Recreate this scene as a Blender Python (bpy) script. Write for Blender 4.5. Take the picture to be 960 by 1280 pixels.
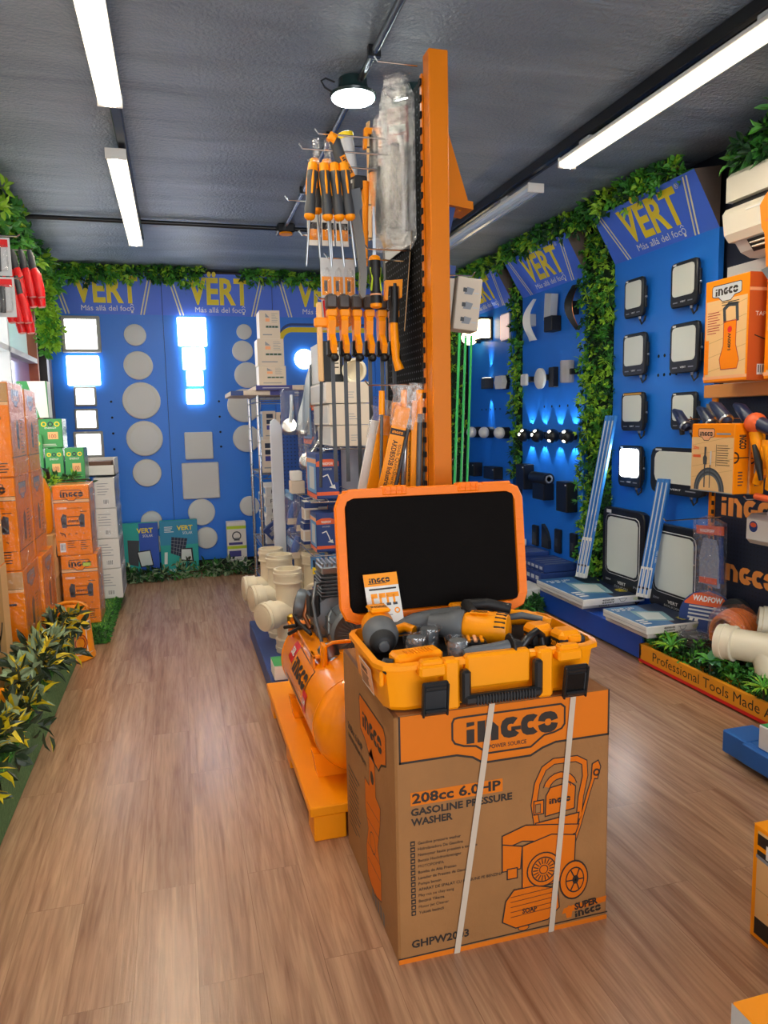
import bpy, math, random
import numpy as np
from mathutils import Vector as V, Matrix
for o in list(bpy.data.objects): bpy.data.objects.remove(o)
S = bpy.context.scene
COL = S.collection
R = math.radians
rnd = random.Random(7)

# ---------------------------------------------------------------- camera
def camera():
    pi, ya, ro = R(7.1), R(15.5), R(-1.22)
    f = V((math.sin(ya)*math.cos(pi), math.cos(ya)*math.cos(pi), -math.sin(pi)))
    r = V((math.cos(ya), -math.sin(ya), 0)); u = r.cross(f)
    r2 = math.cos(ro)*r + math.sin(ro)*u; u2 = -math.sin(ro)*r + math.cos(ro)*u
    cd = bpy.data.cameras.new('camera'); c = bpy.data.objects.new('camera', cd); COL.objects.link(c)
    m = Matrix((r2, u2, -f)).transposed().to_4x4(); m.translation = V((0, 0, 1.45)); c.matrix_world = m
    cd.sensor_fit = 'VERTICAL'; cd.sensor_height = 32.0; cd.lens = 920*32/1280; cd.clip_start = .02
    S.camera = c
camera()
# ---------------------------------------------------------------- world, fill lamp, exposure
S.view_settings.view_transform = 'Standard'
try: S.view_settings.look = 'None'
except Exception: pass
S.view_settings.exposure = 0.55; S.view_settings.gamma = 1.0; S.view_settings.use_curve_mapping = False
W = bpy.data.worlds.new('world'); S.world = W; W.use_nodes = True
W.node_tree.nodes['Background'].inputs[0].default_value = (.62, .78, 1, 1)
W.node_tree.nodes['Background'].inputs[1].default_value = .35
def area(name, loc, rot, sx, sy, power, col):
    l = bpy.data.lights.new(name, 'AREA'); l.shape = 'RECTANGLE'; l.size = sx; l.size_y = sy; l.energy = power; l.color = col
    o = bpy.data.objects.new(name, l); COL.objects.link(o); o.location = loc; o.rotation_euler = rot; return o
# area lamp added for frontal light, placed where an unseen shop front would be
area('front_fill', (.9, -2.95, 1.5), (R(90), 0, 0), 3.4, 2.4, 105, (.93, .97, 1))

# ---------------------------------------------------------------- materials
def lin(c):
    if isinstance(c, str): c = [int(c[i:i+2], 16) for i in (0, 2, 4)]
    out = []
    for v in c[:3]:
        v /= 255; out.append(v/12.92 if v <= .04045 else ((v+.055)/1.055)**2.4)
    return (*out, 1)
MATS = {}
def mat(name, col, rough=.5, metal=0, emit=0, alpha=1, spec=.5, trans=0, coat=0, bump=0, bscale=200, ecol=None):
    if name in MATS: return MATS[name]
    m = bpy.data.materials.new(name); m.use_nodes = True; nt = m.node_tree; b = nt.nodes['Principled BSDF']; i = b.inputs
    i['Base Color'].default_value = lin(col); i['Roughness'].default_value = rough; i['Metallic'].default_value = metal
    i['Alpha'].default_value = alpha; i['Specular IOR Level'].default_value = spec; i['Transmission Weight'].default_value = trans
    i['Coat Weight'].default_value = coat
    if emit: i['Emission Color'].default_value = lin(ecol or col); i['Emission Strength'].default_value = emit
    if bump:
        n = nt.nodes.new('ShaderNodeTexNoise'); n.inputs['Scale'].default_value = bscale; n.inputs['Detail'].default_value = 4
        tc = nt.nodes.new('ShaderNodeTexCoord'); nt.links.new(tc.outputs['Object'], n.inputs['Vector'])
        bp = nt.nodes.new('ShaderNodeBump'); bp.inputs['Strength'].default_value = bump; bp.inputs['Distance'].default_value = .01
        nt.links.new(n.outputs['Fac'], bp.inputs['Height']); nt.links.new(bp.outputs['Normal'], i['Normal'])
    MATS[name] = m; return m
def vary(m, amount=.12, scale=6, detail=5, stretch=(1, 1, 1)):
    """brightness mottling in the base colour (print, wear, fibres)"""
    nt = m.node_tree; b = nt.nodes['Principled BSDF']; c = b.inputs['Base Color'].default_value[:]
    tc = nt.nodes.new('ShaderNodeTexCoord'); mp = nt.nodes.new('ShaderNodeMapping'); mp.inputs['Scale'].default_value = stretch
    n = nt.nodes.new('ShaderNodeTexNoise'); n.inputs['Scale'].default_value = scale; n.inputs['Detail'].default_value = detail
    nt.links.new(tc.outputs['Object'], mp.inputs[0]); nt.links.new(mp.outputs[0], n.inputs['Vector'])
    cr = nt.nodes.new('ShaderNodeValToRGB'); cr.color_ramp.elements[0].position = .3; cr.color_ramp.elements[1].position = .7
    cr.color_ramp.elements[0].color = (*[v*(1-amount) for v in c[:3]], 1); cr.color_ramp.elements[1].color = (*[min(1, v*(1+amount)) for v in c[:3]], 1)
    nt.links.new(n.outputs['Fac'], cr.inputs[0]); nt.links.new(cr.outputs[0], b.inputs['Base Color']); return m
M = lambda n: MATS[n]
for a in [('white', 'ECEAE4', .45), ('paper', 'E6E2DA', .6), ('beige', 'D8C8B4', .6), ('black', '121214', .5), ('black_plastic', '17181A', .38),
          ('rubber', '1D1E20', .6), ('dark_print', '2A2018', .6), ('orange', 'F89400', .42, 0, 0, 1, .3), ('orange_print', 'F48600', .5, 0, 0, 1, .2), ('orange_carton', 'F68A00', .5, 0, 0, 1, .2),
          ('case_orange', 'FF9C00', .38, 0, 0, 1, .35), ('lid_orange', 'FF7E00', .42, 0, 0, 1, .3), ('post_orange', 'D87600', .42, 0, 0, 1, .25), ('red', 'E01418', .35), ('maroon', 'A81E20', .5),
          ('yellow', 'F2D21A', .5), ('sign_yellow', 'F4DA1E', .5), ('cream_line', 'EADFB0', .5), ('blue_board', '1E7AE6', .4), ('sign_blue', '4874E8', .45), ('blue_paint', '1C4FB4', .4),
          ('blue_pallet', '1C63B4', .5), ('navy', '18243F', .5), ('navy_print', '26407E', .5), ('purple_print', '3C3C86', .5), ('sky_print', '5E9AD2', .5), ('green_print', '3E9A56', .5), ('teal_print', '22A79C', .5),
          ('lime', 'B9D42A', .5), ('tan', 'C79A5E', .6), ('wood_print', 'E8B97C', .55), ('salmon', 'EFA878', .55), ('grey', '8C9096', .5), ('dark_grey', '3B3E42', .5), ('mid_grey', '5E6266', .5), ('light_grey', 'C9CCCE', .5),
          ('pvc', 'E8DBBF', .35), ('brown_side', '6E625A', .7), ('diffuser', 'DADAD6', .5), ('led_plate', 'D6DDD8', .3), ('led_off', 'E2E6DA', .25), ('green_stake', '35B45A', .4), ('green_stake_pale', 'B8DCC0', .4),
          ('grass', '4E8A38', .9), ('stem', '4A3B22', .8), ('pink', 'E8A6A0', .5), ('gap', '0A0A0C', .9)]:
    mat(*a)
mat('chrome', 'D8DADC', .16, 1); mat('steel', 'B4B8BC', .3, 1); mat('cast', '73777B', .45, .55); mat('copper', 'B8734C', .3, 1)
mat('cardboard', '9C6A39', .75, bump=.12, bscale=60); vary(M('cardboard'), .10, 5)
def film(name, fac, rough=.12, col=(1, 1, 1, 1), milk=0):
    """clear plastic: see-through with a glossy sheen, optionally milky"""
    m = bpy.data.materials.new(name); m.use_nodes = True; MATS[name] = m; nt = m.node_tree; N, L = nt.nodes.new, nt.links.new
    out = nt.nodes['Material Output']; nt.nodes.remove(nt.nodes['Principled BSDF'])
    tr = N('ShaderNodeBsdfTransparent'); gl = N('ShaderNodeBsdfGlossy'); gl.inputs['Roughness'].default_value = rough; gl.inputs['Color'].default_value = col
    lw = N('ShaderNodeLayerWeight'); lw.inputs['Blend'].default_value = .35; ad = N('ShaderNodeMath'); ad.operation = 'MULTIPLY_ADD'; ad.inputs[1].default_value = .5; ad.inputs[2].default_value = fac; ad.use_clamp = True; L(lw.outputs['Facing'], ad.inputs[0])
    n = N('ShaderNodeTexNoise'); n.inputs['Scale'].default_value = 35; n.inputs['Detail'].default_value = 3; tc = N('ShaderNodeTexCoord'); L(tc.outputs['Object'], n.inputs['Vector'])
    bp = N('ShaderNodeBump'); bp.inputs['Strength'].default_value = .8; bp.inputs['Distance'].default_value = .02; L(n.outputs['Fac'], bp.inputs['Height']); L(bp.outputs['Normal'], gl.inputs['Normal'])
    mx = N('ShaderNodeMixShader'); L(ad.outputs[0], mx.inputs[0]); L(tr.outputs[0], mx.inputs[1]); L(gl.outputs[0], mx.inputs[2]); last = mx
    if milk:
        df = N('ShaderNodeBsdfDiffuse'); df.inputs['Color'].default_value = col; m2 = N('ShaderNodeMixShader'); m2.inputs[0].default_value = milk; L(mx.outputs[0], m2.inputs[1]); L(df.outputs[0], m2.inputs[2]); last = m2
    L(last.outputs[0], out.inputs['Surface']); return m
film('film', .04); film('film_thick', .09, .12); film('film_bag', .05, .2, (1, .97, .92, 1), .06)
mat('tank_orange', 'FF8E00', .25, coat=.3, spec=.35)
mat('glass_clear', 'EAF4F4', .03, alpha=.25)
mat('leaf_a', '55A032', .5); mat('leaf_b', '3C8230', .5); mat('leaf_c', '9CCB36', .5); mat('leaf_d', '1F4A22', .5); mat('leaf_dark', '2A3A22', .42); mat('leaf_yellow', 'DCC21C', .45); mat('leaf_pale', '8FA57C', .45)
mat('panel_lit', 'FFFFFF', .4, emit=4.0); mat('tube_lit', 'FFF6E4', .4, emit=52, ecol='FFF2DC'); mat('bulb_lit', 'FFFFFF', .4, emit=50, ecol='F4FFFA')
mat('sconce_lit', 'FFE9BE', .4, emit=5, ecol='FFE2A6'); mat('eye_lit', 'FFF6E0', .4, emit=3); mat('flood_lit', 'FFFFFF', .4, emit=16)
mat('round_lit', 'FFFFFF', .4, emit=4)
mat('tube_off', 'D2E2F2', .25)

# ---------------------------------------------------------------- geometry helpers
class Fr:
    """a flat drawing frame: origin, right, up and outward normal"""
    def __init__(s, o, r, u): s.o, s.r, s.u = V(o), V(r).normalized(), V(u).normalized(); s.n = s.r.cross(s.u)
    def P(s, a, b, h=0): return s.o + s.r*a + s.u*b + s.n*h
FRONT = lambda x, y, z: Fr((x, y, z), (1, 0, 0), (0, 0, 1))      # faces the camera (-Y)
WEST = lambda x, y, z: Fr((x, y, z), (0, -1, 0), (0, 0, 1))      # faces -X
EAST = lambda x, y, z: Fr((x, y, z), (0, 1, 0), (0, 0, 1))       # faces +X
TOP = lambda x, y, z: Fr((x, y, z), (1, 0, 0), (0, 1, 0))
_txt = {}
def text_mesh(s, off):
    k = (s, off)
    if k not in _txt:
        c = bpy.data.curves.new('t', 'FONT'); c.body = s; c.size = 1; c.resolution_u = 2; c.offset = off; c.align_x = 'LEFT'
        o = bpy.data.objects.new('t', c); me = o.to_mesh()
        vs = [tuple(v.co) for v in me.vertices]; fs = [tuple(p.vertices) for p in me.polygons]; o.to_mesh_clear()
        bpy.data.objects.remove(o); bpy.data.curves.remove(c)
        if vs:
            xs = [v[0] for v in vs]; x0, x1 = min(xs), max(xs); vs = [(v[0]-x0, v[1]) for v in vs]; w = x1-x0
        else: w = 0
        _txt[k] = (vs, fs, w)
    return _txt[k]
EPS = .00032
class MB:
    def __init__(s): s.v, s.f, s.m, s.ms = [], [], [], []
    def mi(s, m):
        if isinstance(m, str): m = MATS[m]
        if m not in s.ms: s.ms.append(m)
        return s.ms.index(m)
    def add(s, vs, fs, m):
        b = len(s.v); s.v += [tuple(v) for v in vs]; k = s.mi(m)
        for f in fs: s.f.append(tuple(b+i for i in f)); s.m.append(k)
        return s
    def box(s, lo, hi, m, ch=0, faces=None):
        (x0, y0, z0), (x1, y1, z1) = lo, hi
        if not ch:
            vs = [(x, y, z) for z in (z0, z1) for y in (y0, y1) for x in (x0, x1)]
            return s.add(vs, [(0, 2, 3, 1), (4, 5, 7, 6), (0, 1, 5, 4), (2, 6, 7, 3), (0, 4, 6, 2), (1, 3, 7, 5)], m)
        return s.fbox(Fr((x0, y0, z0), (1, 0, 0), (0, 1, 0)), x1-x0, y1-y0, z1-z0, m, ch)
    def fbox(s, fr, w, h, d, m, ch=0):
        """box from the frame: w along r, h along u, d along n; chamfered by ch"""
        if not ch:
            vs = [fr.P(a, b, c) for c in (0, d) for b in (0, h) for a in (0, w)]
            return s.add(vs, [(0, 2, 3, 1), (4, 5, 7, 6), (0, 1, 5, 4), (2, 6, 7, 3), (0, 4, 6, 2), (1, 3, 7, 5)], m)
        c = min(ch, w*.45, h*.45, abs(d)*.45); D = [w, h, d]; vs = []; idx = {}
        for sx in (0, 1):
            for sy in (0, 1):
                for sz in (0, 1):
                    for ax in range(3):
                        p = [(c if not q else D[i]-c) for i, q in enumerate((sx, sy, sz))]
                        p[ax] = 0 if not (sx, sy, sz)[ax] else D[ax]
                        idx[(sx, sy, sz, ax)] = len(vs); vs.append(fr.P(*p))
        fs = []
        for ax in range(3):
            o = [i for i in range(3) if i != ax]
            for q in (0, 1):
                L = []
                for a, b in ((0, 0), (1, 0), (1, 1), (0, 1)):
                    k = [0, 0, 0]; k[ax] = q; k[o[0]] = a; k[o[1]] = b; L.append(idx[(*k, ax)])
                fs.append(L)
        for ax in range(3):          # edges along ax
            o = [i for i in range(3) if i != ax]
            for a in (0, 1):
                for b in (0, 1):
                    k0 = [0, 0, 0]; k0[o[0]] = a; k0[o[1]] = b; k1 = list(k0); k1[ax] = 1
                    fs.append([idx[(*k0, o[0])], idx[(*k1, o[0])], idx[(*k1, o[1])], idx[(*k0, o[1])]])
        for sx in (0, 1):
            for sy in (0, 1):
                for sz in (0, 1): fs.append([idx[(sx, sy, sz, a)] for a in range(3)])
        return s.add(vs, fs, m)
    def loft(s, rings, m, cap0=True, cap1=True, closed=True):
        n = len(rings[0]); vs = [p for r in rings for p in r]; fs = []
        for i in range(len(rings)-1):
            for j in range(n if closed else n-1):
                k = (j+1) % n; fs.append((i*n+j, i*n+k, (i+1)*n+k, (i+1)*n+j))
        if cap0: fs.append(tuple(range(n))[::-1])
        if cap1: fs.append(tuple((len(rings)-1)*n+j for j in range(n)))
        return s.add(vs, fs, m)
    def lathe(s, o, ax, prof, m, seg=20, cap0=True, cap1=True):
        """prof: [(radius, distance along ax)]"""
        ax = V(ax).normalized(); t = V((0, 0, 1)) if abs(ax.z) < .9 else V((1, 0, 0)); a = ax.cross(t).normalized(); b = ax.cross(a); o = V(o)
        return s.loft([[o+ax*d+(a*math.cos(2*math.pi*j/seg)+b*math.sin(2*math.pi*j/seg))*r for j in range(seg)] for r, d in prof], m, cap0, cap1)
    def cyl(s, p0, p1, r0, m, r1=None, seg=14):
        d = V(p1)-V(p0); return s.lathe(p0, d, [(r0, 0), (r0 if r1 is None else r1, d.length)], m, seg)
    def tube(s, pts, r, m, seg=8):
        pts = [V(p) for p in pts]; rings = []; pa = None
        for i, p in enumerate(pts):
            d = (pts[min(i+1, len(pts)-1)]-pts[max(i-1, 0)]).normalized()
            if pa is None:
                t = V((0, 0, 1)) if abs(d.z) < .9 else V((1, 0, 0)); a = d.cross(t).normalized()
            else: a = (pa-d*pa.dot(d)).normalized()
            pa = a; b = d.cross(a); rr = r[i] if isinstance(r, (list, tuple)) else r
            rings.append([p+(a*math.cos(2*math.pi*j/seg)+b*math.sin(2*math.pi*j/seg))*rr for j in range(seg)])
        return s.loft(rings, m)
    def ball(s, c, r, m, seg=16, sc=(1, 1, 1)):
        n = seg//2; rings = []
        for i in range(n+1):
            th = math.pi*i/n; rr = max(math.sin(th), .002)
            rings.append([V(c)+V((r*sc[0]*rr*math.cos(2*math.pi*j/seg), r*sc[1]*rr*math.sin(2*math.pi*j/seg), -r*sc[2]*math.cos(th))) for j in range(seg)])
        return s.loft(rings, m)
    def poly(s, fr, pts, m, h=1): return s.add([fr.P(a, b, h*EPS) for a, b in pts], [tuple(range(len(pts)))], m)
    def rect(s, fr, x0, y0, x1, y1, m, h=1): return s.poly(fr, [(x0, y0), (x1, y0), (x1, y1), (x0, y1)], m, h)
    def extr(s, fr, pts, d0, d1, m):
        return s.loft([[fr.P(a, b, d0) for a, b in pts], [fr.P(a, b, d1) for a, b in pts]], m)
    def line(s, fr, pts, w, m, h=1, closed=False):
        """a mitred ribbon along a polyline"""
        p = [V((*q, 0)) for q in pts]; p = [q for i, q in enumerate(p) if i == 0 or (q-p[i-1]).length > 1e-6]
        if closed and (p[0]-p[-1]).length < 1e-6: p.pop()
        n = len(p)
        if n < 2: return s
        D = [(p[(i+1) % n]-p[i]).normalized() for i in range(n if closed else n-1)]; L = []
        for i in range(n):
            d0 = D[i-1] if (closed or i > 0) else D[0]; d1 = D[i % len(D)] if (closed or i < n-1) else D[-1]
            n0, n1 = V((-d0.y, d0.x, 0)), V((-d1.y, d1.x, 0)); m_ = n0+n1
            m_ = n0 if m_.length < .2 else m_.normalized(); k = w/2/max(.45, m_.dot(n0))
            a, b = p[i]+m_*k, p[i]-m_*k
            if not closed and i == 0: a, b = a-d0*w*.3, b-d0*w*.3
            if not closed and i == n-1: a, b = a+d1*w*.3, b+d1*w*.3
            L += [fr.P(a.x, a.y, h*EPS), fr.P(b.x, b.y, h*EPS)]
        return s.add(L, [(2*i, 2*i+1, (2*i+3) % (2*n), (2*i+2) % (2*n)) for i in range(n if closed else n-1)], m)
    def ring(s, fr, cx, cy, r0, r1, a0, a1, m, h=1, sy=1, n=None, ex=1.0):
        n = n or max(3, int(abs(a1-a0)/18)); L = []
        for i in range(n+1):
            t = R(a0+(a1-a0)*i/n); c, q = math.cos(t), math.sin(t)
            c2 = math.copysign(abs(c)**ex, c); q2 = math.copysign(abs(q)**ex, q)
            L.append(((cx+r0*c2, cy+r0*q2*sy), (cx+r1*c2, cy+r1*q2*sy)))
        for i in range(n): s.poly(fr, [L[i][0], L[i][1], L[i+1][1], L[i+1][0]], m, h)
        return s
    def disc(s, fr, cx, cy, r, m, h=1, n=20, sy=1):
        return s.poly(fr, [(cx+r*math.cos(2*math.pi*i/n), cy+r*sy*math.sin(2*math.pi*i/n)) for i in range(n)], m, h)
    def text(s, fr, t, x, y, cap, m, h=1, off=0, w=None, al='l', sx=1, rot=0, depth=0):
        if 'M' in t and off > 0: off = 0
        vs, fs, tw = text_mesh(t, off); k = cap/.69; kx = k*sx
        if w: kx = w/max(tw, 1e-6)
        dx = {'l': 0, 'c': -tw*kx/2, 'r': -tw*kx}[al]; c, q = math.cos(R(rot)), math.sin(R(rot)); L = []
        for a, b in vs:
            a2, b2 = a*kx+dx, b*k; L.append(fr.P(x+a2*c-b2*q, y+a2*q+b2*c, h*EPS))
        return s.add(L, fs, m)
    def logo(s, fr, x, y, hh, m, h=2, al='l', rot=0, k=.74):
        """the heavy stencil word mark: i N G C O"""
        if rot:
            c, q = math.cos(R(rot)), math.sin(R(rot)); fr = Fr(fr.P(x, y), fr.r*c+fr.u*q, fr.u*c-fr.r*q); x = y = 0
        W_ = hh*3.62
        if al == 'c': x -= W_/2
        t = hh*.30; H = hh*.80
        s.rect(fr, x, y, x+t, y+H*.66, m, h); s.poly(fr, [(x, y+H*.78), (x+t, y+H*.84), (x+t, y+H), (x, y+H)], m, h)
        x1 = x+hh*.42; w = hh*.82
        s.rect(fr, x1, y, x1+t, y+H, m, h); s.rect(fr, x1+w-t, y, x1+w, y+H*.62, m, h)
        s.poly(fr, [(x1+t+.03*hh, y+H), (x1+w*.62, y+H), (x1+w, y+H*.62), (x1+w-t, y+H*.62), (x1+w*.55, y+H*.74), (x1+t+.03*hh, y+H*.74)], m, h)
        for i, cx in enumerate((1.72, 2.52)):
            c = x+cx*hh; s.ring(fr, c, y+H/2, hh*.13, hh*.40, 50, 325 if i == 0 else 310, m, h, sy=1, n=9, ex=.8)
        c = x+1.72*hh; s.rect(fr, c+.02*hh, y+H*.34, c+.40*hh, y+H*.52, m, h)
        c = x+3.22*hh; s.ring(fr, c, y+H/2, hh*.13, hh*.41, 8, 172, m, h, n=7, ex=.8); s.ring(fr, c, y+H/2, hh*.13, hh*.41, 188, 352, m, h, n=7, ex=.8)
        return s
    def build(s, name, parent=None, smooth=0, origin=None, kind=None):
        """ONE mesh object; vertices are given in world space"""
        A = np.array(s.v, dtype=float)
        if origin is None:
            lo, hi = A.min(0), A.max(0); origin = V(((lo[0]+hi[0])/2, (lo[1]+hi[1])/2, lo[2]))
        origin = V(origin); A = A-np.array(origin)
        me = bpy.data.meshes.new(name); me.from_pydata(A.tolist(), [], s.f)
        for m in s.ms: me.materials.append(m)
        me.polygons.foreach_set('material_index', s.m)
        if smooth:
            me.polygons.foreach_set('use_smooth', [True]*len(s.f)); me.update()
            try: me.set_sharp_from_angle(angle=R(smooth))
            except Exception: pass
        me.update(); o = bpy.data.objects.new(name, me); COL.objects.link(o); o.location = origin
        if parent is not None:
            o.parent = parent; o.location = origin-wloc(parent)
        if kind: o['kind'] = kind
        return o
def wloc(o):
    l = V(o.location)
    while o.parent: o = o.parent; l += V(o.location)
    return l
def tag(o, label=None, cat=None, group=None, kind=None):
    if label: o['label'] = label
    if cat: o['category'] = cat
    if group: o['group'] = group
    if kind: o['kind'] = kind
    return o
def thing(name, loc, label, cat, group=None):
    o = bpy.data.objects.new(name, None); COL.objects.link(o); o.location = loc; o.empty_display_size = .05
    return tag(o, label, cat, group)
def kids(o): return [c for c in bpy.data.objects if c.parent == o]
def copy_tree(o, parent=None):
    c = o.copy(); COL.objects.link(c); c.parent = parent
    for ch in kids(o): copy_tree(ch, c)
    return c
def dup(o, loc, label, rz=None, group=None, scale=None):
    c = copy_tree(o); c.location = loc; c['label'] = label
    if rz is not None: c.rotation_euler[2] = rz
    if scale: c.scale = scale
    if group: c['group'] = group
    return c
def struct(mb, name, parent=None):
    o = mb.build(name, parent)
    if parent is None: o['kind'] = 'structure'
    return o
ORD = ['topmost', 'second from the top', 'third from the top', 'fourth from the top', 'fifth from the top', 'sixth from the top', 'lowest']

# ---------------------------------------------------------------- room shell
def nodes(name):
    m = bpy.data.materials.new(name); m.use_nodes = True; MATS[name] = m
    nt = m.node_tree; return m, nt, nt.nodes['Principled BSDF'], nt.nodes.new, nt.links.new
def floor_material():
    m, nt, b, N, L = nodes('laminate')
    tc = N('ShaderNodeTexCoord'); sp = N('ShaderNodeSeparateXYZ'); L(tc.outputs['Object'], sp.inputs[0]); cb = N('ShaderNodeCombineXYZ')
    L(sp.outputs['Y'], cb.inputs['X']); L(sp.outputs['X'], cb.inputs['Y'])
    br = N('ShaderNodeTexBrick'); br.inputs['Scale'].default_value = 1; br.inputs['Brick Width'].default_value = 1.22; br.inputs['Row Height'].default_value = .165
    br.inputs['Mortar Size'].default_value = .0012; br.inputs['Mortar Smooth'].default_value = .3; br.offset = .37
    br.inputs['Color1'].default_value = (.35, .35, .35, 1); br.inputs['Color2'].default_value = (.75, .75, .75, 1); br.inputs['Mortar'].default_value = (.1, .1, .1, 1)
    L(cb.outputs[0], br.inputs['Vector'])
    mp = N('ShaderNodeMapping'); mp.inputs['Scale'].default_value = (10, .55, 1); L(tc.outputs['Object'], mp.inputs[0])
    off = N('ShaderNodeVectorMath'); off.operation = 'MULTIPLY_ADD'; L(br.outputs['Color'], off.inputs[0]); off.inputs[1].default_value = (9, 13, 5); L(mp.outputs[0], off.inputs[2])
    n1 = N('ShaderNodeTexNoise'); n1.inputs['Scale'].default_value = 1.5; n1.inputs['Detail'].default_value = 7; n1.inputs['Distortion'].default_value = 1.7; L(off.outputs[0], n1.inputs['Vector'])
    n2 = N('ShaderNodeTexNoise'); n2.inputs['Scale'].default_value = 9; n2.inputs['Detail'].default_value = 5; n2.inputs['Distortion'].default_value = .6; L(off.outputs[0], n2.inputs['Vector'])
    cr = N('ShaderNodeValToRGB'); e = cr.color_ramp.elements
    e[0].position = .2; e[0].color = lin('8B6248'); e[1].position = .8; e[1].color = lin('CEA581'); q = e.new(.48); q.color = lin('B68B6C')
    L(n1.outputs['Fac'], cr.inputs[0])
    mx = N('ShaderNodeMix'); mx.data_type = 'RGBA'; mx.blend_type = 'MULTIPLY'; mx.inputs[0].default_value = .42; L(cr.outputs[0], mx.inputs[6])
    c2 = N('ShaderNodeValToRGB'); c2.color_ramp.elements[0].position = .35; c2.color_ramp.elements[0].color = (.45, .42, .4, 1); c2.color_ramp.elements[1].position = .6; c2.color_ramp.elements[1].color = (1, 1, 1, 1)
    L(n2.outputs['Fac'], c2.inputs[0]); L(c2.outputs[0], mx.inputs[7])
    m2 = N('ShaderNodeMix'); m2.data_type = 'RGBA'; m2.blend_type = 'MULTIPLY'; m2.inputs[0].default_value = .8; L(mx.outputs[2], m2.inputs[6])
    c3 = N('ShaderNodeValToRGB'); c3.color_ramp.elements[0].position = .1; c3.color_ramp.elements[0].color = (.66, .62, .59, 1); c3.color_ramp.elements[1].position = .3; c3.color_ramp.elements[1].color = (.9, .9, .9, 1); q = c3.color_ramp.elements.new(.75); q.color = (1, 1, 1, 1)
    L(br.outputs['Color'], c3.inputs[0]); L(c3.outputs[0], m2.inputs[7]); L(m2.outputs[2], b.inputs['Base Color'])
    b.inputs['Roughness'].default_value = .27; b.inputs['Specular IOR Level'].default_value = .6
    bp = N('ShaderNodeBump'); bp.inputs['Strength'].default_value = .12; bp.inputs['Distance'].default_value = .004; L(n2.outputs['Fac'], bp.inputs['Height']); L(bp.outputs['Normal'], b.inputs['Normal'])
    return m
def ceiling_material():
    m, nt, b, N, L = nodes('painted_concrete')
    tc = N('ShaderNodeTexCoord'); n = N('ShaderNodeTexNoise'); n.inputs['Scale'].default_value = 55; n.inputs['Detail'].default_value = 6; L(tc.outputs['Object'], n.inputs['Vector'])
    n2 = N('ShaderNodeTexNoise'); n2.inputs['Scale'].default_value = 2.2; n2.inputs['Detail'].default_value = 4; n2.inputs['Distortion'].default_value = .4
    mp = N('ShaderNodeMapping'); mp.inputs['Scale'].default_value = (.35, 1.6, 1); L(tc.outputs['Object'], mp.inputs[0]); L(mp.outputs[0], n2.inputs['Vector'])
    cr = N('ShaderNodeValToRGB'); cr.color_ramp.elements[0].position = .3; cr.color_ramp.elements[0].color = lin('74818E'); cr.color_ramp.elements[1].position = .7; cr.color_ramp.elements[1].color = lin('94A3B2'); L(n2.outputs['Fac'], cr.inputs[0]); L(cr.outputs[0], b.inputs['Base Color'])
    b.inputs['Roughness'].default_value = .36; b.inputs['Specular IOR Level'].default_value = .6
    ad = N('ShaderNodeMath'); ad.operation = 'MULTIPLY_ADD'; ad.inputs[1].default_value = 5; L(n2.outputs['Fac'], ad.inputs[0]); L(n.outputs['Fac'], ad.inputs[2])
    bp = N('ShaderNodeBump'); bp.inputs['Strength'].default_value = .8; bp.inputs['Distance'].default_value = .012; L(ad.outputs[0], bp.inputs['Height']); L(bp.outputs['Normal'], b.inputs['Normal'])
    return m
def pegboard_material(name, col, hole, pitch=.025, rad=.0045, axes=(1, 2), metal=0, rough=.45):
    m, nt, b, N, L = nodes(name)
    tc = N('ShaderNodeTexCoord'); sp = N('ShaderNodeSeparateXYZ'); L(tc.outputs['Object'], sp.inputs[0]); fr = []
    for a in axes:
        p = N('ShaderNodeMath'); p.operation = 'PINGPONG'; p.inputs[1].default_value = pitch/2; L(sp.outputs[a], p.inputs[0])
        q = N('ShaderNodeMath'); q.operation = 'POWER'; q.inputs[1].default_value = 2; L(p.outputs[0], q.inputs[0]); fr.append(q)
    ad = N('ShaderNodeMath'); L(fr[0].outputs[0], ad.inputs[0]); L(fr[1].outputs[0], ad.inputs[1])
    lt = N('ShaderNodeMath'); lt.operation = 'LESS_THAN'; lt.inputs[1].default_value = rad*rad; L(ad.outputs[0], lt.inputs[0])
    mx = N('ShaderNodeMix'); mx.data_type = 'RGBA'; mx.inputs[6].default_value = lin(col); mx.inputs[7].default_value = lin(hole); L(lt.outputs[0], mx.inputs[0]); L(mx.outputs[2], b.inputs['Base Color'])
    b.inputs['Roughness'].default_value = rough; b.inputs['Metallic'].default_value = metal
    return m
floor_material(); ceiling_material()
mat('wall_black', '15171C', .6, bump=.1, bscale=40); mat('wall_white', 'D9D6D0', .7); mat('wall_navy', '161C30', .6)
pegboard_material('pegboard_black', '040405', '5A5E64', rough=.8, rad=.0035); MATS['pegboard_black'].node_tree.nodes['Principled BSDF'].inputs['Specular IOR Level'].default_value = .12; pegboard_material('pegboard_navy', '131A2C', '05070C', rough=.5); pegboard_material('pegboard_blue', '1C4C9E', '0C2450', axes=(0, 2))
XL, XR, YB, YF, H = -1.12, 3.06, 7.54, -3.0, 2.92
struct(MB().box((XL-.1, YF-.1, -.05), (XR+.1, YB+.1, 0), 'laminate'), 'floor')
struct(MB().box((XL-.1, YF-.1, H), (XR+.1, YB+.1, H+.1), 'painted_concrete'), 'ceiling')
struct(MB().box((XL-.1, YB, 0), (XR+.1, YB+.1, H), 'wall_black'), 'wall_back')
struct(MB().box((XR, YF, 0), (XR+.1, YB, H), 'wall_navy'), 'wall_right')
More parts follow.
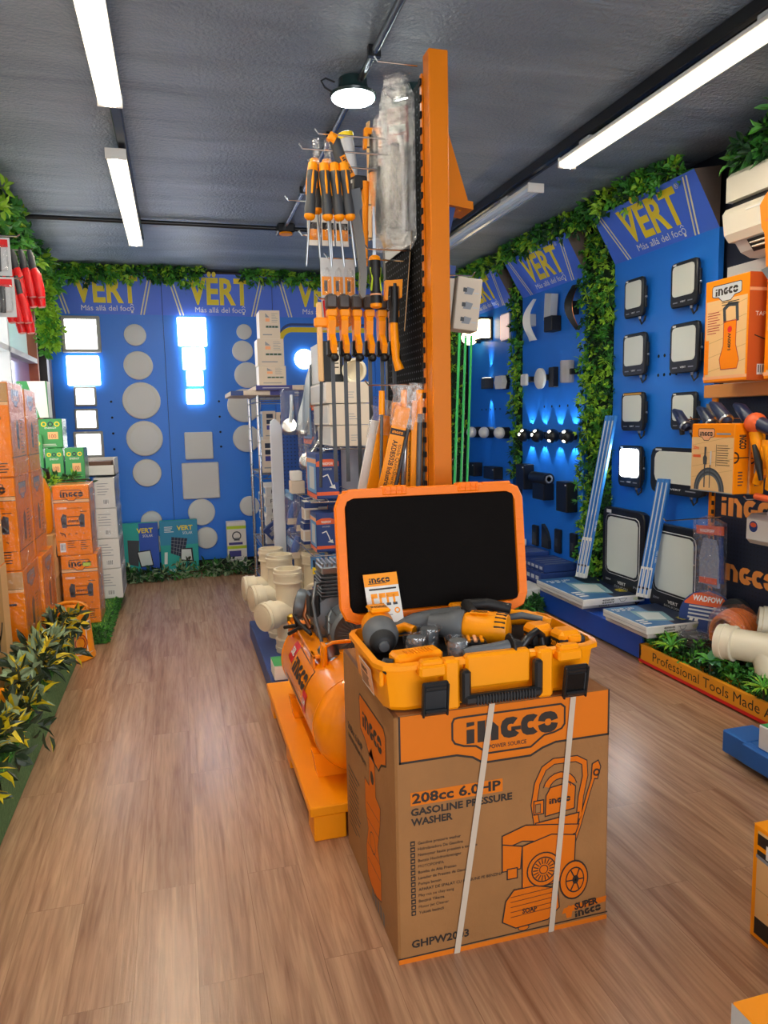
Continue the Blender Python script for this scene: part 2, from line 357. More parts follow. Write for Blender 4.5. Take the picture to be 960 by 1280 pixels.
b = MB(); b.box((XL-.1, YF, 0), (XL, 4.9, H), 'wall_white'); b.box((XL-.1, 4.9, 0), (XL, 6.98, 1.0), 'wall_white'); b.box((XL-.1, 4.9, 2.5), (XL, 6.98, H), 'wall_black'); b.box((XL-.1, 6.98, 0), (XL, YB, H), 'wall_black')
struct(b, 'wall_left')
b = MB(); b.box((XL, YF-.1, 0), (-.9, YF, H), 'wall_white'); b.box((2.7, YF-.1, 0), (XR, YF, H), 'wall_white'); b.box((-.9, YF-.1, 2.75), (2.7, YF, H), 'wall_white')
struct(b, 'wall_front')
# side window with mullion and transom, frosted panes
mat('pane_aqua', 'BCDCDC', .12, emit=.35); mat('pane_reflection', '9C86AE', .1, emit=.12); mat('pane_lit', 'F6FBFB', .2, emit=1.3); mat('bronze', '30282A', .4)  # violet pane: a reflection put into its colour and faint glow
w = struct(MB().box((XL-.08, 5.86, 2.03), (XL-.06, 6.93, 2.49), 'pane_aqua').box((XL-.08, 4.92, 2.03), (XL-.06, 5.82, 2.49), 'pane_lit').box((XL-.08, 5.86, 1.02), (XL-.06, 6.93, 1.99), 'pane_reflection').box((XL-.08, 4.92, 1.02), (XL-.06, 5.82, 1.99), 'pane_lit'), 'window_1')
f = MB()
for lo, hi in (((4.9, 1.99), (6.93, 2.03)), ((5.82, 1.0), (5.86, 2.5)), ((4.9, 1.0), (6.93, 1.02)), ((4.9, 2.48), (6.93, 2.5))): f.box((XL-.09, lo[0], lo[1]), (XL+.01, hi[0], hi[1]), 'light_grey')
f.box((XL-.09, 6.93, 1.0), (XL+.012, 6.98, 2.5), mat('rust', 'A8583C', .5)); f.build('window_frame', w)
struct(MB().box((XL, 7.08, 0), (XL+.06, 7.2, H-.1), 'bronze').box((XL, 7.3, 0), (XL+.05, 7.42, H-.1), 'bronze'), 'trim_1')
# ---------------------------------------------------------------- ceiling lamps and conduits
def batten(x, y0, y1, z, label, lit=True, light=0, hang=0):
    t = thing('linear_ceiling_light', (x, (y0+y1)/2, z), label, 'ceiling light', 'linear lights along the ceiling tracks')
    m = 'tube_lit' if lit else 'tube_off'
    MB().box((x-.05, y0, z+.02), (x+.05, y1, z+.045), 'white', .006).build('housing', t)
    MB().extr(Fr((x, y0, z), (1, 0, 0), (0, 0, 1)), [(-.02, .02), (-.014, -.004), (.014, -.004), (.02, .02)], -(y1-y0), 0, m).build('diffuser', t)
    b = MB()
    for s in (-1, 1): b.extr(Fr((x, y0, z), (1, 0, 0), (0, 0, 1)), [(s*.05, .02), (s*.044, .002), (s*.024, -.004), (s*.03, .02)][::s], -(y1-y0), 0, mat('prism_lens', 'F4ECDC', .15, emit=1.5 if 1 else 0, ecol='FFF0D4') if lit else 'tube_off')
    b.build('side_lens', t)
    for y in (y0+.004, y1-.004): MB().box((x-.052, y-.006, z-.006), (x+.052, y+.006, z+.047), 'white', .002).build('end_cap', t)
    if hang:
        for y in (y0+.22*(y1-y0), y1-.12*(y1-y0)): MB().box((x-.03, y-.05, z+.045), (x+.03, y+.05, z+hang), 'light_grey', .006).build('mounting_bracket', t)
    return t
batten(-.2, 1.1, 3.53, 2.81, 'lit white linear ceiling light on the left track, the nearer one', hang=.05)
batten(-.225, 4.17, 6.1, 2.81, 'lit white linear ceiling light on the left track, farther one above the aisle', hang=.05)
batten(2.1, 1.9, 3.74, 2.78, 'long lit linear ceiling light hanging under the right track', hang=.075)
batten(2.13, 4.15, 5.95, 2.78, 'unlit white linear ceiling light on the right track past the lit one', lit=False, hang=.075)
def tagb(b, name, label, cat, group=None, parent=None, smooth=0):
    o = b.build(name, parent, smooth); return tag(o, label, cat, group)
mat('track_steel', '4A4D52', .25, .8); mat('track_black', '111215', .3)
tagb(MB().box((-.215, -2, 2.872), (-.165, 6.2, 2.918), 'track_steel', .006), 'lighting_track', 'dark steel lighting track carrying the left linear lights', 'track')
b = MB(); b.box((2.07, -2, 2.86), (2.10, 6.9, 2.918), 'track_black', .004); b.box((2.125, -2, 2.875), (2.15, 6.9, 2.918), 'track_black', .004)
tagb(b, 'lighting_track', 'black twin lighting track along the ceiling carrying the right linear lights', 'track')
mat('conduit_grey', '6E747C', .25, .7)
b = MB(); b.cyl((.79, -1, 2.895), (.86, 5.7, 2.895), .016, 'conduit_grey', seg=10)
for y in (2.2, 3.0, 3.9, 4.8): b.box((.765+.0104*(y+1), y-.012, 2.876), (.815+.0104*(y+1), y+.012, 2.918), 'track_black')
tagb(b, 'conduit', 'grey conduit pipe running along the ceiling over the central display', 'conduit', smooth=40)
b = MB(); b.cyl((XL+.01, 5.74, 2.895), (2.0, 5.74, 2.895), .016, 'track_black', seg=10)
tagb(b, 'conduit', 'black conduit pipe crossing the ceiling from wall to wall', 'conduit', smooth=40)
b = MB(); b.box((.80, 5.66, 2.855), (.93, 5.8, 2.918), 'track_black', .008); o = tagb(b, 'junction_box', 'black junction box where the two ceiling conduits meet', 'junction box')
MB().lathe((.865, 5.7, 2.856), (0, 0, -1), [(.05, 0), (.05, .012)], 'orange').build('cover_plate', o, 40)
def bulb(x, y, label):
    t = thing('high_power_bulb', (x, y, 2.84), label, 'ceiling lamp', 'big bulbs under the ceiling')
    MB().lathe((x, y, 2.842), (0, 0, 1), [(.098, 0), (.102, .012), (.07, .03), (.062, .06), (.062, .076)], mat('bulb_body', '1E3434', .25), 28).build('lamp_body', t, 40)
    MB().lathe((x, y, 2.842), (0, 0, -1), [(.094, 0), (.09, .006), (.06, .012), (.02, .015)], 'bulb_lit', 28, cap0=False).build('lamp_face', t, 60)
    MB().tube([(x-.095, y, 2.86), (x-.125, y, 2.875), (x-.14, y, 2.9), (x-.12, y, 2.912), (x-.08, y, 2.9)], .004, 'black').build('cord', t, 60)
    return t
bulb(.816, 3.3, 'round white lit bulb lamp with dark body under the ceiling conduit')
bulb(1.095, 3.32, 'lit bulb lamp half hidden behind the clear packages on the pegboard')

# ---------------------------------------------------------------- blue display boards with sign headers
def sign_face(b, fr, w, h, umlaut=True):
    """fr at the lower left of the header face"""
    cap = .60*h; vw = .56*w; x0 = .235*w; y0 = .29*h
    b.text(fr, 'VËRT' if umlaut else 'VERT', x0, y0, cap, 'sign_yellow', 1, off=.03, w=vw)
    b.text(fr, '®', x0+vw+.012, y0+cap*.9, .03, 'white', 1)
    b.text(fr, 'Más allá del foc', .29*w, .085*h, .125*h, 'white', 1, off=.002, w=.42*w)
    cx = .732*w; b.ring(fr, cx, .14*h, .014, .02, 0, 360, 'white', 1, n=10); b.rect(fr, cx-.009, .04*h, cx+.009, .085*h, 'white'); b.line(fr, [(cx-.014, .215*h), (cx, .25*h), (cx+.014, .215*h)], .005, 'white')
    for q in (0, .028):
        b.line(fr, [((.055+q)*w, h*.95), ((.155+q)*w, .004)], .012, 'cream_line'); b.line(fr, [((.925-q)*w, h*.95), ((.835-q)*w, .004)], .012, 'cream_line')
def board(fr, w, label, zt=2.49, hd=.335, tilt=.18, rise=.3, holes=()):
    """fr: bottom left of the board face on the floor line; n points into the room"""
    t = thing('display_board', fr.P(w/2, 0), label, 'display board', 'blue lamp display boards')
    b = MB(); b.fbox(Fr(fr.P(0, .1, -.035), fr.r, fr.u), w, zt-.1, .035, 'blue_board')
    for a, z in holes: b.disc(fr, a, z, .011, 'gap', 1, 10)
    b.build('board_panel', t)
    b = MB(); L = [fr.P(0, zt, 0), fr.P(0, zt+rise, tilt), fr.P(0, zt+rise+.03, 0)]
    Rr = [p+fr.r*w for p in L]; b.add(L+Rr, [(0, 3, 4, 1)], 'sign_blue'); b.add(L+Rr, [(1, 4, 5, 2), (0, 2, 5, 3), (0, 1, 2), (3, 5, 4)], 'brown_side')
    f2 = Fr(fr.P(0, zt, 0), fr.r, fr.u*rise+fr.n*tilt)
    sign_face(b, f2, w, math.hypot(rise, tilt)); b.build('header_sign', t)
    return t
hA = [(.5, z) for z in (1.68, 1.53, 1.38, 1.23)]
board(FRONT(-1.085, 7.5, 0), 1.013, 'leftmost blue board on the back wall with yellow lettering and square and round lamps', tilt=.06, rise=.385, holes=hA)
board(FRONT(-.068, 7.5, 0), 1.04, 'second blue board on the back wall, its yellow lettering with two dots', tilt=.06, rise=.385, holes=[(.484, z) for z in (1.67, 1.52, 1.37, 1.225)])
t = board(FRONT(.976, 7.5, 0), 1.04, 'back wall blue board with yellow arc, half hidden by the hanging tools', tilt=.06, rise=.385)
b = MB(); f = FRONT(.976, 7.5, 0); P = [(.07, 2.1), (.07, 2.25)]+[(.19-.12*math.cos(R(a)), 2.25+.12*math.sin(R(a))) for a in range(10, 91, 10)]+[(.95, 2.37)]
b.line(f, P, .05, 'yellow', 1.5); b.line(f, [(x-.0, y+.05) for x, y in P[2:]], .025, 'navy_print', 1); b.build('yellow_arc', t)
board(FRONT(2.02, 7.5, 0), .62, 'narrow blue board at the right end of the back wall', tilt=.06, rise=.385)
HX = 3.0
b1h = [(.51+.06*i, z) for z in (1.82, 1.70) for i in range(4)]
board(WEST(HX, 4.66, 0), 1.03, 'blue board on the right wall holding the floodlights under its sign', holes=b1h)
board(WEST(HX, 6.09, 0), 1.05, 'blue board on the right wall holding curved and ball wall lamps', holes=[(.41+.13*i, 1.535) for i in range(5)])
board(WEST(HX, 7.36, 0), 1.07, 'farthest blue board on the right wall beside the green rods', holes=[(.35+.11*i, 1.535) for i in range(5)])

# ---------------------------------------------------------------- flat lamps on the back wall
def square_lamp(x0, x1, z0, z1, label, lit=True, frame=True):
    y = 7.498; t = thing('square_panel_light', ((x0+x1)/2, y, z0), label, 'panel light', 'square panel lamps on the back wall'); c = .008
    k = .1*(x1-x0) if frame else .02*(x1-x0)
    MB().box((x0, y-.03, z0), (x1, y, z1), mat('lamp_frame', 'D8D6CE', .5) if not lit else (mat('lit_frame', 'A6A49C', .5) if frame else 'panel_lit'), c).build('frame', t)
    MB().box((x0+k, y-.033, z0+k), (x1-k, y-.0295, z1-k), 'panel_lit' if lit else 'diffuser', .001).build('diffuser', t)
L1 = 'left back board'
for r, lab, fr in (((-.978, -.637, 2.134, 2.47), 'large lit square lamp with grey frame, topmost on the leftmost back board', 1), ((-.952, -.666, 1.833, 2.106), 'glaring frameless square lamp, second from top on the leftmost back board', 0),
              ((-.906, -.71, 1.64, 1.822), 'small lit framed square lamp just under the glaring one, leftmost back board', 1), ((-.914, -.709, 1.422, 1.616), 'small lit framed square lamp, fourth from top on the leftmost back board', 1),
              ((-.937, -.675, 1.158, 1.405), 'lit framed square lamp, lowest in its column on the leftmost back board', 1), ((.058, .328, 2.2, 2.472), 'largest glaring square lamp, topmost on the second back board', 0),
              ((.09, .301, 1.978, 2.184), 'glaring square lamp, second from top on the second back board', 0), ((.118, .276, 1.821, 1.963), 'small glaring square lamp, third from top on the second back board', 0), ((.108, .275, 1.647, 1.79), 'small glaring square lamp, fourth from top on the second back board', 0)):
    square_lamp(*r, lab, True, fr)
square_lamp(.068, .336, 1.108, 1.374, 'unlit white square lamp on the second back board, upper of two', False, False)
square_lamp(.027, .382, .718, 1.076, 'unlit white square lamp on the second back board, lower and larger of two', False, False)
def round_lamp(x, z, r, label, lit=False, frame=True):
    y = 7.498; t = thing('round_panel_light', (x, y, z-r), label, 'panel light', 'round panel lamps on the back wall')
    MB().lathe((x, y, z), (0, -1, 0), [(r, 0), (r, .02), (r*.96, .028), (r*.80 if frame else r*.9, .03)], 'lamp_frame' if frame else ('round_lit' if lit else 'diffuser'), 36).build('frame', t, 40)
    MB().lathe((x, y, z), (0, -1, 0), [(r*.79 if frame else r*.88, .029), (r*.7, .031), (r*.3, .033)], 'round_lit' if lit else 'diffuser', 36, cap0=False).build('diffuser', t, 60)
for i, (x, z, r) in enumerate(((-.331, 2.3, .101), (-.319, 2.017, .134), (-.309, 1.685, .175), (-.301, 1.325, .169), (-.298, .993, .134))):
    round_lamp(x, z, r, 'framed round lamp, %s in the round column, leftmost back board' % ORD[i])
round_lamp(-.284, .52, .1, 'framed round white lamp half behind the left solar lamp carton'); round_lamp(-.284, .29, .1, 'round white lamp peeping out between the two solar lamp cartons, low')
for i, (x, z, r) in enumerate(((.689, 2.341, .074), (.666, 2.156, .101), (.702, 1.922, .126), (.658, 1.625, .165), (.667, 1.299, .135), (.669, .62, .1))):
    round_lamp(x, z, r, 'frameless round white lamp, %s in the column behind the wire rack' % (ORD[i] if i < 5 else 'lowest'), False, False)
round_lamp(.195, .582, .132, 'frameless round white lamp under the large unlit square lamp', False, False); round_lamp(.229, .322, .109, 'frameless round white lamp beside the right solar carton, lowest on its board', False, False)
round_lamp(1.276, 2.079, .098, 'lit round lamp glowing under the yellow arc', True, False)
# ---------------------------------------------------------------- foliage helpers
def leaf(b, p, d, n, L, w, m, m2=None, fold=.25):
    p, d = V(p), V(d).normalized(); s = d.cross(V(n))
    if s.length < 1e-4: s = d.cross(V((.3, .8, .5)))
    s.normalize(); n = s.cross(d); t = p+d*L-n*L*.12; a, c = p+d*L*.3+n*L*.02, p+d*L*.66
    P = [p, a-s*w*.46+n*w*fold, c-s*w*.40+n*w*fold*.8, t, c+s*w*.40+n*w*fold*.8, a+s*w*.46+n*w*fold, c]
    b.add(P, [(0, 6, 3, 2, 1)], m); b.add(P, [(0, 5, 4, 3, 6)], m2 or m)
def rdir(up=0, out=None, k=.6):
    v = V((rnd.gauss(0, 1), rnd.gauss(0, 1), rnd.gauss(0, 1)))
    if out is not None: v = v.normalized()*(1-k)+V(out)*k
    v.z += up; return v.normalized()
GREENS = ['leaf_a', 'leaf_b', 'leaf_c', 'leaf_a', 'leaf_d', 'leaf_b', 'leaf_c']
def garland(pts, r, n, label, size=(.045, .024), out=(0, 0, 1), mats=GREENS, cat='garland', name='leaf_garland', sprig=9, group='leaf garlands', var=None, k=.35):
    """sprigs of leaves along a polyline, with a stem through them"""
    pts = [V(p) for p in pts]; seg = [(pts[i+1]-pts[i]).length for i in range(len(pts)-1)]; tot = sum(seg)
    fo, st = MB(), MB(); st.tube(pts, .006, 'stem', 5); i = 0
    while i < n:
        q = rnd.random()*tot; j = 0
        while j < len(seg)-1 and q > seg[j]: q -= seg[j]; j += 1
        c = pts[j].lerp(pts[j+1], q/seg[j])+V([max(-r, min(r, rnd.gauss(0, r*.5))) for _ in range(3)])
        ax = rdir(0, out, k); m = rnd.choice(mats)
        for _ in range(sprig):
            d = rdir(0, ax, .45); L = size[0]*rnd.uniform(.7, 1.25)
            y = var and rnd.random() < .45
            leaf(fo, c+d*.012+ax*rnd.random()*size[0]*1.2, d, rdir(.7), L, size[1]*rnd.uniform(.8, 1.2), m, var if y else None); i += 1
    t = thing(name, ((pts[0]+pts[-1])/2), label, cat, group); fo.build('foliage', t, kind='stuff'); st.build('stem', t); return t
def hedge(fr, w, z0, z1, n, label, depth=.07, size=.036):
    """a leafy strip standing against a wall"""
    fo = MB(); i = 0
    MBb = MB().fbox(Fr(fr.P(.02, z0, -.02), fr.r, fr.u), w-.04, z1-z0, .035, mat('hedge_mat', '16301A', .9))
    while i < n:
        a, z = rnd.uniform(-.02, w+.02), rnd.uniform(z0, z1); c = fr.P(a, z, rnd.uniform(.0, depth)); ax = rdir(.1, fr.n, .6); m = rnd.choice(GREENS+(['leaf_d', 'leaf_d', 'leaf_b'] if math.sin(z*6+a*9) > 0 else ['leaf_c', 'leaf_c']))
        sp = rnd.random() < .12
        for k in range(12 if sp else 6):
            d = rdir(.05, ax, .3 if sp else .45); leaf(fo, c, d, rdir(.6, fr.n, .4), size*(1.7 if sp else rnd.uniform(.7, 1.2)), size*(.2 if sp else .55), m); i += 1
    t = thing('leaf_wall_strip', fr.P(w/2, z0), label, 'green wall', 'artificial leaf strips on the walls'); MBb.build('backing', t); fo.build('foliage', t, kind='stuff'); return t
hedge(WEST(3.04, 5.04, 0), .38, .1, 2.75, 8500, 'wide leafy green strip on the right wall between two blue boards', .1)
hedge(WEST(3.04, 6.29, 0), .2, .9, 2.75, 1900, 'narrow vine strip on the right wall left of the ball lamps', .09, .04)
hedge(FRONT(2.62, 7.5, 0), .36, .1, 2.75, 3000, 'leafy green strip in the far right corner beside the orange post')
garland([(2.84, 3.8, 2.845), (2.83, 4.1, 2.84), (2.83, 4.7, 2.845), (2.86, 4.85, 2.84), (2.83, 5.1, 2.84), (2.83, 5.6, 2.84), (2.83, 6.1, 2.845), (2.86, 6.25, 2.84), (2.84, 7.3, 2.84)], .042, 4200, 'leafy green garland running along the tops of the right wall signs', (.052, .03), (-.7, 0, .35))
garland([(XL+.1, 7.42, 2.86), (-.6, 7.4, 2.86), (-.3, 7.4, 2.84)], .055, 1300, 'leafy garland over the leftmost back sign', (.055, .03), (0, -.8, -.3))
garland([(-.25, 7.4, 2.87), (0, 7.4, 2.86), (.3, 7.4, 2.84)], .055, 900, 'leafy garland across the seam of the two left back signs', (.055, .03), (0, -.8, -.3))
garland([(.75, 7.4, 2.87), (1.1, 7.4, 2.86), (1.9, 7.4, 2.86), (2.8, 7.4, 2.86)], .055, 1500, 'leafy garland over the back sign with the yellow arc', (.055, .03), (0, -.8, -.3))
garland([(XL+.06, 4.4, 2.8), (XL+.08, 5.2, 2.78), (XL+.06, 6.2, 2.74), (XL+.08, 7.1, 2.72)], .1, 2300, 'bushy green garland along the top of the left window wall', (.07, .035), (.8, -.2, .2))
garland([(XL+.11, 6.9, 2.7), (XL+.11, 6.9, 2.4), (XL+.11, 6.9, 2.12)], .05, 1500, 'bright green hanging vine in the back left corner beside the window', (.055, .032), (.7, -.5, .1), mats=['leaf_c', 'leaf_c', 'leaf_a'])
garland([(2.9, 3.3, 2.75), (2.86, 3.0, 2.75), (2.84, 2.5, 2.76)], .06, 1500, 'dark leafy garland lying on top of the air conditioner', (.07, .03), (-.5, 0, .3), mats=['leaf_b', 'leaf_d', 'leaf_d', 'leaf_a'])
# ---------------------------------------------------------------- left side: turf steps, cartons, garland
mat('turf', '4C8436', .95, bump=1.0, bscale=260); vary(M('turf'), .35, 90, 3)
mat('turf_side', '5F8450', .95, bump=.6, bscale=200); vary(M('turf_side'), .25, 60, 3)
def turf_step(lo, hi, n, label, ragged=0):
    t = thing('turf_step', ((lo[0]+hi[0])/2, (lo[1]+hi[1])/2, 0), label, 'turf step')
    MB().box(lo, hi, 'turf_side', .006).build('step', t); b = MB()
    b.box((lo[0], lo[1], hi[2]-.004), (hi[0]+.002, hi[1]+.002, hi[2]+.004), 'turf', .003)
    for _ in range(n):
        x, y = rnd.uniform(max(lo[0], hi[0]-.35), hi[0]), rnd.uniform(lo[1], hi[1]); a = rnd.random()*6.28; h = rnd.uniform(.012, .024); c, s = math.cos(a)*.004, math.sin(a)*.004
        b.add([(x-c, y-s, hi[2]), (x+c, y+s, hi[2]), (x+s*2, y-c*2, hi[2]+h)], [(0, 1, 2)], rnd.choice(['leaf_a', 'grass', 'leaf_c', 'leaf_b']))
    for _ in range(ragged):
        y = rnd.uniform(lo[1]-.01, hi[1]); x = hi[0] if rnd.random() < .7 else rnd.uniform(hi[0]-.3, hi[0]); yy = y if x == hi[0] else lo[1]
        z = rnd.uniform(.0, hi[2]) if rnd.random() < .7 else hi[2]; d = rdir(.2, (1, 0, 0) if x == hi[0] else (0, -1, 0), .5); leaf(b, (x, yy, z), d, rdir(.5), .03, .008, rnd.choice(['leaf_b', 'leaf_d', 'leaf_a']))
    b.build('turf_cover', t, kind='stuff'); return t
turf_step((XL+.02, 1.4, 0), (-.67, 4.72, .205), 5000, 'long low step covered in green artificial turf along the left wall')
turf_step((XL+.02, 5.14, 0), (-.53, 6.62, .1), 2600, 'short turf-covered step under the two orange cartons', 2600)

def carton(name, lo, hi, m, label, cat='carton', group=None, front=None, right=None, west=None, top=None, wrap=None, tape=True, ch=.004, origin=None):
    """a carton; prints are drawn by callbacks on its faces: front(-Y) right(+X) west(-X) top(+Z)"""
    b = MB(); b.box(lo, hi, m, ch); w, d, h = hi[0]-lo[0], hi[1]-lo[1], hi[2]-lo[2]
    if front: front(b, FRONT(lo[0], lo[1], lo[2]), w, h)
    if right: right(b, EAST(hi[0], lo[1], lo[2]), d, h)
    if west: west(b, WEST(lo[0], hi[1], lo[2]), d, h)
    if top: top(b, TOP(lo[0], lo[1], hi[2]), w, d)
    elif tape:
        f = TOP(lo[0], lo[1], hi[2]); b.rect(f, .01, d/2-.0015, w-.01, d/2+.0015, 'dark_print', .5); b.rect(f, .0, d/2-.03, w, d/2+.03, mat('tape', 'D8B888', .25), 1)
    o = tag(b.build(name), label, cat, group)
    if wrap:
        x = MB().box((lo[0]-.006, lo[1]-.006, lo[2]+.004), (hi[0]+.006, hi[1]+.006, hi[2]+.006), 'film', .004)
        for _ in range(9):
            z = rnd.uniform(lo[2]+.02, hi[2]-.02); y0 = rnd.uniform(lo[1], hi[1]-.05); x.tube([(hi[0]+.007, y0, z), (hi[0]+.009, y0+.06, z+rnd.uniform(-.2, .2)*h)], .003, 'film_thick', 5)
        x.build('shrink_wrap', o)
    return o
def shield(b, fr, cx, cy, w, h, fill, line, lw, hh=2):
    P = [(-.46, .5), (.46, .5), (.5, .42), (.5, -.1), (.44, -.18), (.28, -.22), (.14, -.5), (-.14, -.5), (-.28, -.22), (-.44, -.18), (-.5, -.1), (-.5, .42)]
    P = [(cx+a*w, cy+c*h) for a, c in P]; b.poly(fr, P, fill, hh); b.line(fr, P, lw, line, hh+.5, True)
def bars(b, fr, x, y, w, n, dy, hgt, m, h=2, ragged=.4):
    for i in range(n): b.rect(fr, x, y-i*dy, x+w*(1-ragged*rnd.random()), y-i*dy+hgt, m, h)
def barcode(b, fr, x, y, w, hgt, h=2):
    b.rect(fr, x, y, x+w, y+hgt, 'white', h); n = 14
    for i in range(n):
        if i % 3 != 2: b.rect(fr, x+w*(.08+.84*i/n), y+hgt*.2, x+w*(.08+.84*(i+rnd.uniform(.3, .8))/n), y+hgt*.9, 'dark_print', h+.6)
def washer_front(b, fr, w, h):
    """orange pressure washer carton front"""
    b.rect(fr, 0, h*.76, w, h*.80, 'wood_print', 1); b.rect(fr, 0, h*.755, w, h*.762, 'dark_print', 1.4); b.rect(fr, 0, h*.80, w, h*.806, 'dark_print', 1.4)
    shield(b, fr, w*.5, h*.86, w*.56, h*.15, 'orange_print', 'dark_print', .004); b.logo(fr, w*.52, h*.84, h*.085, 'dark_print', 4, 'c')
    b.text(fr, '1300W', w*.1, h*.665, h*.03, 'white', 2, off=.02); b.text(fr, 'HIGH PRESSURE WASHER', w*.36, h*.67, h*.017, 'dark_print', 2, w=w*.42)
    for s in (0, 1):
        x = w*(.2+s*.5); b.poly(fr, [(x, h*.4), (x+w*.13, h*.4), (x+w*.14, h*.58), (x+w*.04, h*.6), (x-w*.03, h*.53)], 'dark_grey', 2); b.disc(fr, x+w*.05, h*.45, w*.05, 'black', 3, 12)
    b.rect(fr, w*.32, h*.42, w*.72, h*.44, 'dark_print', 2); b.rect(fr, w*.36, h*.55, w*.7, h*.56, 'dark_print', 2); b.logo(fr, w*.52, h*.475, h*.04, 'dark_print', 3, 'c'); b.rect(fr, w*.72, h*.62, w*.9, h*.63, 'dark_print', 2)
    for i in range(4): b.ring(fr, w*(.2+.19*i), h*.3, w*.02, w*.035, 0, 300-60*i, 'dark_print', 2, n=8)
    b.line(fr, [(w*.13, h*.33), (w*.25, h*.31), (w*.27, h*.27)], .006, 'dark_print', 2)
    barcode(b, fr, w*.1, h*.05, w*.16, h*.13); bars(b, fr, w*.32, h*.2, w*.25, 4, h*.03, h*.008, 'dark_print'); bars(b, fr, w*.68, h*.2, w*.22, 5, h*.03, h*.01, 'dark_print')
    b.line(fr, [(w*.05, h*.21), (w*.95, h*.21)], .002, 'dark_print', 1.5)
def washer_side(b, fr, w, h):
    shield(b, fr, w*.5, h*.84, w*.5, h*.18, mat('blue_grey', '8C98B0', .5), 'dark_print', .004); b.logo(fr, w*.5, h*.81, min(h*.07, w*.1), 'orange', 4, 'c')
    b.poly(fr, [(w*.42, h*.3), (w*.55, h*.28), (w*.6, h*.55), (w*.5, h*.62), (w*.42, h*.55)], 'dark_grey', 2); bars(b, fr, w*.12, h*.6, w*.22, 16, h*.027, h*.008, 'maroon'); bars(b, fr, w*.68, h*.6, w*.22, 10, h*.04, h*.01, 'dark_print'); b.rect(fr, 0, h*.2, w, h*.21, 'dark_print', 1)
def tall_front(b, fr, w, h):
    b.rect(fr, 0, h*.80, w, h*.99, 'tan', 1); b.rect(fr, 0, h*.76, w, h*.80, 'wood_print', 1); b.rect(fr, 0, h*.795, w, h*.80, 'dark_print', 1.5)
    b.rect(fr, w*.55, h*.61, w*.84, h*.635, 'black', 2); b.poly(fr, [(w*.5, h*.56), (w*.66, h*.45), (w*.68, h*.22), (w*.58, h*.2), (w*.55, h*.4)], 'dark_grey', 2)
    for i in range(8): b.rect(fr, w*.6, h*(.25+.025*i), w*.67, h*(.258+.025*i), 'dark_print', 3)
    bars(b, fr, w*.62, h*.14, w*.3, 4, h*.03, h*.012, 'dark_print')
G = 'orange tool cartons stacked on the turf'
carton('tool_carton', (XL+.03, 4.25, .212), (-.835, 4.68, .69), 'orange_carton', 'orange carton with kraft patch, lowest of the near front stack on the turf', group=G, front=tall_front, right=washer_side, wrap=1)
carton('tool_carton', (XL+.03, 4.25, .694), (-.84, 4.64, 1.19), 'orange_carton', 'orange carton, middle of the three stacked in front on the turf', group=G, front=washer_front, right=washer_side, wrap=1)
carton('tool_carton', (XL+.03, 4.26, 1.194), (-.84, 4.64, 1.69), 'orange_carton', 'orange carton with tan top band, topmost of the front stack at left', group=G, front=tall_front, right=washer_side, wrap=1)
carton('tool_carton', (XL+.03, 4.70, .212), (-.815, 5.12, .69), 'orange_carton', 'orange carton under shrink wrap, lowest of the rear stack on the turf', group=G, right=washer_side, wrap=1)
carton('tool_carton', (XL+.03, 4.69, .694), (-.84, 5.08, 1.19), 'orange_carton', 'shrink-wrapped orange carton, middle one directly behind the front stack', group=G, right=washer_side, wrap=1)
carton('tool_carton', (XL+.03, 4.69, 1.194), (-.84, 5.05, 1.67), 'orange_carton', 'shrink-wrapped orange carton, topmost one directly behind the front stack', group=G, right=washer_side, wrap=1)
def hang_side(b, fr, w, h):
    b.rect(fr, 0, 0, w, h, 'tan', 1); b.rect(fr, w*.8, 0, w, h, 'wood_print', 1.5); b.poly(fr, [(w*.5, h*.35), (w*.62, h*.3), (w*.66, h*.75), (w*.52, h*.72)], 'dark_grey', 2); b.ring(fr, w*.58, h*.33, w*.05, w*.13, 0, 360, 'tan', 2); bars(b, fr, w*.3, h*.9, w*.25, 6, h*.03, h*.012, 'dark_print'); b.rect(fr, w*.45, h*.86, w*.75, h*.93, 'orange', 2); b.ring(fr, w*.56, h*.6, w*.16, w*.2, 200, 340, 'dark_print', 2)
carton('tool_carton', (XL+.03, 3.4, .212), (-.872, 4.06, .775), 'orange_carton', 'tan-sided carton with tool picture at the left edge, lower one', group=G, right=hang_side)
carton('tool_carton', (XL+.03, 3.4, .779), (-.875, 4.05, 1.2), 'orange_carton', 'tan-sided carton at the left edge, upper one', group=G, right=hang_side)
# two orange cartons on the short step, white ones behind
G = 'washer cartons on the short turf step'
carton('washer_carton', (-.80, 5.3, .108), (-.572, 5.62, .585), 'orange_carton', 'orange washer carton standing on the turf, lower one with a lime sticker', group=G, front=lambda b, f, w, h: (washer_front(b, f, w, h), b.rect(f, w*.6, h*.84, w*.82, h*.89, 'lime', 6)), right=washer_side, wrap=1)
carton('washer_carton', (-.82, 5.3, .589), (-.595, 5.62, 1.06), 'orange_carton', 'orange washer carton with pictured pump, upper one on the short turf step', group=G, front=washer_front, right=washer_side, wrap=1)
def white_front(b, fr, w, h):
    bars(b, fr, w*.15, h*.8, w*.6, 5, h*.09, h*.02, 'grey'); barcode(b, fr, w*.4, h*.1, w*.3, h*.2)
def white_side(b, fr, w, h):
    for i in range(4): b.rect(fr, w*(.06+.24*i), h*.1, w*(.2+.24*i), h*.8, 'grey', 2); b.rect(fr, w*(.08+.24*i), h*.55, w*(.18+.24*i), h*.9, 'navy', 3)
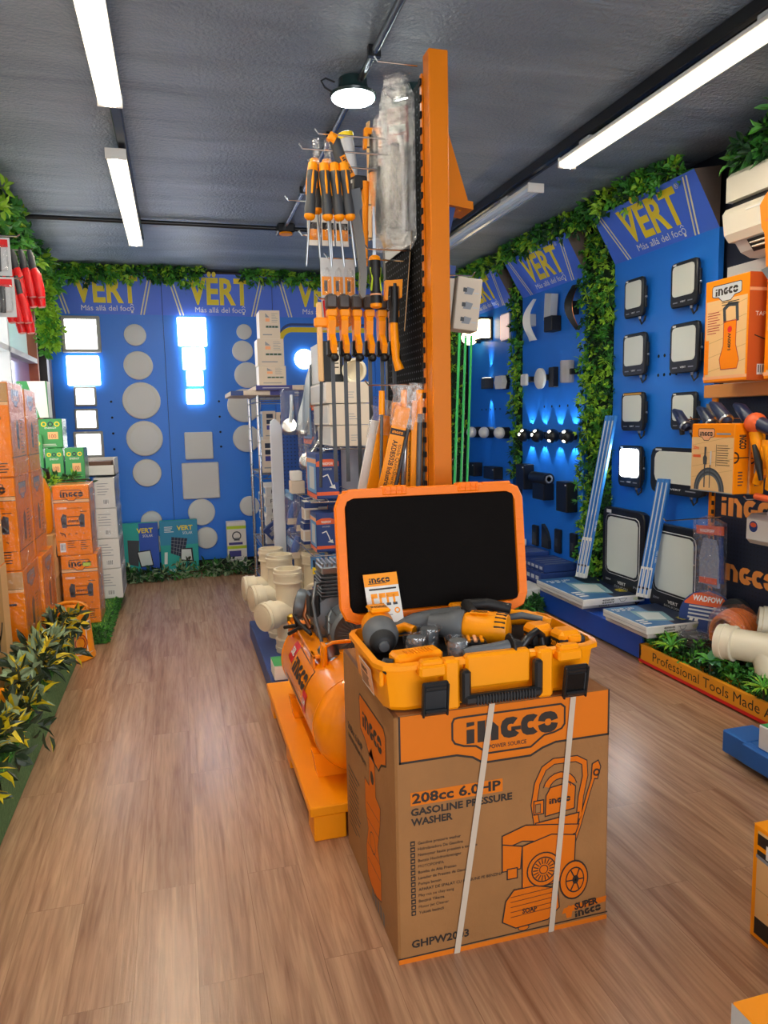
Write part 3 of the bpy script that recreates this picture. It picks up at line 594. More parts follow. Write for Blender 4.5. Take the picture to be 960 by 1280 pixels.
for i in range(4):
    carton('white_carton', (-.66+.008*i, 6.02, .108+.238*i), (-.475-.004*i, 6.46, .108+.238*i+.234), 'paper', 'white carton with grey print beside the aisle, %s of four stacked' % ['lowest', 'second from below', 'third from below', 'topmost'][i], group='white cartons stacked behind the orange ones', front=white_front, right=white_side, wrap=(i > 1))
# counter block behind with green cartons on it
tagb(MB().box((XL+.03, 5.68, .108), (-.69, 5.99, 1.05), 'paper', .006), 'display_plinth', 'white plinth hidden behind the orange washer cartons, carrying green cartons', 'plinth')
def green_front(b, fr, w, h):
    for i, c in enumerate(('yellow', 'navy', 'yellow')): b.ring(fr, w*(.22+.28*i), h*.82, w*.07, w*.12, 0, 360, c, 2, n=10)
    b.text(fr, 'ENERGY', w*.25, h*.66, h*.06, 'white', 2, w=w*.5); b.rect(fr, w*.36, h*.3, w*.8, h*.55, 'wood_print', 2); b.text(fr, '100', w*.42, h*.34, h*.13, 'maroon', 3, w=w*.3); bars(b, fr, w*.1, h*.12, w*.7, 2, h*.05, h*.015, 'white')
G = 'green cartons behind the orange washer cartons'
for lo, hi, lab in (((-.915, 5.72, 1.056), (-.795, 5.95, 1.3), 'green carton under the upper green one, left of the lower pair'), ((-.785, 5.72, 1.056), (-.655, 5.95, 1.3), 'green carton with pale side, right of the lower pair, beside an open box'),
                    ((-.945, 5.74, 1.304), (-.79, 5.95, 1.51), 'green carton standing on top of the lower green pair'), ((-1.07, 5.72, 1.056), (-.925, 5.95, 1.4), 'green carton half hidden behind the wrapped orange stack')):
    carton('green_carton', lo, hi, 'green_print', lab, group=G, front=green_front, right=lambda b, f, w, h: b.rect(f, 0, 0, w, h, 'film_thick', 2), tape=False)
carton('leaning_carton', (-1.08, 5.8, 1.52), (-.88, 5.95, 1.78), 'green_print', 'pale and green carton leaning above the green cartons by the window', right=lambda b, f, w, h: b.rect(f, 0, 0, w, h, 'white', 2), front=lambda b, f, w, h: b.poly(f, [(w*.35, h), (w*.95, h), (w*.99, 0), (w*.7, 0)], 'white', 2), tape=False)
garland([(-1.0, 5.64, 1.075), (-.8, 5.63, 1.075), (-.63, 5.66, 1.075)], .02, 260, 'short sprig of greenery lying under the green cartons', (.05, .014), (0, -.3, .6))
# open shallow box on the white cartons
b = MB(); lo, hi = (-.7, 6.06, 1.066), (-.48, 6.44, 1.2)
b.box(lo, (hi[0], hi[1], lo[2]+.01), 'paper'); b.box(lo, (lo[0]+.006, hi[1], hi[2]), 'paper'); b.box((hi[0]-.006, lo[1], lo[2]), hi, 'paper'); b.box(lo, (hi[0], lo[1]+.006, hi[2]-.05), 'paper'); b.box((lo[0], hi[1]-.006, lo[2]), hi, 'paper'); b.box((lo[0]+.02, 6.2, lo[2]+.01), (hi[0]-.03, 6.4, lo[2]+.11), mat('brown', '6B4630', .5), .004)
tagb(b, 'open_box', 'open white shallow box with brown contents on top of the white cartons', 'box')
# orange bag and brown crate in the gap
t = thing('fuel_can', (-.9, 5.3, .1), 'orange can with dark handle in the gap behind the wrapped stack', 'can')
# (stands on a tan carton)
b = MB(); b.lathe((-.93, 5.3, .75), (0, 0, 1), [(.085, 0), (.1, .03), (.1, .28), (.07, .36), (.035, .4), (.035, .43)], 'orange', 18); b.build('body', t, 40)
MB().tube([(-.90, 5.23, 1.1), (-.86, 5.2, 1.19), (-.83, 5.22, 1.17), (-.83, 5.27, 1.12)], .012, 'black').build('handle', t, 50); t.location = (-.93, 5.3, .75)
for c in kids(t): c.location = V(c.location)+V((.9-.93+.06, 0, .1-.75))
carton('tan_carton', (XL+.05, 5.18, .108), (-.82, 5.6, .748), 'tan', 'tan carton under the orange can in the dark gap', right=lambda b, f, w, h: (b.rect(f, 0, h*.55, w, h*.95, 'wood_print', 2), b.disc(f, w*.3, h*.8, w*.1, 'black', 3)), front=lambda b, f, w, h: b.rect(f, w*.6, h*.2, w*.95, h*.8, 'brown', 2))
# orange pail standing at the end of the turf step
t = thing('plastic_pail', (-.70, 4.87, 0), 'orange lidded pail with printed hose drawing on the floor by the turf step', 'pail')
b = MB(); b.lathe((-.70, 4.87, 0), (0, 0, 1), [(.122, 0), (.13, .008), (.13, .03), (.124, .04), (.108, .29), (.09, .325), (.05, .335)], mat('pail_orange', 'F5930C', .3), 32)
for a0, a1, z0, z1, m in ((-75, -20, .07, .26, 'orange'),): pass
def around(b, cx, cy, r, a0, a1, z0, z1, m, n=6, r2=None):
    P = []
    for i in range(n+1):
        a = R(a0+(a1-a0)*i/n); P += [(cx+r*math.cos(a), cy+r*math.sin(a), z0), (cx+(r2 or r)*math.cos(a), cy+(r2 or r)*math.sin(a), z1)]
    b.add(P, [(2*i, 2*i+2, 2*i+3, 2*i+1) for i in range(n)], m)
around(b, -.70, 4.87, .1245, -42, -39, .05, .26, 'white', 1, .1145); around(b, -.70, 4.87, .1247, -85, -18, .047, .051, 'white'); around(b, -.70, 4.87, .117, -36, -16, .19, .25, 'white', 3, .1135); 
for i in range(7): around(b, -.70, 4.87, .118, -35+2.7*i, -33.4+2.7*i, .197, .243, 'dark_print', 1, .115)
for rr in (.03, .045): 
    P = []
    for i in range(25):
        a = 2*math.pi*i/24; th = R(-62)+rr*1.0*math.cos(a)/.12; z = .12+rr*1.2*math.sin(a); k = .1255-.055*(z-.04); P.append((-.70+k*math.cos(th), 4.87+k*math.sin(th), z))
    b.tube(P, .003, 'maroon', 4)
b.build('body', t, 40)
b = MB(); b.tube([(-.70+.1*math.cos(R(a)), 4.84, .32+.05*math.sin(R(a))) for a in range(10, 171, 16)], .011, 'pail_orange', 8); b.build('handle', t, 50)
# variegated garland lying on the turf
garland([(-.74, 2.6, .25), (-.75, 2.9, .27), (-.74, 3.2, .25), (-.73, 3.4, .22)], .05, 300, 'dark and yellow leaf garland on the turf step, nearer clump at the left edge', (.085, .034), (.5, -.2, .5), mats=['leaf_dark', 'leaf_dark', 'leaf_pale'], sprig=6, var='leaf_yellow', k=.3)
garland([(-.78, 3.5, .3), (-.74, 3.75, .3), (-.73, 3.95, .27), (-.76, 4.15, .25), (-.74, 4.4, .23)], .055, 430, 'dark and yellow leaf garland drooping over the turf edge, middle clump', (.085, .034), (.5, -.2, .4), mats=['leaf_dark', 'leaf_dark', 'leaf_pale'], sprig=6, var='leaf_yellow', k=.3)
garland([(-.74, 4.45, .26), (-.72, 4.65, .3), (-.66, 4.7, .36)], .03, 150, 'dark leaf garland climbing over the orange pail', (.08, .034), (.4, -.4, .5), mats=['leaf_dark', 'leaf_dark', 'leaf_pale'], sprig=6, var='leaf_yellow', k=.3)
carton('small_carton', (-.93, 3.18, .212), (-.79, 3.46, .32), 'orange', 'small plain orange box on the turf at the left edge', tape=False)
tagb(MB().cyl((-.84, 3.5, .222), (-.805, 4.15, .222), .008, 'pink'), 'plastic_rod', 'thin pink plastic rod lying along the foot of the left cartons', 'rod')
# solar cartons, white carton and leaf garland along the back wall
def solar(b, fr, w, h, alt=False):
    b.rect(fr, w*.5, 0, w, h, 'blue_paint', 1) if not alt else b.rect(fr, 0, h*.55, w, h, mat('aqua_print', '2E8FB4', .5), 1)
    b.text(fr, 'VERT', w*.45, h*.82, h*.085, 'sign_yellow', 3, off=.03, w=w*.42); b.text(fr, 'SOLAR', w*.6, h*.74, h*.05, 'white', 3, w=w*.26)
    b.poly(fr, [(w*.2, h*.25), (w*.45, h*.2), (w*.5, h*.68), (w*.2, h*.7)] if not alt else [(w*.26, h*.4), (w*.6, h*.3), (w*.72, h*.66), (w*.3, h*.7)], 'navy' if alt else 'dark_grey', 3)
    if alt:
        for i in range(1, 5): b.line(fr, [(w*(.26+.01*i), h*(.4+.06*i)), (w*(.6+.025*i), h*(.3+.075*i))], .003, 'grey', 4)
        for i in range(1, 5): b.line(fr, [(w*(.26+.068*i), h*(.4-.02*i)), (w*(.3+.084*i), h*(.7-.008*i))], .003, 'grey', 4)
        b.poly(fr, [(w*.08, h*.2), (w*.16, h*.2), (w*.18, h*.42), (w*.1, h*.42)], 'white', 4)
    b.poly(fr, [(w*.5, h*.18), (w*.85, h*.2), (w*.78, h*.5), (w*.42, h*.48)] if not alt else [(w*.5, h*.25), (w*.86, h*.22), (w*.84, h*.48), (w*.52, h*.48)], 'black', 4); b.poly(fr, [(w*.53, h*.2), (w*.82, h*.22), (w*.76, h*.48), (w*.45, h*.46)] if not alt else [(w*.53, h*.27), (w*.82, h*.25), (w*.8, h*.455), (w*.55, h*.46)], 'led_plate', 5)
    b.text(fr, 'MAX' if alt else '6000K', w*(.1 if alt else .6), h*.05, h*.06, 'white', 3, off=.02, w=w*.28)
    if alt: bars(b, fr, w*.12, h*.88, w*.25, 4, h*.03, h*.012, 'white')
carton('solar_lamp_carton', (-.575, 7.28, .012), (-.225, 7.36, .53), 'teal_print', 'teal and blue solar lamp carton with a slanted panel, left one at the back wall', group='solar lamp cartons at the back wall', front=lambda b, f, w, h: solar(b, f, w, h), tape=False)
carton('solar_lamp_carton', (-.21, 7.30, .012), (.142, 7.38, .535), 'teal_print', 'teal solar lamp carton with a gridded panel picture, right one at the back wall', group='solar lamp cartons at the back wall', front=lambda b, f, w, h: solar(b, f, w, h, True), tape=False)
def narrow_front(b, fr, w, h):
    b.rect(fr, 0, h*.86, w, h*.92, 'lime', 2); b.rect(fr, 0, h*.46, w, h*.52, 'lime', 2); b.ring(fr, w*.5, h*.72, w*.18, w*.24, 0, 360, 'dark_grey', 2); b.rect(fr, w*.35, h*.62, w*.65, h*.68, 'grey', 2)
    b.rect(fr, w*.08, h*.3, w*.7, h*.42, 'purple_print', 2); b.rect(fr, w*.08, h*.54, w*.8, h*.59, 'purple_print', 2); bars(b, fr, w*.1, h*.26, w*.7, 5, h*.03, h*.01, 'grey'); b.rect(fr, 0, 0, w, h*.05, 'navy_print', 2)
carton('lamp_carton', (.415, 7.22, .012), (.6, 7.34, .5), 'paper', 'narrow white carton with lime bands on the floor left of the wire rack', front=narrow_front, tape=False)
garland([(-.58, 7.14, .035), (-.2, 7.14, .035), (.1, 7.18, .05), (.3, 7.2, .05), (.62, 7.12, .04)], .035, 900, 'dark glossy leaf garland on the floor along the back wall', (.07, .03), (0, -.5, .3), mats=['leaf_dark', 'leaf_b', 'leaf_pale', 'leaf_d'], sprig=6, var='leaf_pale', k=.3)
# hanging tools on a small rack above the cartons at left
t = thing('hanging_rail', (XL+.03, 4.3, 1.75), 'small black rail panel on the left wall carrying hanging packages', 'rail')
MB().box((XL+.003, 4.15, 1.9), (XL+.03, 4.75, 2.5), mat('panel_pale', 'A9B9B8', .4), .004).build('panel', t)
HK = [(4.3, 2.43), (4.3, 2.22), (4.66, 2.44), (4.66, 2.295)]
for y, z in HK: MB().tube([(XL+.03, y, z), (XL+.38, y, z), (XL+.395, y, z+.012)], .004, 'chrome', 6).build('hook', t)
def trowel(x, y, z, label, m='red'):
    """red rubber handle with dark ferrule, hung by its head"""
    t = thing('red_handled_tool', (x, y, z), label, 'hand tool', 'red handled tools hanging at left')
    MB().tube([(x, y, z+.01), (x+.008, y, z-.03), (x+.018, y, z-.1)], [.012, .018, .016], 'dark_grey', 8).build('head', t, 50)
    MB().tube([(x+.018, y, z-.09), (x+.028, y, z-.12), (x+.04, y, z-.2), (x+.046, y, z-.245)], [.018, .026, .027, .022], m, 10).build('handle', t, 50)
    MB().tube([(x+.046, y, z-.243), (x+.047, y, z-.25)], [.022, .016], mat('red_pale', 'F0B0AC', .4), 10).build('end_cap', t, 50)
for i in range(5): trowel(-.925+.045*i, 4.66, 2.43, 'red-handled tool in the upper row at left, %s' % ['nearest the wall', 'second from the wall', 'middle one', 'fourth from the wall', 'outermost'][i])
for i in range(4): trowel(-.89+.045*i, 4.72, 2.385, 'red-handled tool in the row just behind and below the upper one, %s' % ['nearest the wall', 'second from the wall', 'third from the wall', 'outermost'][i])
for i in range(3): trowel(-.90+.04*i, 4.64, 2.285, 'red-handled tool in the lower row at left, %s' % ['nearest the wall', 'middle one', 'outermost'][i])
for i in range(2): trowel(-.865+.045*i, 4.7, 2.235, 'red-handled tool lowest of all at left, %s' % ['inner', 'outer'][i])
def blister(x, y, z, w, h, label, face=FRONT, card='paper', item=None, name='blister_pack', cat='package', group=None, ax=(0, -1, 0)):
    """clear pack hanging from z down; item(b, fr) draws/builds the content in the frame of its lower left"""
    fr = face(x, y, z-h); t = thing(name, (x, y, z-h), label, cat, group)
    MB().fbox(Fr(fr.P(0, 0, -.004), fr.r, fr.u), w, h, .003, card, .0005).build('card', t)
    if item:
        b = MB(); item(b, fr, w, h); b.build('content', t, 40)
    MB().fbox(Fr(fr.P(.01, .02, .0), fr.r, fr.u), w-.02, h-.06, .028, 'film', .01).build('clear_cover', t)
    return t
for i, (x, y, z, h) in enumerate(((-.96, 4.28, 2.43, .2), (-.875, 4.29, 2.42, .19), (-.95, 4.26, 2.22, .22), (-.865, 4.27, 2.22, .2))):
    blister(x, y, z, .1, h, 'clear package of red and grey blades at the left edge, %s' % ['upper inner', 'upper outer', 'lower inner', 'lower outer'][i], group='clear packages hanging at the left edge', card='light_grey', item=lambda b, f, w, h: (b.tube([f.P(w*.4, h*.1, .015), f.P(w*.45, h*.75, .015)], .014, 'dark_grey'), b.rect(f, w*.1, h*.75, w*.9, h*.95, 'red', 1)))
# ---------------------------------------------------------------- big washer carton in the middle of the floor
def big_front(b, f, w, h):
    dk = 'dark_print'
    band = [(.012, .692), (.012, .567), (.17, .567), (.215, .555), (.245, .535), (.385, .535), (.42, .552), (.46, .563), (.625, .563), (.625, .692)]
    b.poly(f, band, mat('band_orange', 'DC7418', .65, spec=.2), 1); b.line(f, band[1:-1], .006, dk, 3); b.line(f, [(.013, .692), (.013, .566)], .005, dk, 3); b.line(f, [(.624, .692), (.624, .562)], .005, dk, 3)
    sh = [(.175, .67), (.475, .67), (.487, .66), (.487, .612), (.478, .6), (.455, .592), (.425, .588), (.385, .56), (.26, .56), (.225, .585), (.19, .59), (.165, .6), (.158, .612), (.158, .657), (.163, .668)]
    b.poly(f, sh, 'band_orange', 2); b.line(f, sh, .0055, dk, 4, True)
    b.logo(f, .198, .594, .074, dk, 4); b.text(f, 'POWER SOURCE', .262, .572, .011, dk, 4, off=.015, w=.11)
    b.rect(f, .04, .445, .302, .482, 'band_orange', 1); b.text(f, '208cc 6.0HP', .044, .452, .026, dk, 3, off=.03, w=.252)
    b.text(f, 'GASOLINE PRESSURE', .04, .418, .019, dk, 3, off=.035, w=.29); b.text(f, 'WASHER', .04, .390, .019, dk, 3, off=.035, w=.117)
    for i, s_ in enumerate(('Gasoline pressure washer', 'Hidrolavadora De Gasolina', 'Nettoyeur haute pression a essence', 'Benzin Hochdruckreiniger', 'MOTOPOMPA', 'Bomba de Alta Pressao', 'Lavador de Pressao de Gasolina', 'Pompa bensin', 'APARAT DE SPALAT CU PRESIUNE PE BENZINA', 'May rua xe chay xang', 'Benzinli Yikama', 'Motor Jet Cleaner', 'Yuksek basincli')):
        z = .335-.0165*i; b.rect(f, .037, z-.002, .05, z+.012, dk, 2); b.text(f, s_, .058, z, .008, dk, 3, off=.01)
    for i in range(13): b.rect(f, .040, .337-.0165*i, .047, .343-.0165*i, 'cardboard', 3.5)
    b.text(f, 'GHPW2003', .036, .042, .021, dk, 3, off=.03, w=.165)
    O = mat('ink_orange', 'D86C10', .65, spec=.2)
    cnt = [0]
    def S(P, w_=.0035, fill=O, h=2): cnt[0] += .45; b.poly(f, P, fill, h+cnt[0]); b.line(f, P, w_, dk, h+cnt[0]+.3, True)
    def tubeline(P, w_): b.line(f, P, w_, dk, 2); b.line(f, P, w_-.006, O, 3); [b.disc(f, q[0], q[1], (w_-.006)/2, O, 3.2, 10) for q in P[1:-1]]
    tubeline([(.405, .325), (.395, .39), (.405, .45), (.425, .49), (.455, .507), (.525, .505), (.55, .49), (.553, .45), (.54, .39), (.535, .33)], .02)
    tubeline([(.50, .20), (.535, .30), (.565, .40), (.585, .46)], .013); S([(.572, .44), (.592, .435), (.602, .47), (.594, .49), (.575, .482)]); b.ring(f, .588, .456, .006, .011, 0, 360, dk, 9)
    b.ring(f, .475, .42, .035, .055, 20, 160, O, 2); b.ring(f, .475, .42, .052, .055, 15, 165, dk, 3); b.ring(f, .475, .42, .033, .036, 15, 165, dk, 3)
    S([(.43, .35), (.52, .36), (.523, .425), (.505, .44), (.445, .432), (.432, .41)]); b.logo(f, .474, .385, .018, dk, 9, 'c')
    S([(.395, .36), (.425, .36), (.425, .40), (.395, .40)]); S([(.40, .365), (.415, .365), (.415, .39), (.40, .39)], .002, 'cardboard', 3); S([(.40, .30), (.53, .31), (.535, .345), (.40, .335)])
    S([(.30, .275), (.36, .29), (.47, .27), (.525, .285), (.535, .31), (.44, .325), (.37, .335), (.30, .315)]); S([(.30, .21), (.355, .21), (.36, .275), (.30, .29)])
    S([(.315, .185), (.345, .185), (.345, .215), (.315, .215)]); S([(.36, .14), (.52, .15), (.525, .28), (.45, .295), (.36, .275)])
    [b.disc(f, .425, .195, q, mm, 8+.4*k_, 24) for k_, (q, mm) in enumerate(((.052, dk), (.048, O), (.038, dk), (.034, O), (.014, dk), (.011, O)))]
    for a in range(0, 360, 20): b.line(f, [(.425+.018*math.cos(R(a)), .195+.018*math.sin(R(a))), (.425+.032*math.cos(R(a)), .195+.032*math.sin(R(a)))], .003, dk, 11)
    S([(.30, .06), (.34, .035), (.44, .04), (.475, .07), (.47, .13), (.40, .15), (.335, .15), (.31, .12)]); b.text(f, 'SOAP', .36, .075, .014, dk, 10, off=.03, w=.045)
    for i in range(5): b.line(f, [(.325+.0*i, .13-.015*i), (.455, .135-.015*i)], .0015, dk, 9)
    b.disc(f, .365, .03, .018, dk, 1, 14, .5); b.disc(f, .365, .03, .015, O, 1.5, 14, .5)
    [b.disc(f, c_, .145, q, mm, 9+.4*k_, 26, 1.3) for k_, (c_, q, mm) in enumerate(((.52, .046, dk), (.52, .042, O), (.523, .03, dk), (.523, .0265, O), (.525, .01, dk)))]
    for a in range(0, 360, 60): b.line(f, [(.525, .145), (.523+.026*math.cos(R(a)), .145+.035*math.sin(R(a)))], .004, dk, 12)
    b.poly(f, [(.485, .045), (.625, .055), (.628, .073), (.52, .066), (.49, .06)], O, 1); b.text(f, 'SUPER', .525, .05, .019, dk, 4, off=.05, w=.075, rot=5); b.logo(f, .527, .026, .023, dk, 4, rot=5); b.line(f, [(.0, .016), (.63, .022)], .004, dk, 1); b.rect(f, 0, 0, .63, .014, 'band_orange', .5)
    b.poly(f, [(.50, .03), (.515, .03), (.52, .06), (.505, .068), (.495, .05)], O, 2)
def big_side(b, f, w, h):
    dk = 'dark_print'; sh = [(.23, .62), (.50, .62), (.52, .6), (.52, .52), (.47, .5), (.44, .47), (.33, .47), (.28, .5), (.23, .51), (.22, .6)]
    b.poly(f, sh, 'ink_orange', 1); b.line(f, sh, .006, dk, 2, True); b.logo(f, .37, .53, .06, dk, 3, 'c')
    b.text(f, '208cc 6.0HP', .05, .44, .022, dk, 2, off=.03, w=.2); b.text(f, 'GASOLINE PRESSURE WASHER', .05, .41, .014, dk, 2, off=.03, w=.24)
    P = [(.28, .06), (.36, .04), (.44, .07), (.44, .16), (.41, .22), (.44, .3), (.45, .36), (.40, .37), (.395, .47), (.36, .5), (.33, .47), (.325, .37), (.27, .37), (.27, .28), (.30, .22), (.27, .15)]
    b.poly(f, P, 'ink_orange', 1); b.line(f, P, .003, dk, 2, True); b.disc(f, .36, .41, .02, dk, 2); b.ring(f, .35, .2, .03, .033, 0, 360, dk, 2)
    for z in (.12, .17, .25, .3): b.line(f, [(.29, z), (.43, z+.01)], .002, dk, 2)
    bars(b, f, .04, .3, .16, 12, .018, .006, dk); b.text(f, 'GHPW2003', .3, .0, .0, dk) if 0 else None
    for i in range(5): b.rect(f, .33+.03*i, .01, .35+.03*i, .05, 'brown_side', 1)
LO, HI = (.497, 1.737, 0), (1.127, 2.345, .693)
b = MB(); b.box(LO, HI, 'cardboard', .006); big_front(b, FRONT(*LO), .63, .693); big_side(b, WEST(LO[0], HI[1], 0), .608, .693)
f = TOP(LO[0], LO[1], HI[2]); b.rect(f, .01, .302, .62, .306, 'dark_print', .6); b.rect(f, 0, .27, .63, .335, 'tape', 1); b.rect(f, 0, 0, .012, .6, 'brown', .5)
big = tag(b.build('washer_carton'), 'large kraft carton with orange printed pressure washer, two white straps, open case on top', 'carton')
for (xt, xb) in ((.767, .661), (1.009, .946)):
    b = MB(); y = LO[1]-.0045; n = 10
    b.loft([[V((xt+(xb-xt)*k/n+s*.0085, y-.001*math.sin(3.14*k/n), .697-.697*k/n+.001)) for s in (-1, 1)] for k in range(n+1)], mat('strap_white', 'CBB9A4', .35), False, False, False)
    b.loft([[V((xt+.03*k/4*(1 if xt < .9 else .4)+s*.0085, y+.61*k/4, .6975)) for s in (-1, 1)] for k in range(5)], 'strap_white', False, False, False)
    b.build('strap', big)
# ---------------------------------------------------------------- orange tool case
def octa(x0, x1, y0, y1, c, z):
    return [V(p) for p in ((x0+c, y0, z), (x1-c, y0, z), (x1-c*.3, y0+c*.3, z), (x1, y0+c, z), (x1, y1-c, z), (x1-c*.3, y1-c*.3, z), (x1-c, y1, z), (x0+c, y1, z), (x0+c*.3, y1-c*.3, z), (x0, y1-c, z), (x0, y0+c, z), (x0+c*.3, y0+c*.3, z))]
X0, X1, Y0, Y1, ZB, ZR = .468, 1.092, 1.742, 2.105, .699, .828
case = thing('tool_case', ((X0+X1)/2, (Y0+Y1)/2, ZB), 'open orange tool case full of power tools on the big carton, black lined lid up', 'tool case')
b = MB(); co = 'case_orange'
b.loft([octa(X0+.02, X1-.02, Y0+.02, Y1-.012, .045, ZB), octa(X0+.012, X1-.012, Y0+.01, Y1-.008, .05, ZB+.012), octa(X0, X1, Y0, Y1, .05, ZR-.016), octa(X0-.012, X1+.012, Y0-.012, Y1+.008, .055, ZR-.012), octa(X0-.012, X1+.012, Y0-.012, Y1+.008, .055, ZR), octa(X0+.004, X1-.004, Y0+.004, Y1-.006, .048, ZR+.004), octa(X0+.008, X1-.008, Y0+.008, Y1-.01, .046, ZR-.01), octa(X0+.02, X1-.02, Y0+.02, Y1-.02, .04, ZB+.035)], co, True, False)
for x in (.648, .915):            # pillars beside the handle and the raised lip over it
    b.box((x-.022, Y0-.03, ZB+.004), (x+.022, Y0+.012, ZR+.008), co, .007)
b.box((.69, Y0-.02, ZB+.05), (.875, Y0+.01, ZR+.012), co, .007)
for x in (.595, .985): b.box((x-.036, Y0-.036, ZR-.03), (x+.036, Y0+.004, ZR+.002), co, .006); b.box((x-.03, Y0-.03, ZR-.002), (x+.03, Y0, ZR+.014), co, .005)
b.box((X0-.0, Y0+.02, ZR-.06), (X0+.012, Y1-.1, ZR-.018), co, .004)
b.build('base', case, 30)
b = MB(); b.add(octa(X0+.012, X1-.012, Y0+.012, Y1-.012, .045, ZB+.096), [tuple(range(12))], mat('foam', '141417', .95, bump=.4, bscale=300)); b.build('foam_inlay', case)
b = MB(); f = Fr((X0+.0005, 1.95, ZB+.025), (0, -1, 0), (-.12, 0, 1)); b.rect(f, 0, 0, .13, .075, 'white', 3); b.rect(f, .004, .004, .126, .071, 'salmon', 4); b.logo(f, .02, .045, .018, 'dark_print', 6); bars(b, f, .01, .035, .1, 5, .007, .003, 'dark_print', 6); b.build('side_sticker', case)
def latch(x, k):
    t = MB(); f = Fr((x-.035, Y0-.034, ZB+.003), (1, 0, 0), (-.03*k, -.14, 1)); t.fbox(f, .07, .094, .012, 'black_plastic', .004); t.fbox(Fr(f.P(.007, .012, .012), f.r, f.u), .056, .06, -.004, 'dark_grey', .002)
    t.fbox(Fr(f.P(.0, .0, .010), f.r, f.u), .006, .09, .008, 'black_plastic', .002); t.fbox(Fr(f.P(.064, .0, .010), f.r, f.u), .006, .09, .008, 'black_plastic', .002); t.fbox(Fr(f.P(.006, .01, .011), f.r, f.u), .058, .012, .01, 'black_plastic', .003); t.fbox(Fr(f.P(.006, .074, .011), f.r, f.u), .058, .01, .004, 'black_plastic', .002)
    tag(t.build('latch', case), 'black plastic latch')
latch(.594, .2); latch(.99, -.25)
b = MB(); y = Y0-.036
b.box((.672, y-.018, ZB+.018), (.895, y+.008, ZB+.046), 'black_plastic', .008); b.box((.669, y-.012, ZB+.02), (.694, y+.014, ZR-.018), 'black_plastic', .006); b.box((.874, y-.012, ZB+.02), (.898, y+.014, ZR-.012), 'black_plastic', .006)
for i in range(20): b.box((.705+.0085*i, y-.021, ZB+.02), (.709+.0085*i, y-.015, ZB+.044), 'rubber')
tag(b.build('handle', case), 'black carrying handle')
# lid
LT = R(7); lo = V((.445, 2.118, ZR+.008)); lf = Fr(lo, (1, 0, 0), (0, math.sin(LT), math.cos(LT))); LW, LH, ox = .622, .412, 0
def oc2(x0, x1, y0, y1, c, h): return [lf.P(a, q, h) for a, q in ((x0+c, y0), (x1-c, y0), (x1-c*.3, y0+c*.3), (x1, y0+c), (x1, y1-c), (x1-c*.3, y1-c*.3), (x1-c, y1), (x0+c, y1), (x0+c*.3, y1-c*.3), (x0, y1-c), (x0, y0+c), (x0+c*.3, y0+c*.3))]
b = MB(); m = 'lid_orange'
b.loft([oc2(.02, LW-.02, .02, LH-.02, .05, -.055), oc2(.006, LW-.006, .006, LH-.006, .05, -.045), oc2(0, LW, 0, LH, .05, -.004), oc2(.004, LW-.004, .004, LH-.004, .05, .004), oc2(.03, LW-.03, .03, LH-.028, .03, .002), oc2(.034, LW-.034, .034, LH-.03, .02, -.008)], m, True, False)
for x0, x1, y in ((.15, .23, LH-.012), (.395, .47, LH-.012)):
    b.fbox(Fr(lf.P(x0, y-.012, -.03), lf.r, lf.u), x1-x0, .03, .036, m, .004)
    for i in range(4): b.fbox(Fr(lf.P(x0+.008+.018*i, y-.010, .006), lf.r, lf.u), .004, .024, .004, m, .001)
    b.fbox(Fr(lf.P(x0+.004, y+.0, .006), lf.r, lf.u), x1-x0-.008, .004, .004, m, .001)
b.fbox(Fr(lf.P(.03, LH-.01, -.03), lf.r, lf.u), .12, .006, .03, m, .002); b.fbox(Fr(lf.P(.48, LH-.008, -.03), lf.r, lf.u), .1, .012, .034, m, .004)
for x in (.19, .36, .45): b.fbox(Fr(lf.P(x, -.012, -.03), lf.r, lf.u), .07, .022, .05, m, .004)
for i in range(8):
    b.fbox(Fr(lf.P(.006, .05+.04*i, -.002), lf.r, lf.u), .02, .003, .006, m); b.fbox(Fr(lf.P(LW-.026, .05+.04*i, -.002), lf.r, lf.u), .02, .003, .006, m)
lid = b.build('lid', case, 30)
b = MB(); b.loft([oc2(.034, LW-.034, .034, LH-.03, .004, -.006), oc2(.036, LW-.036, .036, LH-.032, .004, .0005)], mat('lid_foam', '13100F', .9, spec=.1, bump=.3, bscale=400), False, True); tag(b.build('foam_lining', lid), 'black foam lining')
# leaflet leaning in the lid
b = MB(); f = Fr((.522, 2.062, .848), (1, .02, .02), (-.055, .33, 1)); f = Fr(f.o, f.r, f.u); b.fbox(f, .106, .15, .0012, 'paper'); g = Fr(f.P(0, 0, .0012), f.r, f.u)
b.rect(g, 0, .112, .106, .15, 'case_orange', 1); b.logo(g, .016, .122, .018, 'dark_print', 3); b.rect(g, .012, .119, .07, .121, 'dark_print', 2); bars(b, g, .012, .1, .085, 1, .01, .005, 'dark_print', 2, 0)
for x in (.015, .04, .062, .082): b.rect(g, x, .055, x+.007, .084, 'case_orange', 2); b.rect(g, x, .076, x+.02, .09, 'case_orange', 2); b.rect(g, x-.002, .052, x+.012, .06, 'dark_grey', 2)
bars(b, g, .01, .04, .07, 6, .006, .0025, 'grey', 2); b.ring(g, .09, .035, .005, .009, 0, 360, 'case_orange', 2)
tag(b.build('leaflet'), 'white folded leaflet with orange header leaning in the open lid', 'leaflet')
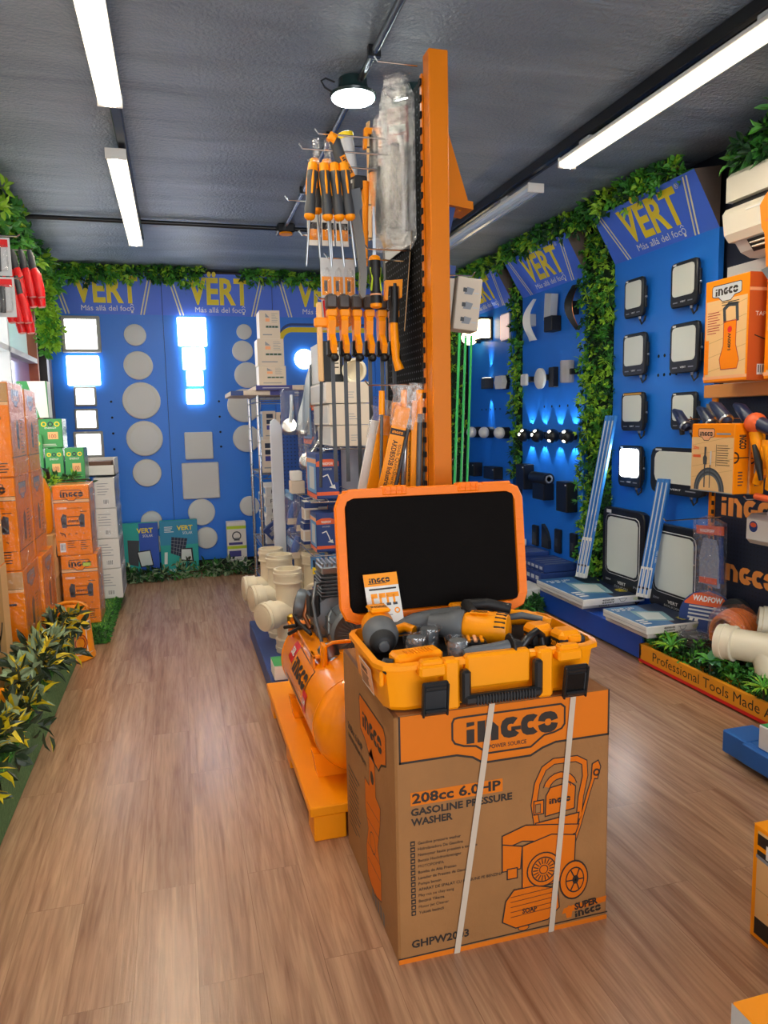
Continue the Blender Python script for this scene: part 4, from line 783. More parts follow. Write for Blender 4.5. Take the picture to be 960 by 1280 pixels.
# tools inside the case
ZF = ZB+.098
TG = 'power tools lying in the orange case'
t = thing('impact_wrench', (.525, 1.95, ZF), 'dark nosed orange impact wrench at the left end of the case', 'power tool', TG)
d = V((-.015, -.115, -.02)); p = V((.535, 2.04, ZF+.068))
MB().lathe(p, d, [(.038, 0), (.047, .02), (.047, .07)], co, 20).build('motor_housing', t, 40)
MB().lathe(p+d.normalized()*.07, d, [(.05, 0), (.051, .03), (.046, .05), (.03, .075), (.016, .08), (.014, .1)], 'mid_grey', 24).build('gear_housing', t, 40)
MB().lathe(p+d.normalized()*.11, d, [(.04, 0), (.043, .012), (.027, .045), (.02, .05)], 'rubber', 24).build('nose', t, 40)
b = MB(); b.fbox(Fr(p+V((-.03, -.06, .038)), (1, 0, 0), (0, 1, 0)), .06, .07, .012, co, .006); b.text(Fr(p+V((-.024, -.045, .0505)), (1, 0, 0), (0, 1, 0)), 'INGCO', 0, .006, .016, 'dark_print', 1, off=.04, w=.048); b.build('top_cover', t)
def charger(x, y, label):
    t = thing('battery_charger', (x+.065, y+.03, ZF), label, 'battery charger', TG); b = MB(); f = Fr((x, y, ZF+.005), (1, .1, 0), (-.1, 1, 0)); b.fbox(f, .135, .06, .045, co, .008)
    for i in range(9): b.fbox(Fr(f.P(.03+.009*i, .0, .045), f.r, f.u), .004, .035, .004, co, .001)
    b.fbox(Fr(f.P(.0, -.004, .006), f.r, f.u), .135, .012, .016, co, .004); b.build('housing', t); b = MB(); b.tube([f.P(-.002, .02, .02), f.P(-.02, .028, .024), f.P(-.028, .02, .015)], .013, 'black', 10)
    for i in range(5): b.tube([f.P(-.025, .01+.006*i, .02), f.P(-.035, .012+.006*i, .012), f.P(-.03, .0, .004)], .003, 'rubber', 5)
    b.build('cord', t, 50)
charger(.512, 1.757, 'ribbed orange charger lying at the front left of the case')
def cup(x, y, label):
    t = thing('wrapped_socket', (x, y, ZF), label, 'tool socket', 'foil wrapped sockets in the case')
    MB().lathe((x, y, ZF), (0, 0, 1), [(.026, 0), (.028, .05), (.024, .062), (.016, .062)], 'mid_grey', 16).build('socket', t, 40)
    b = MB(); n = 18; rg = []
    for r_, z in ((.031, 0), (.032, .045), (.036, .066)): rg.append([V((x+(r_+rnd.uniform(-.002, .003))*math.cos(6.283*j/n), y+(r_+rnd.uniform(-.002, .003))*math.sin(6.283*j/n), ZF+z+rnd.uniform(-.003, .004))) for j in range(n)])
    b.loft(rg, 'film_thick', False, False); b.build('plastic_wrap', t)
cup(.6, 1.868, 'plastic wrapped grey socket, left of three in the case'); cup(.662, 1.935, 'plastic wrapped grey socket, rear one of three in the case'); cup(.698, 1.802, 'plastic wrapped grey socket, front one of three near the case handle')
t = thing('rotary_hammer', (.84, 1.9, ZF), 'large orange drill body with cooling ribs lying in the middle of the case', 'power tool', TG)
d = V((.115, -.085, 0)).normalized(); p = V((.775, 1.955, ZF+.05)); b = MB(); b.lathe(p, d, [(.036, 0), (.046, .012), (.05, .05), (.05, .12), (.044, .132), (.03, .136)], co, 22); s = V((d.y, -d.x, 0))
for i in range(9):
    a = R(-70+17*i); v = s*math.cos(a)*0+V((0, 0, 1))*math.cos(a)+V((d.y, -d.x, 0))*math.sin(a); b.tube([p+d*.1+v*.05, p+d*.13+v*.047], .0028, 'dark_print', 4)
b.build('motor_housing', t, 40)
b = MB(); b.lathe(p, -d, [(.046, -.005), (.05, .005), (.048, .03), (.036, .06), (.03, .1)], 'mid_grey', 20); b.build('gear_collar', t, 40)
b = MB(); b.tube([p+d*.03+V((0, 0, .045)), p+V((.03, .05, .05)), p+V((.10, .06, .045)), p+V((.16, .02, .035))], [.014, .018, .018, .016], 'rubber', 10); b.build('handle', t, 50)
b = MB(); b.fbox(Fr(p+d*.03+V((-.02, -.02, .049)), d, V((0, 0, 1)).cross(d)), .05, .03, .003, co, .001); b.text(Fr(p+d*.04+V((-.015, -.012, .0525)), d, V((0, 0, 1)).cross(d)), 'INGCO', 0, 0, .012, 'dark_print', 1, off=.04, w=.04); b.build('name_plate', t)
t = thing('drill_driver', (.71, 2.03, ZF), 'dark and orange drill lying along the rear of the case', 'power tool', TG)
MB().tube([(.60, 2.07, ZF+.03), (.66, 2.06, ZF+.045), (.72, 2.05, ZF+.05), (.80, 2.04, ZF+.055)], [.02, .03, .034, .034], 'mid_grey', 14).build('body', t, 50)
MB().tube([(.80, 2.04, ZF+.055), (.88, 2.05, ZF+.05), (.96, 2.07, ZF+.045)], [.03, .024, .02], 'rubber', 12).build('grip', t, 50)
MB().fbox(Fr((.78, 2.06, ZF+.075), (1, 0, 0), (0, 1, 0)), .07, .035, .014, co, .005).build('fan_cover', t); MB().tube([(.57, 2.06, ZF+.02), (.62, 2.03, ZF+.045), (.64, 2.0, ZF+.04)], .014, co, 10).build('trigger_grip', t, 50)
t = thing('orbital_tool', (.96, 1.98, ZF), 'orange and grey slim power tool lying at the rear right of the case', 'power tool', TG)
MB().tube([(.87, 2.03, ZF+.03), (.92, 2.02, ZF+.05), (.99, 1.985, ZF+.05), (1.05, 1.94, ZF+.035)], [.015, .024, .024, .018], co, 12).build('body', t, 50)
MB().tube([(.90, 2.0, ZF+.05), (.97, 1.97, ZF+.062), (1.02, 1.935, ZF+.055)], [.008, .011, .008], 'mid_grey', 8).build('soft_grip', t, 50)
def battery(x, y, label, rot=0.0):
    t = thing('battery_pack', (x+.04, y+.03, ZF), label, 'battery', 'orange battery packs in the case'); f = Fr((x, y, ZF), (1, rot, 0), (-rot, 1, 0))
    MB().fbox(f, .078, .07, .05, 'dark_grey', .01).build('cell_case', t); MB().fbox(Fr(f.P(-.004, .002, .03), f.r, f.u), .07, .066, .034, co, .012).build('top_cover', t)
    b = MB(); b.fbox(Fr(f.P(.018, -.006, .032), f.r, f.u), .04, .012, .022, co, .004); b.build('release_button', t); b = MB(); g = Fr(f.P(-.005, .06, .012), -f.u, (0, 0, 1)); b.rect(g, .008, .0, .05, .03, 'dark_print', 2); b.text(g, '20V', .01, .008, .014, co, 4, w=.036, off=.03); b.build('rating_label', t)
battery(.945, 1.835, 'orange battery pack, rear of the two at the right end of the case', .1); battery(.99, 1.762, 'grey and orange battery pack, front one at the right end of the case', .05)
t = thing('auxiliary_handle', (.79, 1.765, ZF), 'dark auxiliary side handle with round flange across the front of the case', 'tool handle', TG)
MB().lathe((.70, 1.765, ZF+.035), (1, -.02, .06), [(.012, 0), (.014, .01), (.017, .03), (.0155, .07), (.017, .11), (.0185, .128)], 'mid_grey', 16).build('grip', t, 40)
MB().lathe((.832, 1.762, ZF+.042), (1, -.02, .06), [(.034, 0), (.036, .004), (.02, .012), (.014, .03)], 'rubber', 22).build('flange', t, 40)
t = thing('grip_clamp', (.915, 1.79, ZF), 'black curved handle strap beside the flange in the case', 'tool handle', TG)
MB().tube([(.875, 1.79, ZF+.02), (.895, 1.785, ZF+.05), (.93, 1.80, ZF+.065), (.955, 1.815, ZF+.045), (.955, 1.81, ZF+.02)], [.012, .012, .01, .01, .012], 'black_plastic', 10).build('strap', t, 50)
t = thing('multi_tool', (.765, 1.862, ZF), 'small dark tool foot with orange stripes beside the drill body', 'power tool', TG)
f = Fr((.735, 1.835, ZF+.005), (1, -.3, 0), (.3, 1, 0)); MB().fbox(f, .06, .05, .04, 'black_plastic', .008).build('case_body', t); b = MB()
for i in range(3): b.fbox(Fr(f.P(.004+.018*i, -.002, .036), f.r, f.u), .01, .05, .008, 'salmon' if i == 1 else co, .002)
b.build('stripe', t)
# ---------------------------------------------------------------- air compressor on an orange pallet
pal = thing('wooden_pallet', (.64, 2.98, 0), 'orange painted low pallet under the air compressor beside the big carton', 'pallet')
b = MB(); b.box((.372, 2.372, .095), (.79, 3.66, .13), 'orange', .004); b.build('deck', pal)
for y in (2.38, 2.95, 3.5): MB().box((.385, y, 0), (.50 if y < 2.5 else .79, y+.12, .094), 'orange', .004).build('block', pal)
tk = thing('air_compressor', (.62, 2.98, .13), 'glossy orange air compressor with grey pump standing on the orange pallet', 'air compressor')
cx, cz, rr = .60, .345, .182
b = MB(); pr = [(.01, 2.43), (.08, 2.436), (.13, 2.452), (.165, 2.48), (.18, 2.515), (rr, 2.54), (rr, 3.36), (.18, 3.385), (.165, 3.42), (.13, 3.448), (.08, 3.464), (.01, 3.47)]
b.lathe((cx, 0, cz), (0, 1, 0), pr, 'tank_orange', 48)
for y in (2.535, 3.36): b.lathe((cx, 0, cz), (0, 1, 0), [(rr, y-.004), (rr+.0025, y-.002), (rr+.0025, y+.004), (rr, y+.006)], 'tank_orange', 48, False, False)
b.build('tank', tk, 50)
def on_tank(b, y0, y1, a0, a1, m, e, n=8):
    r_ = rr+e; P = []
    for i in range(n+1):
        a = R(a0+(a1-a0)*i/n); P += [(cx+r_*math.cos(a), y0, cz+r_*math.sin(a)), (cx+r_*math.cos(a), y1, cz+r_*math.sin(a))]
    b.add(P, [(2*i, 2*i+1, 2*i+3, 2*i+2) for i in range(n)], m)
def tank_fr(y, a): a = R(a); n = V((math.cos(a), 0, math.sin(a))); return Fr(V((cx, y, cz))+n*(rr+.003), (0, -1, 0), V((0, -1, 0)).cross(n)*-1 if 0 else n.cross(V((0, -1, 0))))
b = MB(); on_tank(b, 2.76, 3.1, 176, 134, 'dark_print', .001); on_tank(b, 2.767, 3.093, 175, 135, 'tank_orange', .0018)
on_tank(b, 3.1, 3.2, 160, 134, 'red', .001); on_tank(b, 2.7, 2.78, 184, 160, 'red', .0024); on_tank(b, 2.76, 3.2, 186, 182, 'dark_print', .001)
f = tank_fr(3.07, 153); b.logo(f, .012, -.035, .078, 'dark_print', 0); f = tank_fr(3.19, 146); b.text(f, '50L', .01, -.015, .03, 'white', 0, off=.04, w=.07); f = tank_fr(2.775, 172); b.text(f, '2.5HP', .006, -.012, .024, 'white', 0, off=.04, w=.06)
b.build('label_sticker', tk)
for y in (2.62, 3.2):
    for s in (-1, 1):
        f = Fr((cx+s*.06, y, .131), (0, 1, 0), (-s*.0, 0, 1)); MB().add([(cx+s*.055, y-.03, .195), (cx+s*.055, y+.03, .195), (cx+s*.175, y+.03, .225), (cx+s*.175, y-.03, .225), (cx+s*.16, y-.035, .131), (cx+s*.16, y+.035, .131), (cx+s*.05, y-.035, .131), (cx+s*.05, y+.035, .131)], [(0, 1, 2, 3), (3, 2, 5, 4), (4, 5, 7, 6), (6, 7, 1, 0), (0, 3, 4, 6), (1, 7, 5, 2)], 'tank_orange').build('foot', tk)
b = MB(); b.box((.47, 2.8, .515), (.78, 3.34, .53), 'tank_orange', .003); b.box((.47, 2.8, .47), (.48, 2.86, .53), 'tank_orange'); b.box((.45, 3.28, .47), (.46, 3.34, .53), 'tank_orange'); b.build('pump_bracket', tk)
# pump: crankcase, cylinder with fins, motor with fan guard, air filter, pipes
b = MB(); b.lathe((.60, 3.1, .62), (0, 1, 0), [(.06, -.09), (.085, -.08), (.085, .1), (.06, .11)], 'cast', 20); b.box((.53, 3.02, .53), (.68, 3.2, .62), 'cast', .01); b.build('crankcase', tk, 40)
b = MB(); b.box((.575, 3.05, .68), (.665, 3.17, .80), 'cast', .006)
for i in range(7): b.box((.555, 3.03, .69+.016*i), (.685, 3.19, .697+.016*i), 'cast', .002)
b.box((.56, 3.035, .80), (.68, 3.185, .835), 'steel', .006)
for i in range(6): b.box((.563+.02*i, 3.04, .834), (.573+.02*i, 3.18, .85), 'steel', .002)
b.build('cylinder_head', tk)
b = MB(); b.lathe((.665, 2.86, .585), (0, 1, 0), [(.09, 0), (.105, .015), (.105, .12), (.095, .2), (.08, .24)], 'cast', 26)
for i in range(16): a = 2*math.pi*i/16; b.box((.665+.104*math.cos(a)-.003, 2.89, .585+.104*math.sin(a)-.003), (.665+.112*math.cos(a)+.003, 3.05, .585+.112*math.sin(a)+.003), 'cast')
b.build('motor', tk, 40)
b = MB(); b.lathe((.665, 2.858, .585), (0, -1, 0), [(.094, 0), (.09, .006), (.02, .012)], 'black', 28)
for i in range(28): a = 2*math.pi*i/28; b.tube([(.665+.03*math.cos(a), 2.842, .585+.03*math.sin(a)), (.665+.092*math.cos(a), 2.85, .585+.092*math.sin(a))], .0032, 'mid_grey', 5)
b.lathe((.665, 2.852, .585), (0, -1, 0), [(.1, 0), (.104, .004), (.097, .01), (.09, .006)], 'cast', 28); b.build('fan_guard', tk, 40)
b = MB(); b.lathe((.545, 2.80, .50), (-.12, -.25, -.2) if 0 else (.1, -.3, -.5), [(.03, -.07), (.042, -.06), (.042, -.01), (.038, -.006), (.042, 0), (.042, .05)], 'steel', 20); b.build('air_filter', tk, 40)
b = MB(); b.lathe((.545+.1*.08, 2.80-.3*.08, .50-.5*.08), (.1, -.3, -.5), [(.044, 0), (.044, .03), (.036, .045)], 'black_plastic', 20); b.build('filter_cap', tk, 40)
b = MB(); b.tube([(.575, 3.06, .76), (.53, 3.02, .77), (.51, 2.98, .70), (.515, 2.94, .62), (.53, 2.9, .54)], .007, 'cast', 10); b.tube([(.57, 3.15, .74), (.52, 3.16, .68), (.50, 3.16, .6), (.52, 3.12, .55)], .010, 'copper', 10); b.tube([(.60, 3.0, .66), (.57, 2.95, .64), (.56, 2.9, .58)], .008, 'cast', 10); b.build('air_pipe', tk, 50)
b = MB(); b.lathe((.52, 3.22, .63), (-.5, .2, .1), [(.06, 0), (.07, .02), (.07, .04), (.062, .046), (.03, .05)], 'cast', 22); b.build('valve_cover', tk, 40)
b = MB(); b.box((.50, 3.0, .63), (.545, 3.1, .73), 'black_plastic', .008); b.build('pressure_switch', tk)
b = MB(); b.tube([(.48, 3.22, .52), (.46, 3.2, .6), (.47, 3.1, .58), (.50, 3.0, .56)], .008, 'black', 8); b.tube([(.43, 3.3, .515), (.46, 3.24, .535), (.52, 3.16, .55), (.57, 3.1, .56)], .009, 'black', 8); b.tube([(.44, 3.24, .50), (.48, 3.18, .54), (.54, 3.1, .56)], .009, 'black', 8); b.build('cable', tk, 50)
b = MB(); b.tube([(.52, 2.78, .53), (.515, 2.77, .57), (.545, 2.77, .585), (.62, 2.77, .585)], .008, 'tank_orange', 8); b.box((.50, 2.74, .5), (.52, 2.8, .585), 'tank_orange', .004); b.build('carry_handle', tk, 50)
b = MB(); b.lathe((.47, 3.36, .53), (0, 0, 1), [(.014, -.06), (.02, -.01), (.02, .02), (.01, .03)], mat('brass', 'C9A24A', .3, 1), 12); b.build('gauge_valve', tk, 40)
# ---------------------------------------------------------------- floodlights on the first right-hand board
def floodlight(y0, y1, z0, z1, label, lit=False, d=.045, x=HX-.012, big=False, brow=False):
    """slim floodlight facing -X; body, glass, bracket, cable loop"""
    w, h = y1-y0, z1-z0; t = thing('floodlight', (x, (y0+y1)/2, z0), label, 'floodlight', 'floodlights on the right wall board')
    f = WEST(x-d, y1, z0); c = .1*w
    def oct_(a0, a1, b0, b1, c, hh): return [f.P(a, q, hh) for a, q in ((a0+c, b0), (a1-c, b0), (a1-c*.3, b0+c*.3), (a1, b0+c), (a1, b1-c), (a1-c*.3, b1-c*.3), (a1-c, b1), (a0+c, b1), (a0+c*.3, b1-c*.3), (a0, b1-c), (a0, b0+c), (a0+c*.3, b0+c*.3))]
    b = MB(); b.loft([oct_(.01, w-.01, .01, h-.01, c, -d+.012), oct_(0, w, 0, h, c, -d*.45), oct_(0, w, 0, h, c, -.006), oct_(.006, w-.006, .006, h-.006, c, 0)], 'black_plastic')
    g0 = .2 if big else .24
    b.text(f, 'VERT', w*.4, h*.1, h*.035, 'white', 1, off=.02, w=w*.2)
    if big: b.text(f, 'SOLKXN', w*.33, h*.055, h*.025, 'light_grey', 1, w=w*.32); b.text(f, '200W', w*.1, h*.11, h*.025, 'light_grey', 1, w=w*.13); b.text(f, 'IP66', w*.78, h*.11, h*.025, 'light_grey', 1, w=w*.12)
    else: b.rect(f, w*.12, h*.1, w*.3, h*.125, 'grey', 1); b.rect(f, w*.68, h*.1, w*.86, h*.125, 'grey', 1)
    b.rect(f, w*.1, h*.93, w*.22, h*.97, 'white', 1)
    if brow: b.rect(f, w*.12, h*.93, w*.9, h*.985, mat('amber', 'C08A28', .4), 1.5)
    b.build('lamp_body', t, 30)
    b = MB(); r0 = .08*w; m = 'flood_lit' if lit else 'led_off'
    b.loft([oct_(w*.09, w*.91, h*g0, h*.92, r0*1.2, -.0005), oct_(w*.09, w*.91, h*g0, h*.92, r0*1.2, .002), oct_(w*.1, w*.9, h*(g0+.008), h*.912, r0, .003)], m if not big else 'white', False, False)
    b.add(oct_(w*.1, w*.9, h*(g0+.008), h*.912, r0, .003) if not big else oct_(w*.13, w*.87, h*(g0+.03), h*.89, r0, .0022), [tuple(range(12))], m)
    if not lit:
        n = 26 if big else 11
        for i in range(n): z = h*(g0+.05)+i*(h*(.84-g0))/n; b.rect(f, w*.15, z, w*.85, z+h*.004, 'light_grey', 4)
    b.build('lens', t)
    b = MB(); s = f.P(w, h*.45, -d*.6)
    b.fbox(Fr(f.P(w, h*.2, -d*.7), f.r, f.u), .006, h*.55, .016, 'black_plastic', .002); b.lathe(f.P(w+.004, h*.47, -d*.5), f.r, [(.008, 0), (.008, .006), (.004, .01)], 'steel', 10); b.build('bracket', t, 40)
    b = MB(); q = f.P(w*.72, 0, -d*.5); b.tube([q, q+V((0, 0, -.02)), q+V((.0, -.02, -.05)), q+V((.01, -.035, -.03)), q+V((.02, -.03, -.0))], .006, 'black', 6); b.lathe(q+V((0, 0, .004)), (0, 0, -1), [(.012, 0), (.009, .02)], 'steel' if not big else 'black', 8); b.build('cable', t, 50)
    return t
for a, lab, kw in (((4.25, 4.46, 2.09, 2.34), 'small unlit floodlight, topmost left on the board', {}), ((3.735, 3.975, 2.085, 2.35), 'unlit floodlight at the top right of the board', {}), ((4.215, 4.467, 1.71, 1.985), 'unlit floodlight, left one of the second row', {}), ((3.708, 3.968, 1.695, 1.99), 'larger unlit floodlight, right one of the second row', {}),
                   ((4.22, 4.472, 1.345, 1.6), 'floodlight with amber top strip, left one of the third row', {'brow': True}), ((3.713, 3.943, 1.355, 1.58), 'yellowish floodlight, right one of the third row beside the dark hangers', {}), ((4.235, 4.495, .965, 1.245), 'the only switched-on floodlight, glaring white', {'lit': True})):
    floodlight(*a, lab, **kw)
floodlight(3.60, 4.11, .955, 1.245, 'wide unlit floodlight half behind the hanging hose carton', d=.06)
floodlight(4.145, 4.635, .22, .81, 'very large floodlight standing low, left one of the pair', big=True, d=.07)
floodlight(3.59, 4.085, .215, .765, 'very large floodlight standing low, right one of the pair', big=True, d=.07)
sp = bpy.data.lights.new('spot', 'AREA'); sp.shape = 'RECTANGLE'; sp.size = .16; sp.size_y = .18; sp.energy = 3
# ---------------------------------------------------------------- wall lamps on the second and third boards
def curved(y, z, label, flip=1, m='white', inner='white'):
    t = thing('curved_wall_lamp', (HX, y, z), label, 'wall lamp', 'curved wall lamps under the second sign'); b = MB(); n = 12; rg = []
    for i in range(n+1):
        k = i/n; zz = z+.34*k; wv = math.sin(math.pi*k)*.085+.012; rg.append([V((HX-.01-wv*.55, y+.07-(.12*k if flip > 0 else .12*(1-k)), zz)), V((HX-.03-wv, y+.0-(.05*k if flip > 0 else .05*(1-k)), zz)), V((HX-.012-wv*.7, y-.07+(.03*k), zz))])
    b.loft(rg, m, False, False, False); b.loft([[p+V((.006, 0, 0)) for p in r] for r in rg], inner, False, False, False); b.build('shade', t, 60)
    MB().box((HX-.06, y-.03, z+.12), (HX-.001, y+.03, z+.22), 'light_grey' if m == 'white' else 'black', .004).build('wall_mount', t)
curved(5.86, 2.1, 'white curved shell wall lamp, left one below the second sign')
t = thing('tapered_wall_lamp', (HX, 5.48, 2.14), 'pale slanted bar wall lamp with dark base, middle one below the second sign', 'wall lamp')
MB().extr(WEST(HX-.05, 5.55, 2.2), [(0, .03), (.1, .0), (.13, .22), (.02, .24)], -.03, .03, 'light_grey').build('shade', t); MB().box((HX-.09, 5.4, 2.13), (HX-.001, 5.53, 2.25), 'black', .005).build('lamp_base', t)
curved(5.16, 2.1, 'black curved wall lamp with copper inside, right one below the second sign', -1, 'black', 'copper')
def block_lamp(y, z, label, kind):
    t = thing('block_wall_lamp', (HX, y, z), label, 'wall lamp', 'middle row of small wall lamps')
    MB().box((HX-.07, y-.075, z+.03), (HX-.001, y+.075, z+.075), 'black', .004).build('lamp_bar', t)
    if kind == 0: MB().box((HX-.1, y-.055, z), (HX-.071, y+.055, z+.1), 'white', .01).build('diffuser', t)
    elif kind == 1: MB().lathe((HX-.072, y, z+.045), (-1, 0, 0), [(.085, 0), (.085, .02), (.07, .03)], 'white', 22).build('diffuser', t, 40); MB().box((HX-.05, y-.16, z-.03), (HX-.001, y-.08, z+.13), 'black', .004).build('lamp_plate', t)
    else: MB().lathe((HX-.06, y, z-.03), (0, 0, 1), [(.05, 0), (.055, .01), (.055, .16), (.05, .17)], mat('smoky', 'C9C2BC', .1, alpha=.6), 18).build('diffuser', t, 40)
block_lamp(5.88, 1.72, 'small white block wall lamp with dark bar, left of the middle row', 0); block_lamp(5.60, 1.72, 'round white wall lamp on dark plate, middle of the row', 1); block_lamp(5.2, 1.74, 'clear cylinder wall lamp with dark bar, right of the middle row', 2)
def spot(loc, d, power, size=45, blend=.3, col=(.75, .9, 1), parent=None):
    l = bpy.data.lights.new('beam', 'SPOT'); l.energy = power; l.spot_size = R(size); l.spot_blend = blend; l.color = col; l.shadow_soft_size = .006
    o = bpy.data.objects.new('beam', l); COL.objects.link(o); o.rotation_euler = V(d).to_track_quat('-Z', 'Y').to_euler()
    if parent: o.parent = parent; o.location = V(loc)-wloc(parent)
    else: o.location = loc
    return o
for i, y in enumerate((5.9, 5.66, 5.4, 5.165)):
    t = thing('ball_wall_lamp', (HX, y, 1.235), 'black ball wall lamp shining up and down, %s in the lit row' % ['leftmost', 'second from the left', 'third from the left', 'rightmost'][i], 'wall lamp', 'black ball lamps with light beams')
    c = V((HX-.075, y, 1.295)); MB().ball(c, .058, 'black_plastic', 20).build('lamp_body', t, 60); MB().cyl(c, (HX-.001, y, 1.295), .03, 'black').build('wall_mount', t, 40)
    b = MB()
    for dy, dz in (((-.3, .62), (-.3, -.62)) if i > 1 else ((-.1, .1), (-.4, .75))):
        d = V((-.65, dy, dz)).normalized(); b.lathe(c+d*.052, d, [(.014, 0), (.014, .006), (.010, .008)], 'eye_lit', 10)
    b.build('lens', t, 40)
    for s in (1, -1):
        for k in (-.3, .3): spot((HX-.026, y, 1.295+s*.05), (.17, k, s), 3.2, 38, .25, parent=t)
# third board: lit lantern, cube lamp with beams, white globes
t = thing('lantern_wall_lamp', (HX, 6.80, 2.2), 'lit box lantern wall lamp with dark frame on the farthest board', 'wall lamp', 'lit lanterns on the farthest board')
MB().box((HX-.12, 6.74, 2.22), (HX-.02, 6.87, 2.40), 'sconce_lit', .012).build('diffuser', t); MB().box((HX-.13, 6.73, 2.4), (HX-.001, 6.88, 2.42), 'black', .004).box((HX-.13, 6.73, 2.2), (HX-.001, 6.88, 2.22), 'black', .004).box((HX-.02, 6.73, 2.2), (HX-.001, 6.88, 2.42), 'black', .004).build('frame', t)
t = thing('lantern_wall_lamp', (HX, 7.05, 2.2), 'lit round globe lantern beside the hanging cartons', 'wall lamp', 'lit lanterns on the farthest board')
MB().ball((HX-.11, 7.05, 2.26), .085, 'sconce_lit', 18, (1, 1, .9)).build('diffuser', t, 60); MB().cyl((HX-.1, 7.05, 2.25), (HX-.001, 7.05, 2.25), .05, 'black').build('wall_mount', t, 40)
t = thing('plate_wall_lamp', (HX, 6.42, 2.17), 'flat pinkish glowing plate lamp right of the lanterns on the farthest board', 'wall lamp')
MB().box((HX-.035, 6.33, 2.17), (HX-.001, 6.5, 2.40), mat('plate_glow', 'E8C8C0', .4, emit=.5), .01).build('diffuser', t); MB().box((HX-.02, 6.32, 2.16), (HX-.0005, 6.51, 2.41), 'light_grey', .004).build('frame', t)
t = thing('cube_wall_lamp', (HX, 6.77, 1.735), 'small dark cube wall lamp throwing thin beams up and down', 'wall lamp')
MB().box((HX-.09, 6.72, 1.735), (HX-.001, 6.82, 1.84), 'dark_grey', .004).build('lamp_body', t); MB().box((HX-.08, 6.73, 1.84), (HX-.02, 6.81, 1.843), 'eye_lit').build('lens', t)
for s in (1, -1):
    for k in (-.12, .12): spot((HX-.03, 6.77, 1.787+s*.07), (.12, k, s), 9, 20, .3, parent=t)
t = thing('hexagon_wall_lamp', (HX, 6.42, 1.73), 'white and black hexagonal wall lamp right of the small cube lamp', 'wall lamp')
MB().extr(WEST(HX-.03, 6.53, 1.72), [(0, .06), (.03, .12), (.15, .12), (.18, .06), (.15, 0), (.03, 0)], 0, .05, 'white').build('diffuser', t); MB().extr(WEST(HX-.0, 6.47, 1.715), [(0, .065), (.03, .13), (.10, .13), (.13, .065), (.10, 0), (.03, 0)], .0, .03, 'black').build('lamp_base', t)
for i, y in enumerate((7.08, 6.76, 6.4)):
    t = thing('capsule_wall_lamp', (HX, y, 1.25), 'white rounded wall lamp with dark back, %s in the row over the green rods' % ['leftmost', 'middle one', 'rightmost'][i], 'wall lamp', 'white capsule lamps')
    MB().ball((HX-.085, y, 1.31), .062, 'white', 18, (.8, 1.25, .9)).build('diffuser', t, 60); MB().cyl((HX-.06, y-.02, 1.31), (HX-.001, y-.02, 1.31), .055, 'black').build('wall_mount', t, 40)
for lo, hi, lab in (((5.86, .82), (6.02, 1.04), 'flat black box lamp at the left end of the lower row'), ((5.12, .70), (5.29, .94), 'flat black box lamp at the right end of the lower row'), ((7.0, .86), (7.12, 1.0), 'small black box lamp low on the farthest board'), ((6.5, .86), (6.75, .98), 'wide black box lamp low on the farthest board')):
    t = thing('box_wall_lamp', (HX, (lo[0]+hi[0])/2, lo[1]), lab, 'wall lamp', 'black outdoor wall lamps, lower row'); MB().box((HX-.1, lo[0], lo[1]), (HX-.001, hi[0], hi[1]), 'black_plastic', .005).build('lamp_body', t); MB().box((HX-.102, lo[0]+.01, hi[1]-.03), (HX-.0995, lo[0]+.03, hi[1]-.02), 'white').build('sticker', t)
t = thing('cylinder_wall_lamp', (HX, 5.58, .78), 'black lamp with a lying cylinder over a box, lower row', 'wall lamp')
MB().cyl((HX-.07, 5.74, .94), (HX-.07, 5.46, .94), .05, 'black_plastic', seg=20).lathe((HX-.07, 5.459, .94), (0, -1, 0), [(.034, 0), (.03, .002), (.02, -.0)], 'grey', 18).build('cylinder_head', t, 40); MB().box((HX-.1, 5.5, .76), (HX-.001, 5.7, .9), 'black_plastic', .004).build('lamp_body', t)
for i, (y, h) in enumerate(((5.8, .18), (5.6, .2), (5.4, .2), (5.15, .2))):
    t = thing('step_lamp', (HX, y, .34), 'small black step lamp near the floor, %s of four on the board' % ['leftmost', 'second from left, rounded', 'third from left', 'rightmost'][i], 'wall lamp', 'black step lamps at the board foot')
    if i == 1: MB().extr(WEST(HX-.001, y+.06, .34), [(0, 0), (.12, 0), (.115, .07), (.085, .13), (.05, .17), (0, .2)], 0, .03, 'black_plastic').build('lamp_body', t)
    else: MB().box((HX-.03, y-.045, .33), (HX-.001, y+.045, .33+h), 'black_plastic', .006).build('lamp_body', t); MB().box((HX-.033, y-.02, .39), (HX-.029, y+.02, .45), 'dark_grey').build('lens', t)
# ---------------------------------------------------------------- blue plinth, lamp cartons and tube boxes
def plinth(lo, hi, label, m='blue_paint'):
    b = MB(); b.box((lo[0], lo[1], .012), hi, m, .004); b.box((lo[0]+.02, lo[1]+.02, 0), (hi[0], hi[1]-.02, .014), 'black'); return tagb(b, 'display_plinth', label, 'plinth')
plinth((2.575, 3.66, 0), (2.99, 4.93, .158), 'low blue plinth carrying white lamp cartons under the floodlight board')
plinth((2.72, 5.05, 0), (2.99, 7.2, .158), 'low blue plinth along the farther right wall boards')
def flat_side(b, f, w, h): b.text(f, '4000HR', w*.3, h*.55, h*.22, 'dark_print', 2, off=.03, w=w*.2); b.text(f, '6500T', w*.3, h*.2, h*.22, 'dark_print', 2, off=.03, w=w*.2); b.line(f, [(w*.55, h*.7), (w*.7, h*.7), (w*.66, h*.3), (w*.6, h*.3), (w*.58, h*.7)], h*.05, 'dark_print', 2); b.text(f, 'VERT', w*.8, h*.3, h*.4, 'lime', 2, w=w*.15)
